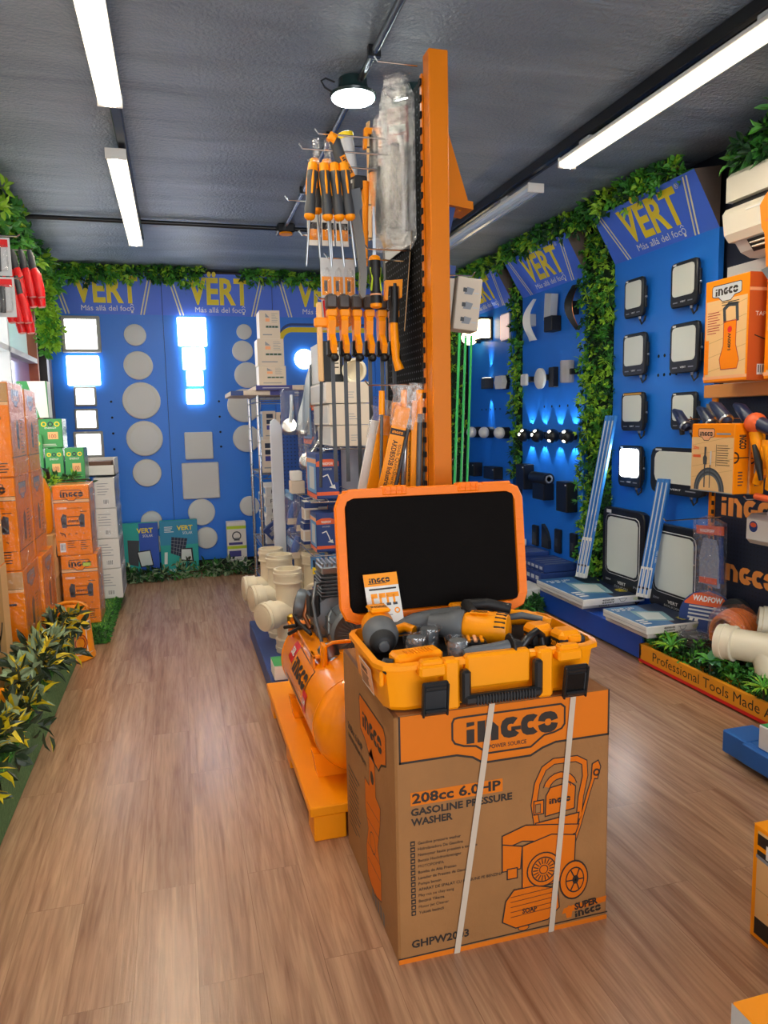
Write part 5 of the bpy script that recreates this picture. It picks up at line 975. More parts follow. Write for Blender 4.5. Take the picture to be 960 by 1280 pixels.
def flat_top(b, f, w, d):
    b.rect(f, .004, .004, w-.004, d-.004, mat('steel_blue', '4E7FB0', .22), 1); b.poly(f, [(w*.5, .004), (w-.004, .004), (w-.004, d-.004), (w*.62, d-.004)], 'navy', 2)
    b.poly(f, [(w*.25, d*.3), (w*.55, d*.22), (w*.68, d*.55), (w*.35, d*.66)], 'led_plate', 4); b.poly(f, [(w*.2, d*.26), (w*.62, d*.15), (w*.78, d*.58), (w*.3, d*.75)], mat('pale_teal', '8FB6C0', .25), 3)
    b.text(f, 'PANEL LED', w*.08, d*.84, .03, 'white', 3, off=.02, w=w*.4); b.text(f, 'VERT', w*.75, d*.3, .05, 'sign_yellow', 3, off=.03, w=w*.2, rot=-90)
    for i in range(3): b.rect(f, w*.06, d*(.12+.08*i), w*.2, d*(.16+.08*i), 'white', 3); b.rect(f, w*(.1+.1*i), d*.78, w*(.16+.1*i), d*.81, 'white', 3)
G = 'flat lamp cartons on the blue plinth'
def flat(lo, hi, lab): carton('panel_carton', lo, hi, 'paper', lab, group=G, front=flat_side, west=lambda b, f, w, h: b.line(f, [(.01, h*.5), (w-.01, h*.5)], .002, 'grey', 1), top=flat_top, tape=False)
flat((2.56, 4.30, .160), (2.985, 4.9, .203), 'white lamp carton, lower of the left pair on the blue plinth'); flat((2.51, 4.2, .205), (2.975, 4.86, .252), 'large white lamp carton with shiny blue top under the leaning tube boxes')
flat((2.56, 3.58, .160), (2.9, 4.02, .203), 'white lamp carton, lower of the right pair on the blue plinth'); flat((2.51, 3.52, .205), (2.89, 3.97, .252), 'white lamp carton with blue printed top, upper of the right pair beside the greenery')
def tube_boxes(y0, z0, y1, z1, x, label, n=3):
    t = thing('tube_light_box', (x, y0, z0), label, 'lamp box', 'long tube light boxes leaning on the right wall'); d = V((.08, y1-y0, z1-z0)); L = d.length; u = d.normalized()
    for i in range(n):
        r = V((.35, -1, 0)).normalized(); f = Fr(V((x+.009*i, y0+.035-.029*i, z0+.03)), r, u); b = MB(); b.fbox(f, .027, L, .027, mat('tube_blue', '2F78C4', .35), .002)
        g = Fr(f.P(0, 0, .027), f.r, f.u); b.rect(g, .009, L*.05, .018, L*.97, 'light_grey', 1); b.rect(g, 0, .0, .027, L*.26, 'paper', 1.5); b.rect(g, .008, L*.03, .019, L*.24, 'tube_blue', 2.5); b.disc(g, .0135, L*.08, .009, 'navy', 3.5, 10); b.text(g, 'T8 LED', .02, L*.4, .010, 'white', 2.5, rot=90)
        g = Fr(f.P(.027, 0, .027), -f.n, f.u); b.text(g, 'VERT LED', .02, L*.3, .013, 'white', 1, rot=90, off=.02); b.rect(g, 0, 0, .027, L*.08, 'paper', 1)
        b.build('box', t)
tube_boxes(4.70, .256, 4.47, 1.42, 2.78, 'bundle of three blue tube light boxes leaning on the leafy wall strip')
tube_boxes(4.03, .256, 3.95, 1.02, 2.83, 'bundle of blue and white tube light boxes leaning in front of the big floodlights')
G = 'dark lamp cartons on the farther plinth'
for i, (y0, y1, z0, z1, x) in enumerate(((5.08, 5.5, .160, .24, 2.66), (5.1, 5.48, .242, .30, 2.7), (5.54, 5.9, .160, .26, 2.66), (5.55, 5.88, .262, .32, 2.68), (5.95, 6.3, .160, .3, 2.66), (5.97, 6.28, .302, .36, 2.68))):
    carton('panel_carton', (x, y0, z0), (2.985, y1, z1), 'navy_print' if i != 5 else 'paper', 'dark blue flat carton, %s on the farther plinth' % ['nearest lower', 'nearest upper', 'middle lower', 'middle upper', 'far lower', 'far pale upper'][i], group=G, tape=False, top=lambda b, f, w, d: [b.rect(f, w*.1, d*(.1+.2*k), w*.9, d*(.15+.2*k), 'grey', 1) for k in range(4)], west=lambda b, f, w, h: [b.rect(f, w*(.08+.18*k), h*.3, w*(.2+.18*k), h*.7, 'light_grey', 1) for k in range(5)])
carton('lamp_carton', (2.36, 4.98, .0), (2.66, 5.28, .15), 'paper', 'white carton with green lettering on the floor behind the open case', front=lambda b, f, w, h: (b.text(f, 'VERT', w*.3, h*.2, h*.3, 'lime', 2, off=.03, w=w*.5), b.rect(f, 0, 0, w*.25, h, 'light_grey', 1), b.rect(f, w*.1, h*.6, w*.2, h*.75, 'green_print', 2)), tape=False)
garland([(2.3, 4.86, .04), (2.45, 4.84, .05), (2.6, 4.98, .04)], .035, 420, 'small dark leafy clump on the floor behind the open case', (.05, .022), (-.2, -.4, .5), mats=['leaf_d', 'leaf_b'])
# ---------------------------------------------------------------- orange lettered tray with greenery
t = thing('planter_tray', (2.78, 2.9, 0), 'orange shelf tray lettered Professional Tools Made Affordable, filled with greenery', 'tray')
b = MB(); b.box((2.55, 2.0, .012), (2.57, 3.645, .118), mat('tray_orange', 'EF9A14', .4), .003); b.box((2.55, 3.625, .0), (2.99, 3.645, .118), 'tray_orange', .003); b.box((2.57, 2.0, .01), (2.99, 3.625, .04), 'tray_orange')
f = WEST(2.55, 3.645, 0); b.rect(f, .0, .012, 1.64, .03, 'red', 1); b.text(f, 'Professional Tools Made Affordable', .13, .05, .052, 'dark_print', 1, off=.004, w=1.18); b.rect(f, .012, .05, .02, .085, 'dark_print', 1); b.rect(f, .0, .03, .004, .118, 'brown', 1); b.build('tray_body', t)
garland([(2.66, 3.66, .12), (2.66, 3.5, .13), (2.65, 3.2, .13), (2.66, 2.9, .13), (2.64, 2.6, .12), (2.66, 2.3, .13)], .06, 2600, 'dense dark greenery filling the front of the lettered tray', (.03, .015), (-.5, -.2, .6), mats=['leaf_d', 'leaf_b', 'leaf_d', 'leaf_b', 'leaf_a'])
garland([(2.85, 3.6, .12), (2.85, 3.2, .12), (2.82, 2.7, .12)], .06, 900, 'dark greenery at the back of the lettered tray', (.04, .02), (-.3, -.2, .7), mats=['leaf_d', 'leaf_b'])
def frond(x, y, z, label, n, L, w, m, m2):
    b = MB(); t = thing('artificial_plant', (x, y, z), label, 'plant', 'larger leaves in the lettered tray')
    for i in range(n):
        a = 2*math.pi*i/n+rnd.uniform(-.15, .15); d = V((math.cos(a)-.35, math.sin(a)-.25, rnd.uniform(.15, .6))); leaf(b, (x, y, z), d, (0, 0, 1), L*rnd.uniform(.8, 1.1), w, rnd.choice([m, m2]))
    b.build('foliage', t); MB().cyl((x, y, z-.06), (x, y, z), .004, 'stem').build('stem', t)
frond(2.6, 3.42, .16, 'fan of narrow bright leaves at the left end of the tray', 12, .11, .022, 'leaf_a', 'leaf_c'); frond(2.58, 3.08, .18, 'rosette of broad pale green leaves in the middle of the tray', 9, .09, .05, mat('leaf_sage', '5E9A6A', .3), 'leaf_a'); frond(2.58, 2.72, .17, 'spiky fan palm leaves at the right part of the tray', 22, .11, .012, 'leaf_a', 'leaf_c'); frond(2.66, 3.52, .17, 'small leafy sprig by the plinth end of the tray', 10, .08, .03, 'leaf_c', 'leaf_a')
t = thing('disc_box', (2.92, 3.52, .14), 'round blue and orange printed pack leaning on the dark pegboard', 'package'); d = V((-.82, -.45, .28)); fo = V((2.885, 3.5, .285))
MB().lathe(fo, d, [(.15, -.02), (.155, -.012), (.155, .0), (.15, .004)], 'navy_print', 32).build('disc', t, 40)
n_ = d.normalized(); r_ = V((0, 0, 1)).cross(n_).normalized(); g = Fr(fo+n_*.005, r_, n_.cross(r_)); b = MB(); b.poly(g, [(-.13, .07), (-.13, .06), (.13, .06), (.12, .085), (.08, .125), (0, .146), (-.08, .125)], mat('hot_orange', 'E8602A', .4), 1); b.text(g, 'WADFOW', -.085, .085, .03, 'white', 3, off=.04, w=.17); bars(b, g, -.1, .045, .2, 4, .022, .01, 'light_grey', 2); b.text(g, '7.5M', .04, .03, .03, 'white', 4, off=.03, w=.08)
for x in (-.1, -.07): b.poly(g, [(x, -.09), (x+.02, -.09), (x+.035, -.02), (x+.015, -.02)], 'paper', 3)
b.poly(g, [(-.12, -.08), (0, -.12), (.06, -.13), (-.08, -.13)], 'hot_orange', 2); b.build('printed_face', t)
t = thing('wire_coil', (2.76, 3.42, .13), 'black wrapped coil lying on the tray greenery', 'coil'); b = MB(); 
for k in range(5): b.tube([(2.76+(.1-.004*k)*math.cos(a*.2618), 3.40+(.115-.004*k)*math.sin(a*.2618), .165+.010*k) for a in range(25)], .006, 'black', 6)
b.build('coil', t, 50); MB().lathe((2.76, 3.40, .160), (0, 0, 1), [(.07, 0), (.115, .004), (.12, .03), (.11, .06), (.06, .064)], 'film', 24).build('plastic_wrap', t, 50); MB().box((2.72, 3.36, .205), (2.79, 3.43, .209), 'dark_grey').build('label_card', t)
t = thing('cable_reel', (2.88, 3.2, .12), 'orange cable roll in clear plastic between disc pack and pipe fitting', 'cable roll'); b = MB()
for k in range(9): b.tube([(2.86+.02*(k-4), 3.22+(.1+.03*math.sin(math.pi*k/8))*math.cos(a*.2618), .26+(.1+.03*math.sin(math.pi*k/8))*math.sin(a*.2618)) for a in range(25)], .014, mat('cord_orange', 'F07A1C', .4), 7)
b.build('cord', t, 50); MB().lathe((2.76, 3.22, .26), (1, 0, .1), [(.11, 0), (.155, .04), (.15, .15), (.05, .19), (.02, .21)], 'film_thick', 16).build('plastic_bag', t)
MB().tube([(2.78, 3.24, .17), (2.72, 3.25, .165), (2.67, 3.26, .16)], [.018, .016, .008], 'cord_orange', 8).build('plug', t, 50)
def tee(t, c, ax, br, r, L, Lb, name=None, collar=1.12):
    """PVC tee: main pipe along ax centred on c, branch along br"""
    c, ax, br = V(c), V(ax).normalized(), V(br).normalized(); b = MB(); q = collar; h = L/2
    b.lathe(c-ax*h, ax, [(r*.9, .0), (r*q, .0), (r*q, .018), (r*(q+.06), .02), (r*(q+.06), .034), (r*q, .036), (r*q, .07), (r*(q+.04), .072), (r*(q+.04), .08), (r, .085), (r, L-.085), (r*(q+.04), L-.08), (r*(q+.04), L-.072), (r*q, L-.07), (r*q, L-.036), (r*(q+.06), L-.034), (r*(q+.06), L-.02), (r*q, L-.018), (r*q, L), (r*.9, L), (r*.88, L-.06)], 'pvc', 32)
    b.build('pipe', t, 35); b = MB(); b.lathe(c, br, [(r*.98, 0), (r, Lb-.08), (r*(q+.04), Lb-.075), (r*q, Lb-.068), (r*q, Lb-.035), (r*(q+.06), Lb-.033), (r*(q+.06), Lb-.018), (r*q, Lb-.016), (r*q, Lb), (r*.9, Lb), (r*.88, Lb-.05)], 'pvc', 30); b.build('branch', t, 35)
    return t
t = thing('pipe_fitting', (2.62, 2.75, .12), 'beige pipe tee lying on the lettered tray greenery, open end toward the aisle', 'pipe fitting', 'beige pipe fittings'); tee(t, (2.72, 2.86, .30), (-.45, .85, -.02), (.05, -.35, -.95), .078, .46, .2)
t = thing('pipe_fitting', (2.85, 2.9, .3), 'second beige pipe fitting behind the lying tee at the right edge', 'pipe fitting', 'beige pipe fittings'); MB().lathe((2.9, 3.02, .36), (-.7, .6, .1), [(.08, -.1), (.08, 0), (.092, .004), (.092, .05), (.085, .052), (.085, .07), (.07, .07), (.065, .03)], 'pvc', 28).build('pipe', t, 40); MB().lathe((2.87, 3.05, .365), (-.7, .6, .1), [(.06, 0), (.06, .02), (.02, .022)], 'black', 20).build('rubber_seal', t, 40)
# ---------------------------------------------------------------- dark pegboard with goods, AC
t = thing('tool_wall_rack', (3.0, 2.9, .1), 'dark navy pegboard with orange cut letters right of the floodlight board', 'pegboard')
MB().box((2.995, 2.0, .1), (3.02, 3.585, 1.55), mat('pegboard_navy2', '161D30', .5) if 0 else 'pegboard_navy', .002).build('panel', t)
b = MB(); b.box((2.985, 3.59, .1), (3.03, 3.63, 1.55), 'post_orange', .003)
for i in range(26): b.box((2.983, 3.585, .14+.052*i), (2.99, 3.60, .165+.052*i), 'gap')
b.build('post', t); f = WEST(2.995, 3.56, 0); b = MB(); b.logo(f, .03, .87, .13, mat('cut_orange', 'E08A3C', .5), 1); b.build('cut_out_sign', t); b = MB(); b.logo(f, .03, .50, .12, 'cut_orange', 1); b.build('cut_out_sign', t)
for y, z in ((3.4, 1.42), (3.3, 1.42), (3.12, 1.42), (3.5, .86), (2.9, 1.04)): MB().tube([(2.995, y, z), (2.6, y, z), (2.585, y, z+.015)], .004, 'chrome', 6).build('hook', t)
t = thing('shelf_board', (2.85, 2.9, 1.53), 'orange wooden shelf over the dark hangers, carrying the orange tool cartons', 'shelf'); MB().box((2.872, 2.2, 1.535), (2.99, 3.56, 1.607), mat('shelf_orange', 'DE9448', .5), .004).build('shelf_plank', t); MB().box((2.995, 2.2, 1.605), (3.02, 3.55, 2.25), 'wall_white').build('back_panel', t)
def tool_west(b, f, w, h):
    b.rect(f, w*.04, h*.04, w*.96, h*.80, 'wood_print', 1); b.rect(f, 0, h*.03, w, h*.06, 'salmon', 2); shield(b, f, w*.5, h*.86, w*.66, h*.16, 'light_grey', 'dark_print', .004); b.logo(f, w*.5, h*.84, h*.085, 'dark_print', 4, 'c')
    for i in range(5): b.line(f, [(w*.06, h*(.1+.14*i)), (w*.95, h*(.2+.14*i))], .003, 'tan', 2)
    P = [(w*.42, h*.12), (w*.78, h*.12), (w*.82, h*.2), (w*.74, h*.35), (w*.74, h*.58), (w*.46, h*.58), (w*.46, h*.35), (w*.38, h*.22)]; b.poly(f, P, 'orange_print', 3); b.line(f, P, .004, 'maroon', 4, True); b.line(f, [(w*.48, h*.58), (w*.46, h*.7), (w*.56, h*.74), (w*.74, h*.73), (w*.76, h*.58)], .02, 'dark_grey', 3); b.text(f, '1400W', w*.63, h*.3, .02, 'dark_print', 5, rot=90, off=.03); b.disc(f, w*.6, h*.5, .016, 'red', 5, 10)
    b.rect(f, w*.02, h*.08, w*.12, h*.42, 'orange_print', 3); bars(b, f, w*.08, h*.68, w*.3, 9, h*.025, .004, 'maroon', 3); bars(b, f, w*.4, h*.76, w*.4, 2, .012, .004, 'dark_print', 3)
def red_side(b, f, w, h): b.rect(f, 0, 0, w, h, mat('side_rust', 'C2531A', .5), 1); b.rect(f, 0, h*.83, w, h*.86, 'salmon', 2); b.text(f, 'TAPON', w*.2, h*.6, .02, 'white', 2, w=w*.6); b.line(f, [(w*.2, h*.42), (w*.7, h*.36)], .006, 'dark_print', 2); b.poly(f, [(w*.5, h*.2), (w*.75, h*.2), (w*.7, h*.38)], 'leaf_d', 2); barcode(b, f, w*.3, h*.05, w*.4, h*.1)
carton('tool_carton', (2.68, 3.02, 1.608), (2.87, 3.33, 2.12), 'orange_carton', 'orange and wood-print carton with pictured tool on the orange shelf beside the board', west=tool_west, front=red_side, group='tool cartons at the right', tape=False)
carton('tool_carton', (2.74, 2.55, 1.608), (2.95, 2.98, 2.15), 'orange_carton', 'orange carton on the shelf cut by the right picture edge', west=tool_west, front=red_side, group='tool cartons at the right', tape=False)
def hose_west(b, f, w, h):
    b.rect(f, .003, .003, w-.003, h*.8, 'wood_print', 1); shield(b, f, w*.36, h*.84, w*.38, h*.17, 'salmon', 'dark_print', .003); b.logo(f, w*.36, h*.82, h*.075, 'dark_print', 4, 'c'); b.rect(f, w*.6, h*.84, w*.92, h*.865, 'grey', 2)
    for i in range(4): b.line(f, [(w*.03, h*(.2+.16*i)), (w*.97, h*(.34+.16*i))], .002, 'tan', 2)
    for rr_, m in ((.36, 'dark_grey'), (.33, 'mid_grey'), (.30, 'dark_grey'), (.27, 'mid_grey'), (.24, 'wood_print')): b.poly(f, [(w*(.45+rr_*math.cos(R(a))), h*.02+w*rr_*math.sin(R(a))*1.05) for a in range(0, 181, 12)], m, 3+(.36-rr_)*20)
    b.rect(f, w*.33, h*.06, w*.36, h*.4, 'dark_grey', 7); b.rect(f, w*.46, h*.06, w*.48, h*.4, 'dark_grey', 7); b.poly(f, [(w*.31, h*.4), (w*.39, h*.4), (w*.4, h*.5), (w*.37, h*.54), (w*.38, h*.66), (w*.33, h*.66), (w*.33, h*.54), (w*.3, h*.5)], 'dark_grey', 7); b.rect(f, w*.47, h*.4, w*.5, h*.6, 'light_grey', 6)
    b.rect(f, w*.05, h*.5, w*.24, h*.54, 'hot_orange', 3); b.text(f, '20m', w*.05, h*.62, h*.05, 'hot_orange', 3, off=.03); bars(b, f, w*.62, h*.68, w*.3, 9, h*.035, .003, 'dark_print', 3, .2); b.rect(f, w*.6, h*.38, w*.61, h*.7, 'dark_print', 3); b.rect(f, 0, 0, w, h*.015, 'grey', 3)
def hose_front(b, f, w, h): b.logo(f, w*.62, h*.82, h*.055, 'dark_print', 2, rot=-90) if 0 else b.text(f, 'INGCO', w*.35, h*.84, w*.42, 'dark_print', 2, off=.05, rot=-90, w=h*.2); b.ring(f, w*.02, h*.52, h*.06, h*.085, -90, 90, 'black', 2); b.rect(f, 0, h*.51, w, h*.525, 'dark_print', 2); bars(b, f, w*.3, h*.3, w*.4, 5, h*.045, h*.02, 'brown', 2)
carton('hose_carton', (2.52, 2.9, 1.065), (2.605, 3.2, 1.40), 'orange_carton', 'wood-print and orange hose carton with black hose picture, front one on the hook', west=hose_west, front=hose_front, group='hose cartons hanging side by side', tape=False)
carton('hose_carton', (2.608, 2.89, 1.062), (2.69, 3.19, 1.395), 'orange_carton', 'orange hose carton hanging right behind the front one, with a barcode', west=hose_west, front=lambda b, f, w, h: (hose_front(b, f, w, h), barcode(b, f, w*.25, h*.3, w*.5, h*.13)), group='hose cartons hanging side by side', tape=False)
# dark hand tools dangling over the hose cartons
for i, (x, y, z, s) in enumerate(((2.62, 3.42, 1.4, 1), (2.68, 3.3, 1.41, 1), (2.6, 3.1, 1.43, 1.1), (2.7, 3.05, 1.42, 1.1))):
    t = thing('air_tool', (x, y, z), 'dark blue small tool hanging under the orange shelf, %s' % ['nearest the board', 'second from the board', 'third from the board', 'beside the orange cap'][i], 'tool', 'dark small tools under the orange shelf')
    MB().tube([(x, y+.06*s, z+.07), (x, y+.02*s, z+.05), (x-.01, y-.05*s, z-.01), (x-.01, y-.07*s, z-.03)], [.012, .026*s, .03*s, .018], mat('tool_navy', '1F2A48', .3), 12).build('body', t, 50); MB().tube([(x, y, z+.02), (x+.02, y+.01, z-.06)], [.018, .014], 'dark_grey', 10).build('grip', t, 50); MB().lathe((x-.01, y-.05*s, z-.01), (-.1, -.7, -.6), [(.031*s, 0), (.031*s, .012)], 'steel', 12).build('collar', t, 40)
t = thing('orange_capped_tool', (2.62, 2.85, 1.37), 'orange capped dark tool at the right edge under the shelf', 'tool'); MB().ball((2.6, 2.86, 1.40), .05, 'hot_orange', 16).build('cap', t, 60); MB().tube([(2.6, 2.84, 1.4), (2.6, 2.76, 1.37), (2.6, 2.66, 1.36)], [.035, .03, .022], 'tool_navy', 12).build('body', t, 50)
t = thing('label_card', (2.75, 3.3, 1.40), 'small brown paper tag on the hooks under the shelf', 'tag'); MB().fbox(Fr((2.7, 3.32, 1.41), (.1, -1, 0), (0, 0, 1)), .06, .09, .002, 'brown_side').build('card', t)
# bagged glove, jug, yellow nozzle set
blister(2.7, 3.16, 1.4, .14, .30, 'white and red printed hang card at the right edge beside the hose cartons', face=WEST, card='paper', item=lambda b, f, w, h: (b.rect(f, 0, h*.6, w, h*.9, 'hot_orange', 1), b.rect(f, w*.1, h*.1, w*.9, h*.4, 'green_print', 1)))
t = thing('bagged_glove', (2.86, 3.5, .42), 'grey and orange work glove in a clear bag hanging on the dark pegboard', 'glove pack')
g = Fr((2.88, 3.56, .43), (.1, -1, .06), (.05, .12, 1)); b = MB(); b.poly(g, [(.03, .05), (.16, .03), (.17, .2), (.14, .3), (.06, .31), (.03, .2)], 'grey', 1); b.loft([[g.P(a, q, h) for a, q in ((.03, .05), (.16, .03), (.17, .2), (.14, .3), (.06, .31), (.03, .2))] for h in (0, .02)], mat('knit_grey', '8E92A0', .9, bump=.5), True, True); b.build('glove', t)
b = MB(); b.fbox(Fr(g.P(.03, .05, .021), g.r, g.u), .13, .035, .004, 'hot_orange', .001); b.build('cuff', t); b = MB(); b.fbox(Fr(g.P(.0, .33, .004), g.r, g.u), .2, .05, .01, 'hot_orange', .002); b.text(Fr(g.P(.03, .342, .015), g.r, g.u), 'WADFOW', 0, 0, .018, 'white', 1, w=.11, off=.03); b.rect(Fr(g.P(.165, .06, .012), g.r, g.u), 0, 0, .035, .26, 'navy_print', 1); b.build('header_card', t)
b = MB(); b.loft([[g.P(a, q, h) for a, q in ((-.01, .0), (.2, -.02), (.21, .4), (.1, .44), (0, .41))] for h in (-.006, .034)], 'film_thick'); b.build('clear_bag', t)
t = thing('plastic_jug', (2.8, 2.9, .80), 'small white plastic jug with round label in front of the dark pegboard', 'jug'); b = MB(); b.box((2.72, 2.76, .80), (2.86, 3.05, .95), mat('jug_white', 'E6E0D6', .35), .025); b.lathe((2.79, 2.93, .948), (0, 0, 1), [(.03, 0), (.022, .03), (.022, .055)], 'jug_white', 14); b.build('body', t, 40); b = MB(); f = WEST(2.72, 3.05, .8); b.disc(f, .07, .09, .028, 'navy_print', 1, 18); b.disc(f, .07, .098, .02, 'hot_orange', 2, 14, .6); b.build('label', t); MB().cyl((2.79, 2.93, 1.0), (2.79, 2.93, 1.03), .025, 'rubber').build('cap', t, 40)
t = thing('nozzle_set', (2.66, 3.05, 1.05), 'yellow orange sprayer tool bundle right of the hose cartons', 'sprayer'); b = MB()
for p in (((2.6, 2.86, 1.36), (2.6, 2.83, 1.25), (2.6, 2.78, 1.16)), ((2.62, 2.8, 1.32), (2.6, 2.8, 1.2), (2.6, 2.84, 1.12)), ((2.58, 2.75, 1.3), (2.58, 2.72, 1.2), (2.6, 2.76, 1.1))): b.tube(p, [.03, .028, .02], 'case_orange', 10)
b.build('body', t, 50); MB().tube([(2.58, 2.84, 1.3), (2.57, 2.8, 1.22), (2.57, 2.78, 1.14)], [.012, .018, .01], 'black', 8).build('grip', t, 50); MB().cyl((2.6, 2.84, 1.06), (2.6, 2.72, 1.05), .016, 'hot_orange').build('nozzle', t, 40)
t = thing('ribbed_coupling', (2.93, 3.36, .25), 'black round object in the shade under the pegboard lettering', 'fitting'); MB().lathe((2.98, 3.34, .33), (-1, -.2, .1), [(.08, 0), (.09, .01), (.09, .05), (.06, .06)], 'rubber', 22).build('body', t, 40); MB().lathe((2.93, 3.33, .335), (-1, -.2, .1), [(.04, 0), (.045, .02), (.03, .03)], 'black', 16).build('hub', t, 40)
ac = thing('air_conditioner', (2.9, 3.0, 2.3), 'cream wall air conditioner above the orange cartons at the right edge', 'air conditioner')
def acprof(P, y0, y1, m): return MB().extr(Fr((0, y1, 0), (-1, 0, 0), (0, 0, 1)), [(-a, q) for a, q in P][::1], 0, 0, m) if 0 else MB().loft([[V((a, y, q)) for a, q in P] for y in (y0, y1)], m)
acm = mat('ac_cream', 'E6DFCC', .35)
acprof([(2.99, 2.655), (2.81, 2.665), (2.785, 2.64), (2.785, 2.52), (2.99, 2.52)], 2.55, 3.33, acm).build('upper_panel', ac); acprof([(2.99, 2.522), (2.82, 2.522), (2.82, 2.485), (2.99, 2.485)], 2.55, 3.32, 'black').build('intake_slot', ac)
acprof([(2.99, 2.488), (2.79, 2.488), (2.77, 2.46), (2.785, 2.36), (2.815, 2.325), (2.99, 2.325)], 2.55, 3.335, acm).build('front_panel', ac); acprof([(2.99, 2.326), (2.83, 2.326), (2.87, 2.275), (2.93, 2.25), (2.99, 2.25)], 2.55, 3.31, mat('ac_grey', 'C9C6C0', .4)).build('chin', ac)
acprof([(2.838, 2.322), (2.826, 2.318), (2.872, 2.262), (2.884, 2.266)], 2.6, 3.22, 'black').build('outlet', ac); b = MB(); b.box((2.825, 2.6, 2.296), (2.86, 3.2, 2.302), acm); b.box((2.84, 2.6, 2.278), (2.875, 3.2, 2.284), acm); b.build('louver', ac)
MB().box((2.768, 3.0, 2.445), (2.776, 3.17, 2.452), 'white').build('trim_strip', ac)
t = thing('saw_card', (2.6, 2.9, 2.1), 'orange die-cut card with black word mark hanging in front of the air conditioner', 'card'); g = WEST(2.6, 2.87, 2.08); b = MB(); P = [(.02, .17), (.0, .2), (-.015, .3), (.02, .34), (.12, .38), (.26, .38), (.26, .2), (.14, .2), (.14, .1), (.08, .0), (.04, .0)]; b.extr(g, P, 0, .004, 'post_orange'); g2 = Fr(g.P(0, 0, .004), g.r, g.u); b.logo(g2, .06, .29, .05, 'dark_print', 2); b.text(g2, 'HAND SAW', .05, .24, .02, 'dark_print', 2, rot=-90, off=.03); b.rect(g2, .02, .22, .26, .228, 'hot_orange', 1); b.build('card', t); MB().extr(Fr(g.P(.02, -.02, .004), g.r, g.u), [(0, .03), (.12, .05), (.2, .12), (.2, .0), (.05, -.03)], 0, .01, 'mid_grey').build('blade', t); MB().tube([(2.6, 2.75, 2.46), (2.99, 2.75, 2.48)], .003, 'chrome', 5).build('hook', t)
# ---------------------------------------------------------------- right foreground: blue pallet and cartons
t = thing('blue_pallet', (2.5, 2.2, 0), 'blue painted wooden pallet at the right edge with a green-topped box', 'pallet'); P = 'blue_pallet'
MB().box((2.165, 2.36, .02), (2.32, 2.5, .118), P, .006).build('corner_block', t); MB().box((2.14, 1.2, .035), (2.18, 2.36, .12), P, .005).build('side_beam', t); MB().box((2.18, 1.2, .09), (2.54, 2.36, .118), P, .004).build('deck', t); MB().box((2.2, 2.37, .0), (2.25, 2.45, .021), 'black').build('foot', t)
def nut_top(b, f, w, d): b.rect(f, .004, .004, w-.004, d-.004, 'green_print', 1); b.text(f, 'NTN', w*.1, d*.6, .06, 'white', 2, off=.04, rot=-90)
carton('parts_carton', (2.165, 1.6, .122), (2.48, 2.3, .22), 'paper', 'white carton with a green top lying on the blue pallet', top=nut_top, tape=False)
def osb_west(b, f, w, h):
    b.rect(f, .018, .03, w, h-.012, 'wood_print', 1); b.poly(f, [(.018, h*.94), (w, h*.94), (w, h*.7), (.018, h*.75)], 'dark_print', 2); b.poly(f, [(.018, h*.05), (w, h*.05), (w, h*.22), (.018, h*.2)], 'dark_print', 2); b.line(f, [(.018, h*.74), (w*.5, h*.68)], .01, 'grey', 3); b.rect(f, w*.08, h*.76, w*.2, h*.88, 'white', 3); b.rect(f, .018, h*.8, w*.08, h*.84, 'case_orange', 3); b.rect(f, .02, h*.45, w, h*.46, 'tan', 2)
    b.rect(f, w*.12, h*.04, w*.3, h*.17, 'light_grey', 3); b.rect(f, w*.13, h*.05, w*.29, h*.16, 'hot_orange', 4); b.poly(f, [(w*.1, h*.3), (w*.3, h*.25), (w*.3, h*.38), (w*.13, h*.36)], 'orange_print', 3); b.poly(f, [(w*.16, h*.36), (w*.24, h*.36), (w*.24, h*.44), (w*.16, h*.44)], 'dark_grey', 3)
carton('tool_carton', (1.47, .95, 0), (1.95, 1.565, .33), 'case_orange', 'orange framed carton with wood picture on the floor at the right edge', west=osb_west, top=lambda b, f, w, d: b.rect(f, 0, 0, w, d, 'case_orange', .4), group='cartons on the floor at the right', tape=False)
carton('tool_carton', (1.045, .62, 0), (1.4, 1.15, .24), 'case_orange', 'orange carton with pale silver side in the bottom right corner', west=lambda b, f, w, h: (b.rect(f, 0, 0, w, h-.004, 'light_grey', 1), b.rect(f, w*.05, h*.5, w*.3, h*.85, 'white', 2)), top=lambda b, f, w, d: b.rect(f, .004, .004, w, d-.004, 'case_orange', .4), group='cartons on the floor at the right', tape=False)
# ---------------------------------------------------------------- central pegboard display
PX = .862
gd = thing('pegboard_display', (.89, 2.75, 0), 'tall orange post with black pegboard carrying hanging hand tools behind the open case', 'display stand')
b = MB(); b.box((.858, 2.43, 0), (.926, 2.49, 2.655), 'post_orange', .003)
b.build('post', gd); b = MB(); b.box((.852, 2.49, .02), (.858, 2.508, 2.6), 'post_orange')
for i in range(48): b.box((.846, 2.488, .12+.052*i), (.853, 2.506, .14+.052*i), 'gap')
b.build('slotted_upright', gd)
MB().box((PX, 2.5, .1), (.922, 2.99, 2.6), 'pegboard_black', .002).build('panel', gd); MB().box((.858, 2.99, 0), (.926, 3.03, 2.6), 'black', .003).build('post', gd); MB().box((.80, 2.44, 0), (.98, 3.03, .1), 'black', .004).build('base', gd)
def hook(y, z, L=.3, s=-1, x=None):
    x = PX if x is None else x; MB().tube([(x, y, z), (x+s*L, y, z-.0), (x+s*(L+.012), y, z+.016)], .0032, 'chrome', 6).build('hook', gd)
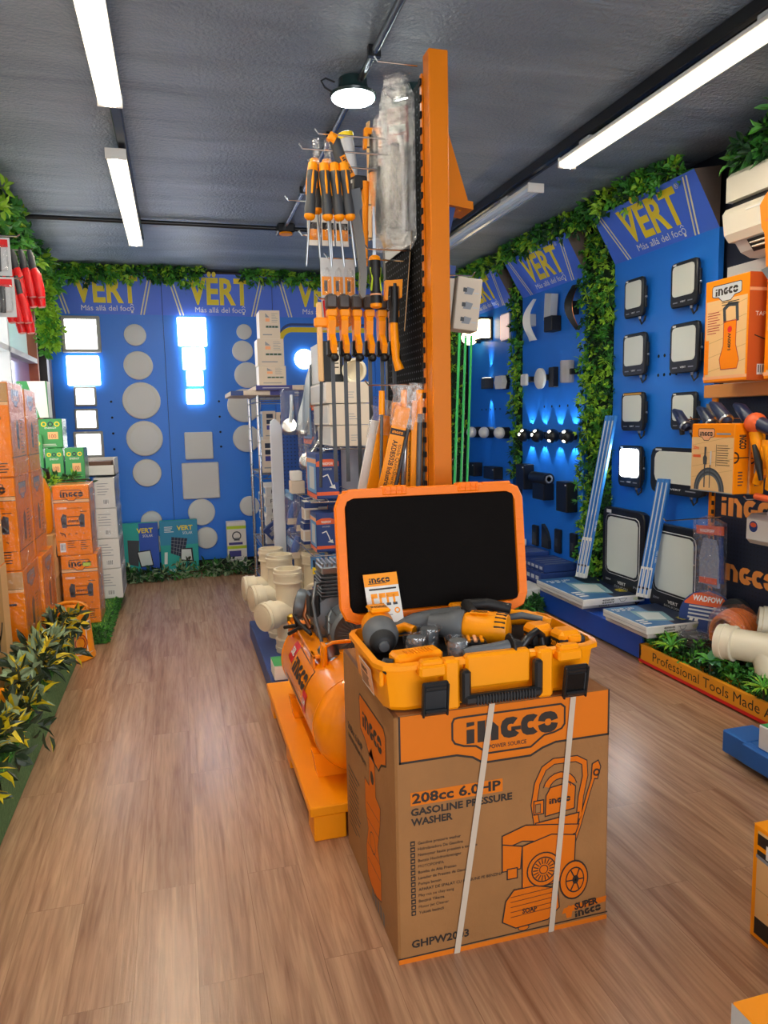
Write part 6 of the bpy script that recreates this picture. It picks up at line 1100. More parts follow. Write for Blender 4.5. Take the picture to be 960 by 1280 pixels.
for y, z, L in ((2.6, 2.37, .40), (2.66, 2.34, .36), (2.62, 2.43, .34), (2.82, 2.47, .2), (2.72, 2.04, .3), (2.75, 1.90, .33), (2.56, 1.575, .2), (2.56, 2.655, .14), (2.9, 2.16, .36), (2.95, 2.3, .4), (2.6, 2.05, .18)): hook(y, z, L)
# screwdrivers
def screwdriver(x, y, z, label, tilt=0, dz=0):
    t = thing('screwdriver', (x, y, z), label, 'screwdriver', 'long screwdrivers hanging from a hook'); P = lambda k: V((x+tilt*k, y, z-k))
    b = MB(); b.lathe(P(.012), P(1)-P(0), [(.014, 0), (.0175, .006), (.0185, .03), (.0165, .05), (.0155, .085), (.0165, .1), (.0185, .13), (.018, .155)], 'dark_grey', 14)
    b.build('handle', t, 50); b = MB()
    for a in (30, 150, 270): b.tube([P(.02)+V((.0182*math.cos(R(a)), .0182*math.sin(R(a)), 0)), P(.06)+V((.0165*math.cos(R(a)), .0165*math.sin(R(a)), 0)), P(.10)+V((.0165*math.cos(R(a)), .0165*math.sin(R(a)), 0))], [.002, .005, .003], 'case_orange', 5)
    b.lathe(P(-.006), P(1)-P(0), [(.008, 0), (.016, .004), (.017, .014), (.0178, .03)], 'case_orange', 14); b.build('end_cap', t, 50); b = MB(); b.lathe(P(.166), P(1)-P(0), [(.018, 0), (.0195, .006), (.016, .014), (.006, .02)], 'orange', 14); b.build('collar', t, 50)
    b = MB(); b.tube([P(.18), P(.33), P(.338)], [.0042, .0042, .002], 'steel', 8); b.build('shaft', t, 50)
for i, (x, y, z, ti) in enumerate(((.493, 2.585, 2.318, -.10), (.528, 2.575, 2.316, .05), (.562, 2.57, 2.316, .08), (.595, 2.565, 2.318, .10))): screwdriver(x, y, z, 'black and orange long screwdriver hanging in front, %s in the row' % ['leftmost, slanting left', 'second from the left', 'third from the left', 'rightmost, against the saw'][i], ti)
for i, x in enumerate((.52, .565)): screwdriver(x, 2.70, 2.37, 'screwdriver in the rear row showing its orange cap, %s' % ['left', 'right'][i], .03)
for i, x in enumerate((.52, .56, .60)):
    t = thing('clear_tube_pack', (x, 2.66, 2.3), 'clear plastic hang tube above the screwdrivers, %s' % ['left', 'middle', 'right'][i], 'package', 'clear hang tubes'); MB().box((x-.012, 2.652, 2.33), (x+.012, 2.668, 2.43), 'film_thick', .006).build('tube', t)
# pruning saw in sheath
t = thing('pruning_saw', (.62, 2.62, 1.87), 'grey curved pruning saw with black and orange handle among the screwdrivers', 'saw')
MB().tube([(.557, 2.6, 2.405), (.575, 2.6, 2.40), (.60, 2.605, 2.33), (.622, 2.61, 2.28)], [.012, .021, .021, .022], 'dark_grey', 12).build('handle', t, 50)
MB().tube([(.553, 2.597, 2.40), (.562, 2.597, 2.409), (.574, 2.597, 2.402)], [.012, .0225, .0225], 'orange', 12).build('cap', t, 50)
f = Fr((.615, 2.60, 2.12), (1, 0, 0), (0, 0, 1)); f2 = Fr((.62, 2.584, 2.25), (-.5, 0, .8), (.8, 0, .5)); b = MB(); b.fbox(Fr((.585, 2.581, 2.345), (.47, 0, -.88), (.88, 0, .47)), .075, .02, .002, 'orange'); b.logo(Fr((.588, 2.578, 2.345), (.47, 0, -.88), (.88, 0, .47)), .005, .002, .016, 'dark_print', 2); b.build('handle_print', t)
b = MB(); b.extr(f, [(-.015, .115), (.04, .13), (.048, .07), (.02, .03), (-.02, .08)], -.018, .018, 'mid_grey'); b.extr(f, [(.003, .05), (.035, .06), (.054, -.04), (.06, -.16), (.052, -.235), (.04, -.24), (.032, -.225), (.036, -.15), (.022, -.04)], -.01, .012, mat('sheath', '6A6660', .4)); b.rect(f, .012, .0, .026, .05, 'hot_orange', 15); b.rect(f, .012, .075, .022, .085, 'salmon', 22); b.text(f, 'INGCO', .036, -.10, .014, 'light_grey', 15, rot=-86, off=.03, w=.06); b.poly(f, [(.044, -.16), (.049, -.16), (.046, -.225), (.042, -.225)], 'light_grey', 15); b.build('sheath', t)
# packs of small orange items below the screwdrivers
for i, (x, y, z) in enumerate(((.52, 2.88, 2.24), (.575, 2.88, 2.24), (.63, 2.88, 2.24))):
    blister(x, y, z, .05, .12, 'orange and black bubble pack behind the screwdriver shafts, %s' % ['left', 'middle', 'right'][i], group='small orange bubble packs', card='paper', item=lambda b, f, w, h: (b.rect(f, .003, .02, w-.003, .06, 'orange', 1), b.rect(f, .003, .06, w-.003, .085, 'black', 1)))
for i, (x, y, z) in enumerate(((.56, 2.85, 2.07), (.605, 2.85, 2.07), (.65, 2.85, 2.07))):
    blister(x, y, z, .045, .27, 'long orange and red bubble pack below the small ones, %s' % ['left', 'middle', 'right'][i], group='long orange bubble packs', card='light_grey', item=lambda b, f, w, h: (b.rect(f, .004, .13, w-.004, .2, 'orange', 1), b.rect(f, .012, .145, .025, .185, 'dark_grey', 2), b.poly(f, [(.004, .11), (w-.006, .12), (w*.6, .02), (.012, .01)], 'orange_print' if f.o.x > .58 else 'red', 2)))
# headlamp/torch, hatchets, hammer and keyhole saw
t = thing('torch', (.645, 2.78, 2.26), 'pale grey and yellow tube torch behind the saw handle', 'torch'); MB().tube([(.66, 2.8, 2.50), (.664, 2.8, 2.47), (.678, 2.8, 2.40), (.69, 2.8, 2.33)], [.024, .026, .022, .015], 'light_grey', 14).build('body', t, 50); MB().lathe((.659, 2.8, 2.505), (.15, 0, -1), [(.02, -.004), (.029, 0), (.029, .02)], 'yellow', 16).build('rim', t, 50); MB().tube([(.69, 2.8, 2.33), (.70, 2.8, 2.26)], [.018, .02], 'black', 10).build('foot', t, 50)
def hatchet(x, y, z, label, L=.36):
    t = thing('hatchet', (x, y, z-L), label, 'hatchet', 'orange handled hatchets'); f = Fr((x, y, z), (1, 0, 0), (0, 0, 1))
    b = MB(); b.extr(f, [(-.012, 0), (-.03, -.0), (-.034, -.07), (-.024, -.07), (-.02, -.02), (.02, -.02), (.022, -.06), (.03, -.06), (.034, .005)], -.012, .012, 'orange'); b.build('blade_guard', t); MB().tube([(x+.004, y, z-.01), (x+.004, y, z-.08), (x+.0, y, z-.15)], [.014, .016, .018], 'black', 10).build('head', t, 50)
    b = MB(); b.tube([(x, y, z-.13), (x+.002, y, z-.2), (x+.006, y, z-.28), (x+.02, y, z-L)], [.014, .016, .014, .018], 'orange', 10); b.build('handle', t, 50)
hatchet(.735, 2.70, 2.49, 'black and orange hatchet hanging near the top beside the clear packages'); hatchet(.79, 2.66, 1.955, 'hatchet with orange guard and orange grip hanging lower, right of the clamps', .32)
t = thing('hanging_tool', (.70, 2.72, 2.05), 'thin orange shafted tool with pale end hanging behind the saw', 'tool'); MB().tube([(.715, 2.74, 2.32), (.712, 2.74, 2.2), (.71, 2.74, 2.02)], [.016, .011, .008], 'orange', 8).build('shaft', t, 50); MB().box((.67, 2.73, 2.29), (.72, 2.76, 2.34), 'black', .005).build('head', t); MB().tube([(.735, 2.7, 2.28), (.75, 2.7, 2.18), (.785, 2.69, 2.08)], [.01, .014, .02], 'tan', 8).build('tail', t, 50)
t = thing('keyhole_saw', (.715, 2.62, 1.83), 'black and yellow handled saw hanging blade up above the clamps', 'saw'); MB().tube([(.712, 2.62, 2.02), (.712, 2.62, 1.98), (.713, 2.62, 1.92), (.714, 2.62, 1.865)], [.02, .022, .018, .022], 'black', 14).build('handle', t, 50)
b = MB(); b.lathe((.712, 2.62, 2.015), (0, 0, 1), [(.021, 0), (.02, .012), (.012, .018)], 'orange', 14); b.lathe((.714, 2.62, 1.90), (0, 0, -1), [(.0215, 0), (.0215, .006)], 'salmon', 14); b.lathe((.714, 2.62, 1.866), (0, 0, -1), [(.022, 0), (.021, .012), (.012, .016)], 'orange', 14)
for s in (-1, 1): b.tube([(.712+s*.018, 2.612, 1.99), (.712+s*.012, 2.608, 1.95), (.713+s*.019, 2.612, 1.91)], .004, 'lime', 5)
b.build('handle_trim', t, 50); MB().extr(FRONT(.705, 2.62, 2.03), [(0, 0), (.012, 0), (.010, .17), (.004, .17)], -.001, .001, 'steel').build('blade', t)
# F clamps on a long hook
for i in range(6):
    x, y = .575+.048*i, 2.75; t = thing('bar_clamp', (x, y, 1.2), 'orange and black bar clamp hanging on the long hook, %s of six' % ['outermost', 'second from outside', 'third from outside', 'fourth from outside', 'fifth from outside', 'innermost'][i], 'clamp', 'bar clamps in a row')
    b = MB(); b.box((x-.02, y-.02, 1.865), (x+.022, y+.02, 1.915), mat('clamp_dark', '40342E', .4), .006); b.build('fixed_jaw', t)
    b = MB(); b.box((x-.017, y-.022, 1.835), (x+.02, y+.02, 1.862), 'orange', .004); b.build('jaw_pad', t)
    b = MB(); b.extr(EAST(x-.014, y-.03, 1.75), [(.02, .0), (.045, .0), (.05, .045), (.045, .085), (.012, .088), (.005, .07)], 0, .026, 'orange'); b.build('trigger', t); tr_ = MB().extr(EAST(x-.01, y-.05, 1.70), [(0, .03), (.03, .07), (.05, .06), (.035, .02), (.01, 0)], 0, .02, 'orange'); tr_.build('lever', t)
    MB().box((x-.018, y-.015, 1.69), (x+.018, y+.03, 1.752), 'black', .008).build('sliding_jaw', t); MB().ball((x+.004, y-.03, 1.685), .016, 'black', 10).build('knob', t, 60)
    k = (i-2.5)*.0; MB().add([(x-.006+k, y-.003, 1.92), (x+.008+k, y-.003, 1.92), (x+.008-k, y-.003, 1.22), (x-.006-k, y-.003, 1.22), (x-.006+k, y+.003, 1.92), (x+.008+k, y+.003, 1.92), (x+.008-k, y+.003, 1.22), (x-.006-k, y+.003, 1.22)], [(0, 3, 2, 1), (4, 5, 6, 7), (0, 1, 5, 4), (2, 3, 7, 6), (0, 4, 7, 3), (1, 2, 6, 5)], 'dark_grey').build('bar', t)
t = thing('hand_tool', (.545, 2.79, 1.2), 'yellow wooden handled bar at the outer end of the clamps', 'tool'); MB().box((.525, 2.765, 1.60), (.545, 2.785, 1.89), 'wood_print', .004).build('handle', t); MB().cyl((.535, 2.775, 1.6), (.52, 2.775, 1.2), .006, 'dark_grey').build('rod', t, 50); MB().box((.515, 2.76, 1.80), (.60, 2.79, 1.835), 'orange', .005).build('cross_bar', t)
# clear clam-shell packs at the top
def clam(x, y, z, w, h, d, label, r=(.75, -.66, 0)):
    t = thing('clam_shell_pack', (x, y, z), label, 'package', 'clear clam shell packages at the top'); f = Fr((x, y, z), r, (.0, 0, 1)); b = MB()
    for k, d0, dd in ((0, -.003, .0), (.012, 0, d), (.03, d*.4, d*1.25)): b.loft([[f.P(a, q, hh) for a, q in ((.02+k, .0+k), (w-.02-k, .0+k), (w-k, .03+k), (w-k, h-.10), (w*.75, h-.02-k), (w*.3, h-.02-k), (.0+k, h-.12), (0+k, .03+k))] for hh in (d0, dd)], 'film_thick', True, True)
    b.build('clear_shell', t); f3 = Fr(f.P(0, 0, -.004), f.r, f.u); b = MB(); b.fbox(Fr(f.P(.012, .06, -.006), f.r, f.u), w-.024, h-.16, .002, mat('pack_card', '77757A', .4)); b.rect(f3, w*.15, h*.6, w*.8, h*.8, 'maroon', 2); b.rect(f3, w*.2, h*.66, w*.7, h*.7, 'white', 4); b.build('card', t)
    b = MB(); b.tube([f.P(w*.35, h*.12, .02), f.P(w*.42, h*.25, .022), f.P(w*.4, h*.42, .024), f.P(w*.5, h*.58, .02)], [.012, .02, .012, .02], 'dark_grey', 10); b.build('grip', t, 50); b = MB(); b.tube([f.P(w*.68, h*.08, .02), f.P(w*.7, h*.5, .02), f.P(w*.62, h*.62, .02)], [.006, .008, .012], 'steel', 8); b.build('tool', t, 50)
clam(.752, 2.63, 2.05, .125, .60, .045, 'large clear clam shell pack of tools hanging at the top beside the orange post')
clam(.735, 2.72, 2.06, .11, .50, .03, 'clear clam shell pack just behind the front one near the top', (.7, -.7, 0))
# bundles of long bits in orange sleeves
def sleeve(x, y, z0, z1, lean, label, m='case_orange', r=.012, core='steel', txt=True, bag=True, w=.026):
    t = thing('drill_bit_pack', (x, y, z0), label, 'package', 'long orange drill bit sleeves'); L = z1-z0; u = V((lean, -.02, L)).normalized(); f = Fr((x-lean*0, y, z0), V((1, 0, 0))-u*u.x, u)
    b = MB(); b.fbox(f, w, L*.88, .006, m, .002); g = Fr(f.P(0, 0, .006), f.r, f.u)
    if txt: b.rect(g, 0, L*.6, w, L*.66, 'dark_print', 1); b.logo(g, w*.12, L*.615, w*.2, 'orange', 3); b.text(g, 'AKDB5028 Industrial', w*.3, L*.55, w*.32, 'dark_print', 2, rot=-90, off=.02, w=L*.46); b.text(g, 'tools QuickShank', w*.72, L*.52, w*.24, 'dark_print', 2, rot=-90, w=L*.4)
    b.build('sleeve', t); MB().cyl(f.P(w+r*.6, .01, .01), f.P(w+r*.6, L*.72, .01), r*.7, core, seg=8).build('bit', t, 50)
    if bag: MB().loft([[f.P(a, q, h) for a, h in ((-.004, -.004), (w+.022, -.004), (w+.02, .02), (-.002, .02))] for q in (L*.68, L*.84)]+[[f.P(a+.006, L*.95, h) for a, h in ((0, 0), (w+.008, 0), (w+.008, .012), (0, .012))], [f.P(a+.0, L*1.04, h) for a, h in ((-.012, .004), (w+.03, .004), (w+.03, .008), (-.012, .008))]], 'film_bag', False, False).build('clear_bag', t)
for i, (x, y, z0, z1, ln, m, c) in enumerate(((.635, 2.68, 1.17, 1.50, .07, 'paper', 'steel'), (.66, 2.64, 1.17, 1.52, .07, 'case_orange', 'steel'), (.672, 2.52, 1.19, 1.555, .085, 'case_orange', 'dark_grey'), (.722, 2.55, 1.18, 1.56, .02, 'case_orange', 'steel'), (.765, 2.56, 1.18, 1.56, .012, 'case_orange', 'dark_grey'), (.802, 2.54, 1.18, 1.565, .008, 'case_orange', 'mid_grey'))):
    sleeve(x, y, z0, z1, ln, 'orange sleeve with long drill bit, %s in the hanging bunch' % ['outermost whitish', 'second from outside', 'third from outside, large print', 'fourth from outside', 'fifth from outside', 'nearest the post'][i], m, .014 if i > 2 else .009, c, i in (2, 3, 4), True, .056 if i == 2 else .046)
for i, (x, y) in enumerate(((.705, 2.58), (.768, 2.515), (.83, 2.52))):
    t = thing('spade_bit', (x, y, 1.18), 'grey long drill bit with orange tip cover standing between the sleeves, %s' % ['left', 'middle', 'right beside the post'][i], 'drill bit', 'grey bits among the orange sleeves'); MB().cyl((x, y, 1.18), (x+.01, y, 1.47), .006+.004*(i == 2), 'mid_grey', seg=10).build('shank', t, 50); MB().cyl((x+.01, y, 1.47), (x+.012, y, 1.555), .011+.004*(i == 2), 'case_orange', seg=10).build('tip_cover', t, 50)
t = thing('saw_blade_card', (.80, 2.62, 1.9), 'slim yellow card with orange header hanging on the black pegboard', 'card'); f = Fr((.845, 2.70, 1.78), (-.3, -.9, 0), (.1, 0, 1)); b = MB(); b.extr(f, [(0, 0), (.03, 0), (.07, .35), (.0, .35)], 0, .002, 'wood_print'); b.rect(Fr(f.P(0, 0, .002), f.r, f.u), .0, .26, .06, .35, 'case_orange', 1); b.logo(Fr(f.P(0, 0, .002), f.r, f.u), .006, .31, .014, 'dark_print', 3); b.build('card', t)
tagb(MB().fbox(Fr((.85, 2.96, 2.08), (-.0, -1, 0), (0, 0, 1)), .34, .16, .002, mat('grey_card', '9AA0A0', .35), .0008), 'tool_card', 'grey card strip on the black pegboard under the clear packages', 'card')
t = thing('price_tag_strip', (.74, 3.0, 2.2), 'thin cream strip at the far top edge of the pegboard', 'strip'); MB().fbox(Fr((.79, 2.985, 2.17), (.2, -.98, 0), (0, 0, 1)), .03, .45, .003, 'wood_print', .001).build('strip_body', t)
# other side of the post
t = thing('orange_bracket', (1.1, 3.0, 2.3), 'orange folded metal bracket sticking out right of the post near the top', 'bracket'); b = MB(); b.extr(Fr((1.06, 2.9, 2.64), (1, 0, 0), (0, 0, 1)), [(0, 0), (.02, .01), (.13, -.33), (.09, -.36), (.0, -.3)], -.06, 0, 'post_orange'); b.extr(Fr((1.06, 2.9, 2.64), (1, 0, 0), (0, 0, 1)), [(.02, -.31), (.13, -.33), (.132, -.36), (.02, -.345)], -.1, .04, 'post_orange'); b.build('plate', t); MB().box((.926, 2.9, 2.5), (1.07, 2.96, 2.53), 'black').build('arm', t)
t = thing('tool_card', (1.09, 2.9, 2.1), 'blue hang card with pale squares just right of the orange post', 'card', None); b = MB(); f = Fr((.93, 2.9, 2.13), (1, -.1, 0), (.25, 0, 1)); b.fbox(f, .155, .17, .003, 'navy_print', .001); g = Fr(f.P(0, 0, .003), f.r, f.u)
for i in range(4):
    for j in range(2): b.rect(g, .06+.04*j, .02+.038*i, .09+.04*j, .045+.038*i, 'light_grey', 1)
b.build('card', t)
def lamp_print(b, f, w, h):
    for i in range(3): b.poly(f, [(w*.3, h*(.12+.28*i)), (w*.62, h*(.12+.28*i)), (w*.7, h*(.24+.28*i)), (w*.4, h*(.26+.28*i))], 'grey', 1); b.rect(f, w*.25, h*(.16+.28*i), w*.4, h*(.24+.28*i), 'dark_grey', 2); b.rect(f, w*.7, h*(.15+.28*i), w*.9, h*(.17+.28*i), 'light_grey', 2)
for i, (x, y, z, w) in enumerate(((.99, 2.98, 1.835, .14), (1.135, 2.95, 1.825, .108))):
    f = Fr((x, y, z), (1, -.05, -.12), (.12, 0, 1)); b = MB(); b.fbox(Fr(f.P(0, 0, -.09), f.r, f.u), w, .215, .09, 'beige', .003); lamp_print(b, f, w, .215); o = tagb(b, 'lamp_carton', 'beige lamp carton with three grey pictures right of the post, %s' % ['inner', 'outer, tilted'][i], 'carton', 'tilted beige cartons beside the post')
    if not i: MB().fbox(Fr(f.P(.0, .217, -.09), f.r, f.u), w, .05, .09, 'navy_print', .003).build('lid', o)
for i in range(7):
    x, y = 1.50+.014*i, 3.98+.03*(i % 3); m = 'green_stake' if i in (0, 1, 3, 6) else 'green_stake_pale'
    tagb(MB().tube([(x-.02, y, 0), (x+.03+.006*i, y-.1+.02*i, 1.92-.02*(i % 2))], .007, m, 7), 'plant_stake', '%s thin garden rod leaning upright right of the orange post, %s' % ('green' if m == 'green_stake' else 'pale green', ['leftmost', 'second', 'third', 'fourth', 'fifth', 'sixth', 'rightmost'][i]), 'rod', 'green rods leaning beside the post', smooth=50)
tagb(MB().box((1.44, 3.9, 0), (1.78, 4.2, .3), 'blue_paint', .006), 'rod_bin', 'blue bin behind the open lid holding the green rods', 'bin')
tagb(MB().tube([(1.04, 3.0, 1.24)]+[(1.07+.055*math.sin(R(a)), 3.0, 1.29+.075*-math.cos(R(a))) for a in range(20, 341, 20)], .008, 'black', 7), 'cable_loop', 'black cable loop hanging right of the post above the lid', 'cable', smooth=50)
hook(2.95, 1.27, .2, 1, .922); hook(2.9, 2.31, .25, 1, .922); hook(2.95, 2.04, .3, 1, .922)

# ---------------------------------------------------------------- second stand with shower goods
st = thing('display_stand', (.9, 4.9, 0), 'white display stand with blue pegboard and wire shelves behind the hanging clamps', 'display stand')
b = MB(); P = [(0, .05), (.075, .05), (.075, 1.40), (.06, 1.45), (.03, 1.475), (.005, 1.46), (0, 1.42)]; b.extr(Fr((.604, 4.96, 0), (1, 0, 0), (0, 0, 1)), P, -.06, 0, mat('stand_white', 'D9DCE4', .45)); b.build('end_panel', st)
MB().box((.68, 4.985, .05), (1.5, 5.005, 1.62), 'pegboard_blue', .002).build('pegboard', st)
for i, z in enumerate((.70, 1.005, 1.30)):
    b = MB(); x0 = .70 if i < 2 else .78
    for k in range(8): b.cyl((x0+.05*k, 4.05, z), (x0+.05*k, 4.985, z), .0025, 'chrome', seg=6)
    for y in (4.05, 4.3, 4.55, 4.95): b.cyl((x0, y, z-.004), (1.1, y, z-.004), .004, 'chrome', seg=6)
    b.build('wire_shelf', st)
MB().box((.685, 4.7, .62), (.70, 4.98, .68), 'sky_print', .004).build('price_strip', st); MB().box((.685, 4.7, .95), (.70, 4.98, 1.003), 'sky_print', .004).build('price_strip', st)
b = MB(); b.box((1.08, 4.02, .05), (1.1, 4.98, 1.32), 'stand_white', .003); b.build('rear_upright', st)
G = 'white cartons on the top wire shelf'
def plain_front(b, f, w, h): b.rect(f, 0, 0, w, h, 'beige', .6); bars(b, f, w*.45, h*.5, w*.2, 3, h*.12, h*.03, 'grey')
for i, (x, z) in enumerate(((.83, 1.312), (.815, 1.43), (.80, 1.55))): carton('white_carton', (x, 4.02, z), (1.06, 4.58, z+.115), 'white', 'long plain white carton on the upper shelf, %s of three' % ['lowest', 'middle', 'topmost'][i], group=G, front=plain_front, west=lambda b, f, w, h: b.rect(f, w*.1, h*.1, w*.9, h*.9, 'light_grey', .6), tape=False)
carton('speaker_carton', (.81, 4.16, 1.67), (.93, 4.52, 1.9), 'light_grey', 'grey carton with black printed front on the stacked white cartons', front=lambda b, f, w, h: (b.rect(f, 0, 0, w, h, 'black', 1), b.rect(f, w*.55, h*.2, w*.85, h*.85, 'beige', 2), bars(b, f, w*.6, h*.75, w*.2, 5, h*.1, h*.03, 'dark_print', 3, .1)), tape=False)
t = thing('pipe_elbow', (.97, 4.1, 1.668), 'beige round pipe elbow lying on the white cartons behind the clamps', 'pipe fitting'); MB().lathe((1.0, 4.13, 1.73), (-.4, -1, 0), [(.06, 0), (.06, .06), (.068, .062), (.068, .09), (.055, .09), (.05, .04)], 'pvc', 22).build('pipe', t, 40); MB().tube([(1.0, 4.13, 1.73), (.98, 4.2, 1.72), (.88, 4.22, 1.70)], [.06, .055, .03], 'pvc', 12).build('bend', t, 50)
t = thing('plastic_sheet', (.77, 4.6, 1.6), 'crumpled translucent plastic sheet hanging left of the white cartons', 'plastic sheet'); b = MB(); b.loft([[V((.80+.02*k-.1*(1-j/4), 4.5+.04*((k+j) % 2), 1.40+.1*j)) for k in range(4)] for j in range(5)], mat('sheet_pale', 'C8D2DC', .25), False, False, False); b.build('sheet', t)
def shower(b, f, w, h): b.rect(f, 0, h*.86, w, h, 'navy_print', 1); b.poly(f, [(0, h*.72), (w, h*.72), (w, h*.82), (w*.7, h*.88), (w*.3, h*.88), (0, h*.82)], 'hot_orange', 2); b.text(f, 'WADFOW', w*.25, h*.75, h*.06, 'white', 3, w=w*.5, off=.03); b.text(f, 'SHOWER', w*.3, h*.64, h*.04, 'light_grey', 2, w=w*.4); b.rect(f, 0, h*.08, w, h*.16, 'hot_orange', 2); b.line(f, [(w*.3, h*.5), (w*.5, h*.54), (w*.62, h*.4), (w*.7, h*.28)], w*.05, 'white', 3); b.poly(f, [(w*.55, h*.26), (w*.85, h*.22), (w*.8, h*.32)], 'white', 3)
def shower_w(b, f, w, h): b.rect(f, w*.04, h*.12, w*.96, h*.9, 'sky_print', 1); b.rect(f, 0, h*.78, w, h*.88, 'salmon', 2); b.rect(f, 0, 0, w, h*.1, 'hot_orange', 2); b.rect(f, w*.3, h*.2, w*.8, h*.7, 'light_grey', 3); b.rect(f, 0, 0, w*.05, h, 'hot_orange', 2)
G = 'blue boxed shower heads'
carton('shower_carton', (.745, 4.1, 1.012), (.875, 4.42, 1.27), 'navy_print', 'blue and orange boxed shower, big one on the middle shelf behind the lid', group=G, front=shower, west=shower_w, tape=False); carton('shower_carton', (.80, 4.5, 1.312), (.826, 4.82, 1.60), 'navy_print', 'blue and orange shower box at the back of the upper shelf beside white cartons', group=G, front=shower, west=shower_w, tape=False)
carton('shower_carton', (.735, 4.1, .708), (.85, 4.3, .93), 'navy_print', 'blue and orange boxed shower, smaller one on the lowest shelf', group=G, front=shower, west=shower_w, tape=False); carton('shower_carton', (.855, 4.06, .708), (.99, 4.36, .95), 'navy_print', 'blue boxed shower on the lowest shelf, half behind the orange lid', group=G, front=shower, west=shower_w, tape=False)
def small_w(b, f, w, h): b.rect(f, 0, h*.7, w, h, 'navy_print', 1); b.rect(f, 0, 0, w, h*.15, 'navy_print', 1); b.rect(f, w*.1, h*.2, w*.9, h*.62, 'beige', 1)
for i, (x, y, z) in enumerate(((.71, 4.4, .708), (.72, 4.4, .84), (.80, 4.45, .84))): carton('small_carton', (x, y, z), (x+.085, y+.12, z+.128), 'paper', 'small white and blue carton on the lowest shelf, %s' % ['lower left', 'upper left', 'upper right'][i], group='small white and blue cartons', front=small_w, west=small_w, tape=False)
carton('small_carton', (.66, 4.5, 1.012), (.745, 4.6, 1.09), 'beige', 'small plain beige carton under the chrome shower heads', group='beige cartons under shower heads', tape=False); carton('small_carton', (.665, 4.5, 1.092), (.73, 4.6, 1.15), 'white', 'small white carton on top of the beige one under the chrome shower heads', group='beige cartons under shower heads', tape=False)
def chrome_pack(x, y, z, label, lean=0.):
    t = thing('shower_head_pack', (x, y, z), label, 'package', 'chrome shower heads in clear packs'); MB().fbox(Fr((x-.045, y+.03, z-.06), (1, 0, 0), (lean, 0, 1)), .09, .28, .003, 'navy_print').build('card', t); MB().lathe((x, y-.01, z), (-.3, -1, .3), [(.02, -.03), (.045, -.012), (.048, 0), (.042, .006), (.0, .007)], 'chrome', 20).build('head', t, 40); MB().tube([(x+.01, y, z+.01), (x+.02+lean*.1, y+.01, z+.1), (x+.02+lean*.2, y+.01, z+.19)], [.02, .014, .012], 'chrome', 10).build('grip', t, 50); MB().box((x-.05, y-.03, z-.06), (x+.06, y+.025, z+.23), 'film', .02).build('clear_cover', t)
chrome_pack(.68, 4.62, 1.43, 'chrome shower head in clear pack, upper left by the white end panel'); chrome_pack(.775, 4.66, 1.42, 'chrome shower head in clear pack, upper middle on the blue pegboard', .1); chrome_pack(.755, 4.45, 1.22, 'chrome shower head in clear pack, slanting in front, lower one', .5); chrome_pack(.80, 4.5, 1.12, 'chrome shower head in clear pack half behind the big blue box', .3)
def bag(x, y, z, label): t = thing('bagged_valve', (x, y, z), label, 'package', 'bagged blue valves on the pegboard'); MB().tube([(x-.02, y, z), (x, y, z+.05), (x+.02, y, z+.12)], [.02, .03, .02], mat('valve_blue', '2C5CB0', .35), 10).build('valve', t, 50); MB().box((x-.05, y-.03, z-.03), (x+.05, y+.03, z+.18), 'film_thick', .02).build('clear_bag', t); MB().fbox(Fr((x-.04, y-.032, z-.02), (1, 0, 0), (.1, 0, 1)), .06, .04, .002, 'beige').build('label_card', t)
bag(.69, 4.70, .82, 'blue valve in clear bag hanging left of the small cartons'); bag(.74, 4.66, .78, 'second blue valve in clear bag, right of the first'); bag(.70, 4.68, .60, 'copper toned valve in clear bag, lowest on the blue pegboard')
for i in range(9):
    x, y, z = .70+.034*i, 4.02+.05*(i % 3), .50; t = thing('brush_pack', (x, y, z), 'small blue and yellow brush on a hang card above the compressor, %s in the row' % ['leftmost', 'second', 'third', 'fourth', 'fifth', 'sixth', 'seventh', 'eighth', 'rightmost'][i], 'brush', 'blue and yellow brushes hanging over the compressor')
    MB().tube([(x, y, z+.18), (x+.004, y, z+.1), (x, y, z+.02)], .006, ['navy', 'light_grey', 'navy_print'][i % 3], 6).build('handle', t, 50); MB().box((x-.008, y-.006, z+.10), (x+.010, y+.006, z+.14), 'yellow', .002).build('band', t); MB().box((x-.012, y-.008, z+.0), (x+.012, y+.008, z+.03), 'navy_print', .003).build('brush_head', t); MB().fbox(Fr((x-.016, y+.008, z+.13), (1, 0, 0), (0, 0, 1)), .032, .07, .001, 'sky_print').build('card', t)
st2 = MB().tube([(.68, 4.02, .70), (1.02, 4.02, .70)], .004, 'chrome', 6); st2.build('hang_rail', st)
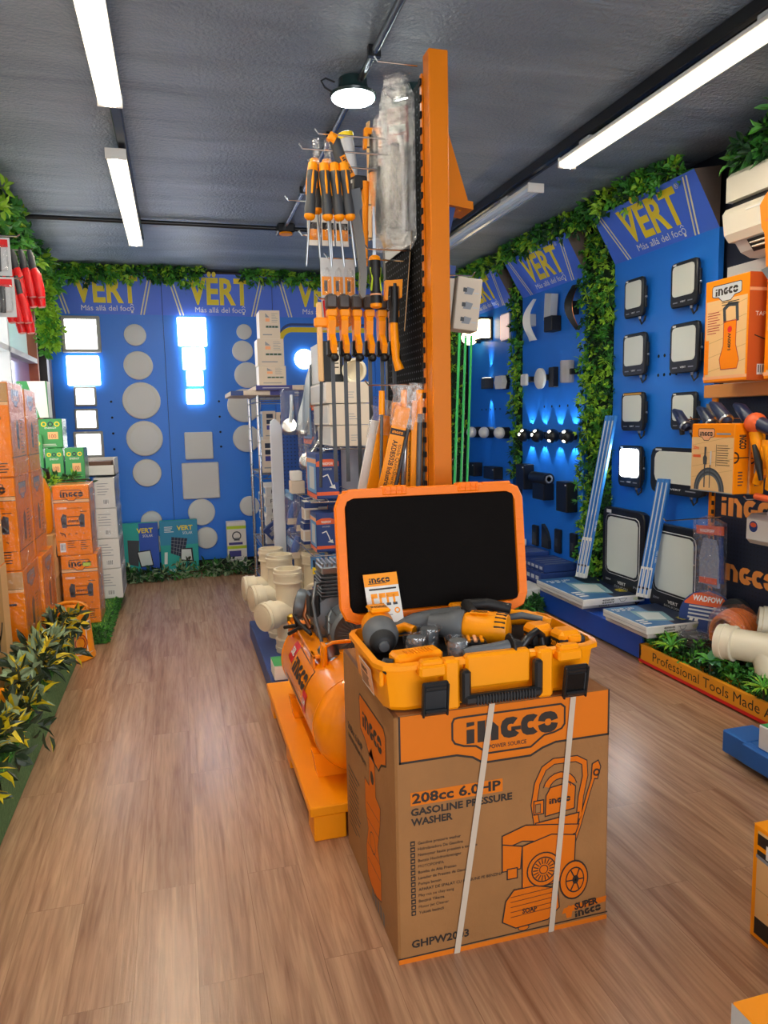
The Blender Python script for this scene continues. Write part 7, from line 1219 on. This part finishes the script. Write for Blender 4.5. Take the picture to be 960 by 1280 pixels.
# ---------------------------------------------------------------- chrome wire rack
rk = thing('wire_rack', (.85, 6.0, 0), 'chrome wire rack with lamp cartons near the back wall', 'rack'); RX0, RX1, RY0, RY1 = .60, 1.1, 5.66, 6.34
for x in (RX0, RX1):
    for y in (RY0, RY1):
        b = MB(); b.cyl((x, y, .0), (x, y, 1.69), .0145, 'chrome', seg=10)
        for k in range(16): b.lathe((x, y, .1+.1*k), (0, 0, 1), [(.0145, 0), (.0158, .003), (.0145, .006)], 'steel', 10, False, False)
        b.build('post', rk, 40)
for z in (.18, .50, 1.06, 1.645):
    b = MB()
    for y in (RY0, RY1): b.cyl((RX0, y, z), (RX1, y, z), .005, 'chrome', seg=6); b.cyl((RX0, y, z-.035), (RX1, y, z-.035), .004, 'chrome', seg=6)
    for x in (RX0, RX1): b.cyl((x, RY0, z), (x, RY1, z), .005, 'chrome', seg=6); b.cyl((x, RY0, z-.035), (x, RY1, z-.035), .004, 'chrome', seg=6)
    for k in range(14): y = RY0+.03+.048*k; b.cyl((RX0, y, z+.003), (RX1, y, z+.003), .0025, 'chrome', seg=5)
    for k in range(7): b.tube([(RX0+.035+.07*k, RY0, z-.035), (RX0+.07*k+.07 if k < 6 else RX1, RY0, z)], .0025, 'chrome', 5)
    b.build('wire_shelf', rk)
def strip_front(b, f, w, h): b.rect(f, 0, 0, w*.55, h, 'purple_print', 1); b.rect(f, w*.1, h*.4, w*.5, h*.55, 'light_grey', 2); b.rect(f, w*.72, h*.1, w*.85, h*.9, 'grey', 2)
carton('panel_carton', (.40, 5.62, 1.655), (.98, 6.3, 1.69), 'beige', 'flat beige and purple carton lying across the wire rack top, lower one', group='flat cartons on the wire rack', front=lambda b, f, w, h: (b.rect(f, w*.5, 0, w, h, 'purple_print', 1), b.rect(f, 0, 0, w*.16, h, 'navy_print', 1), b.rect(f, w*.65, h*.4, w*.9, h*.6, 'light_grey', 2)), tape=False)
carton('panel_carton', (.585, 5.60, 1.692), (1.08, 6.28, 1.728), 'beige', 'flat beige and purple carton lying across the wire rack top, upper one', group='flat cartons on the wire rack', front=strip_front, tape=False)
def bulb_front(b, f, w, h): b.rect(f, 0, 0, w, h, 'beige', .6); b.rect(f, w*.3, h*.38, w*.92, h*.46, 'grey', 1); [b.rect(f, w*(.32+.15*k), h*.39, w*(.43+.15*k), h*.45, 'leaf_d', 2) for k in range(4)]; b.rect(f, w*.3, h*.6, w*.5, h*.72, 'salmon', 1); b.poly(f, [(w*.3, h*.75), (w*.5, h*.75), (w*.3, h*.9)], 'grey', 1); bars(b, f, w*.6, h*.88, w*.3, 6, h*.06, h*.015, 'grey'); bars(b, f, w*.15, h*.12, w*.7, 1, .1, h*.04, 'grey')
for i, (x, y, z, w, h) in enumerate(((.625, 5.72, 1.73, .205, .15), (.62, 5.72, 1.882, .20, .2), (.645, 5.74, 2.085, .155, .21))): carton('bulb_carton', (x, y, z), (x+w, y+.2, z+h), 'white', 'white and beige lamp carton on the wire rack top, %s of the stack' % ['lowest', 'middle', 'topmost'][i], group='lamp cartons stacked on the rack top', front=bulb_front, west=lambda b, f, w, h: b.rect(f, w*.05, h*.05, w*.95, h*.95, 'white', .6), tape=False)
def dark_sq(b, f, w, h): b.rect(f, 0, 0, w, h, 'beige', .6); [b.rect(f, w*.3, h*(.35+.2*k), w*.8, h*(.5+.2*k), 'purple_print' if k == 0 else 'navy', 1) for k in range(3)]; b.rect(f, w*.2, h*.12, w*.9, h*.16, 'grey', 1)
for i, (x, z, h) in enumerate(((.62, 1.068, .25), (.73, 1.068, .25), (.64, 1.32, .22), (.745, 1.32, .21))): carton('bulb_carton', (x, 5.75, z), (x+.1, 5.95, z+h), 'white', 'pale carton with three dark squares on the rack shelf, %s' % ['lower left', 'lower right', 'upper left', 'upper right'][i], group='pale cartons with dark squares', front=dark_sq, west=lambda b, f, w, h: b.rect(f, w*.1, h*.1, w*.9, h*.9, 'sky_print', 1), tape=False)
for i in range(6): carton('panel_carton', (.63+.01*(i % 2), 5.72, .508+.075*i), (1.05, 6.2, .508+.075*i+.073), 'paper', 'white flat carton with printed line on the rack, %s of six' % ['lowest', 'second from below', 'third from below', 'fourth from below', 'fifth from below', 'topmost'][i], group='white flat cartons on the rack', front=lambda b, f, w, h: b.text(f, 'PANEL LED', w*.1, h*.3, h*.4, 'dark_grey', 1, w=w*.6), west=lambda b, f, w, h: b.rect(f, w*.05, h*.2, w*.9, h*.8, 'sky_print', 1), tape=False)
f = Fr((.66, 5.652, .56), (.72, -.1, .62), (-.62, 0, .72)); b = MB(); b.fbox(f, .42, .10, .05, 'navy_print', .003); b.rect(Fr(f.P(0, 0, .05), f.r, f.u), .02, .02, .4, .05, 'grey', 1); bars(b, Fr(f.P(0, 0, .05), f.r, f.u), .05, .07, .3, 3, .012, .005, 'light_grey'); tagb(b, 'tilted_carton', 'dark blue narrow carton leaning slanted against the wire rack', 'carton')
carton('panel_carton', (.63, 5.72, .188), (1.05, 6.2, .34), 'paper', 'white carton with lime band on the lowest rack shelf', front=lambda b, f, w, h: (b.rect(f, 0, h*.75, w, h*.95, 'lime', 1), b.rect(f, w*.1, h*.1, w*.6, h*.6, 'sky_print', 1)), tape=False)
for i in range(4): carton('black_carton', (1.12+.22*i, 6.0, 0), (1.32+.22*i, 6.4, 1.45+.1*(i % 2)), 'navy_print', 'tall blue carton behind the display stand, %s' % ['leftmost', 'second', 'third', 'rightmost'][i], group='tall cartons behind the stand', tape=False) if i < 0 else None
# ---------------------------------------------------------------- pipe tees on a blue plinth
plinth((.405, 3.7, 0), (1.0, 4.94, .118), 'low blue plinth beside the aisle carrying beige pipe tees', 'navy_print')
carton('small_carton', (.42, 3.70, .121), (.62, 3.86, .2), 'paper', 'white carton with green top at the near end of the pipe plinth', top=lambda b, f, w, d: b.rect(f, 0, 0, w, d, 'green_print', 1), tape=False)
for i, (x, y, br, z, L) in enumerate(((.575, 4.2, (-.85, -.5, -.05), .40, .49), (.57, 4.52, (-.95, -.2, 0), .39, .52), (.555, 4.82, (-1, -.1, 0), .40, .51), (.80, 4.55, (-.2, -1, 0), .40, .52), (.78, 4.82, (-.6, -.8, 0), .39, .54))):
    t = thing('pipe_fitting', (x, y, .119), 'beige pipe tee standing on the blue plinth, %s' % ['nearest one', 'second one along the aisle', 'third and farthest along the aisle', 'inner one behind the nearest', 'inner farthest one'][i], 'pipe fitting', 'standing beige pipe tees'); tee(t, (x, y, .119+L/2), (0, 0, 1), br, .072, L, .19)
    v = V(br).normalized(); c = V((x, y, .119+L/2))+v*.178; MB().lathe(c, v, [(.064, 0), (.066, .014), (.05, .018), (.0, .019)], 'pvc', 24).build('end_plug', t, 40)
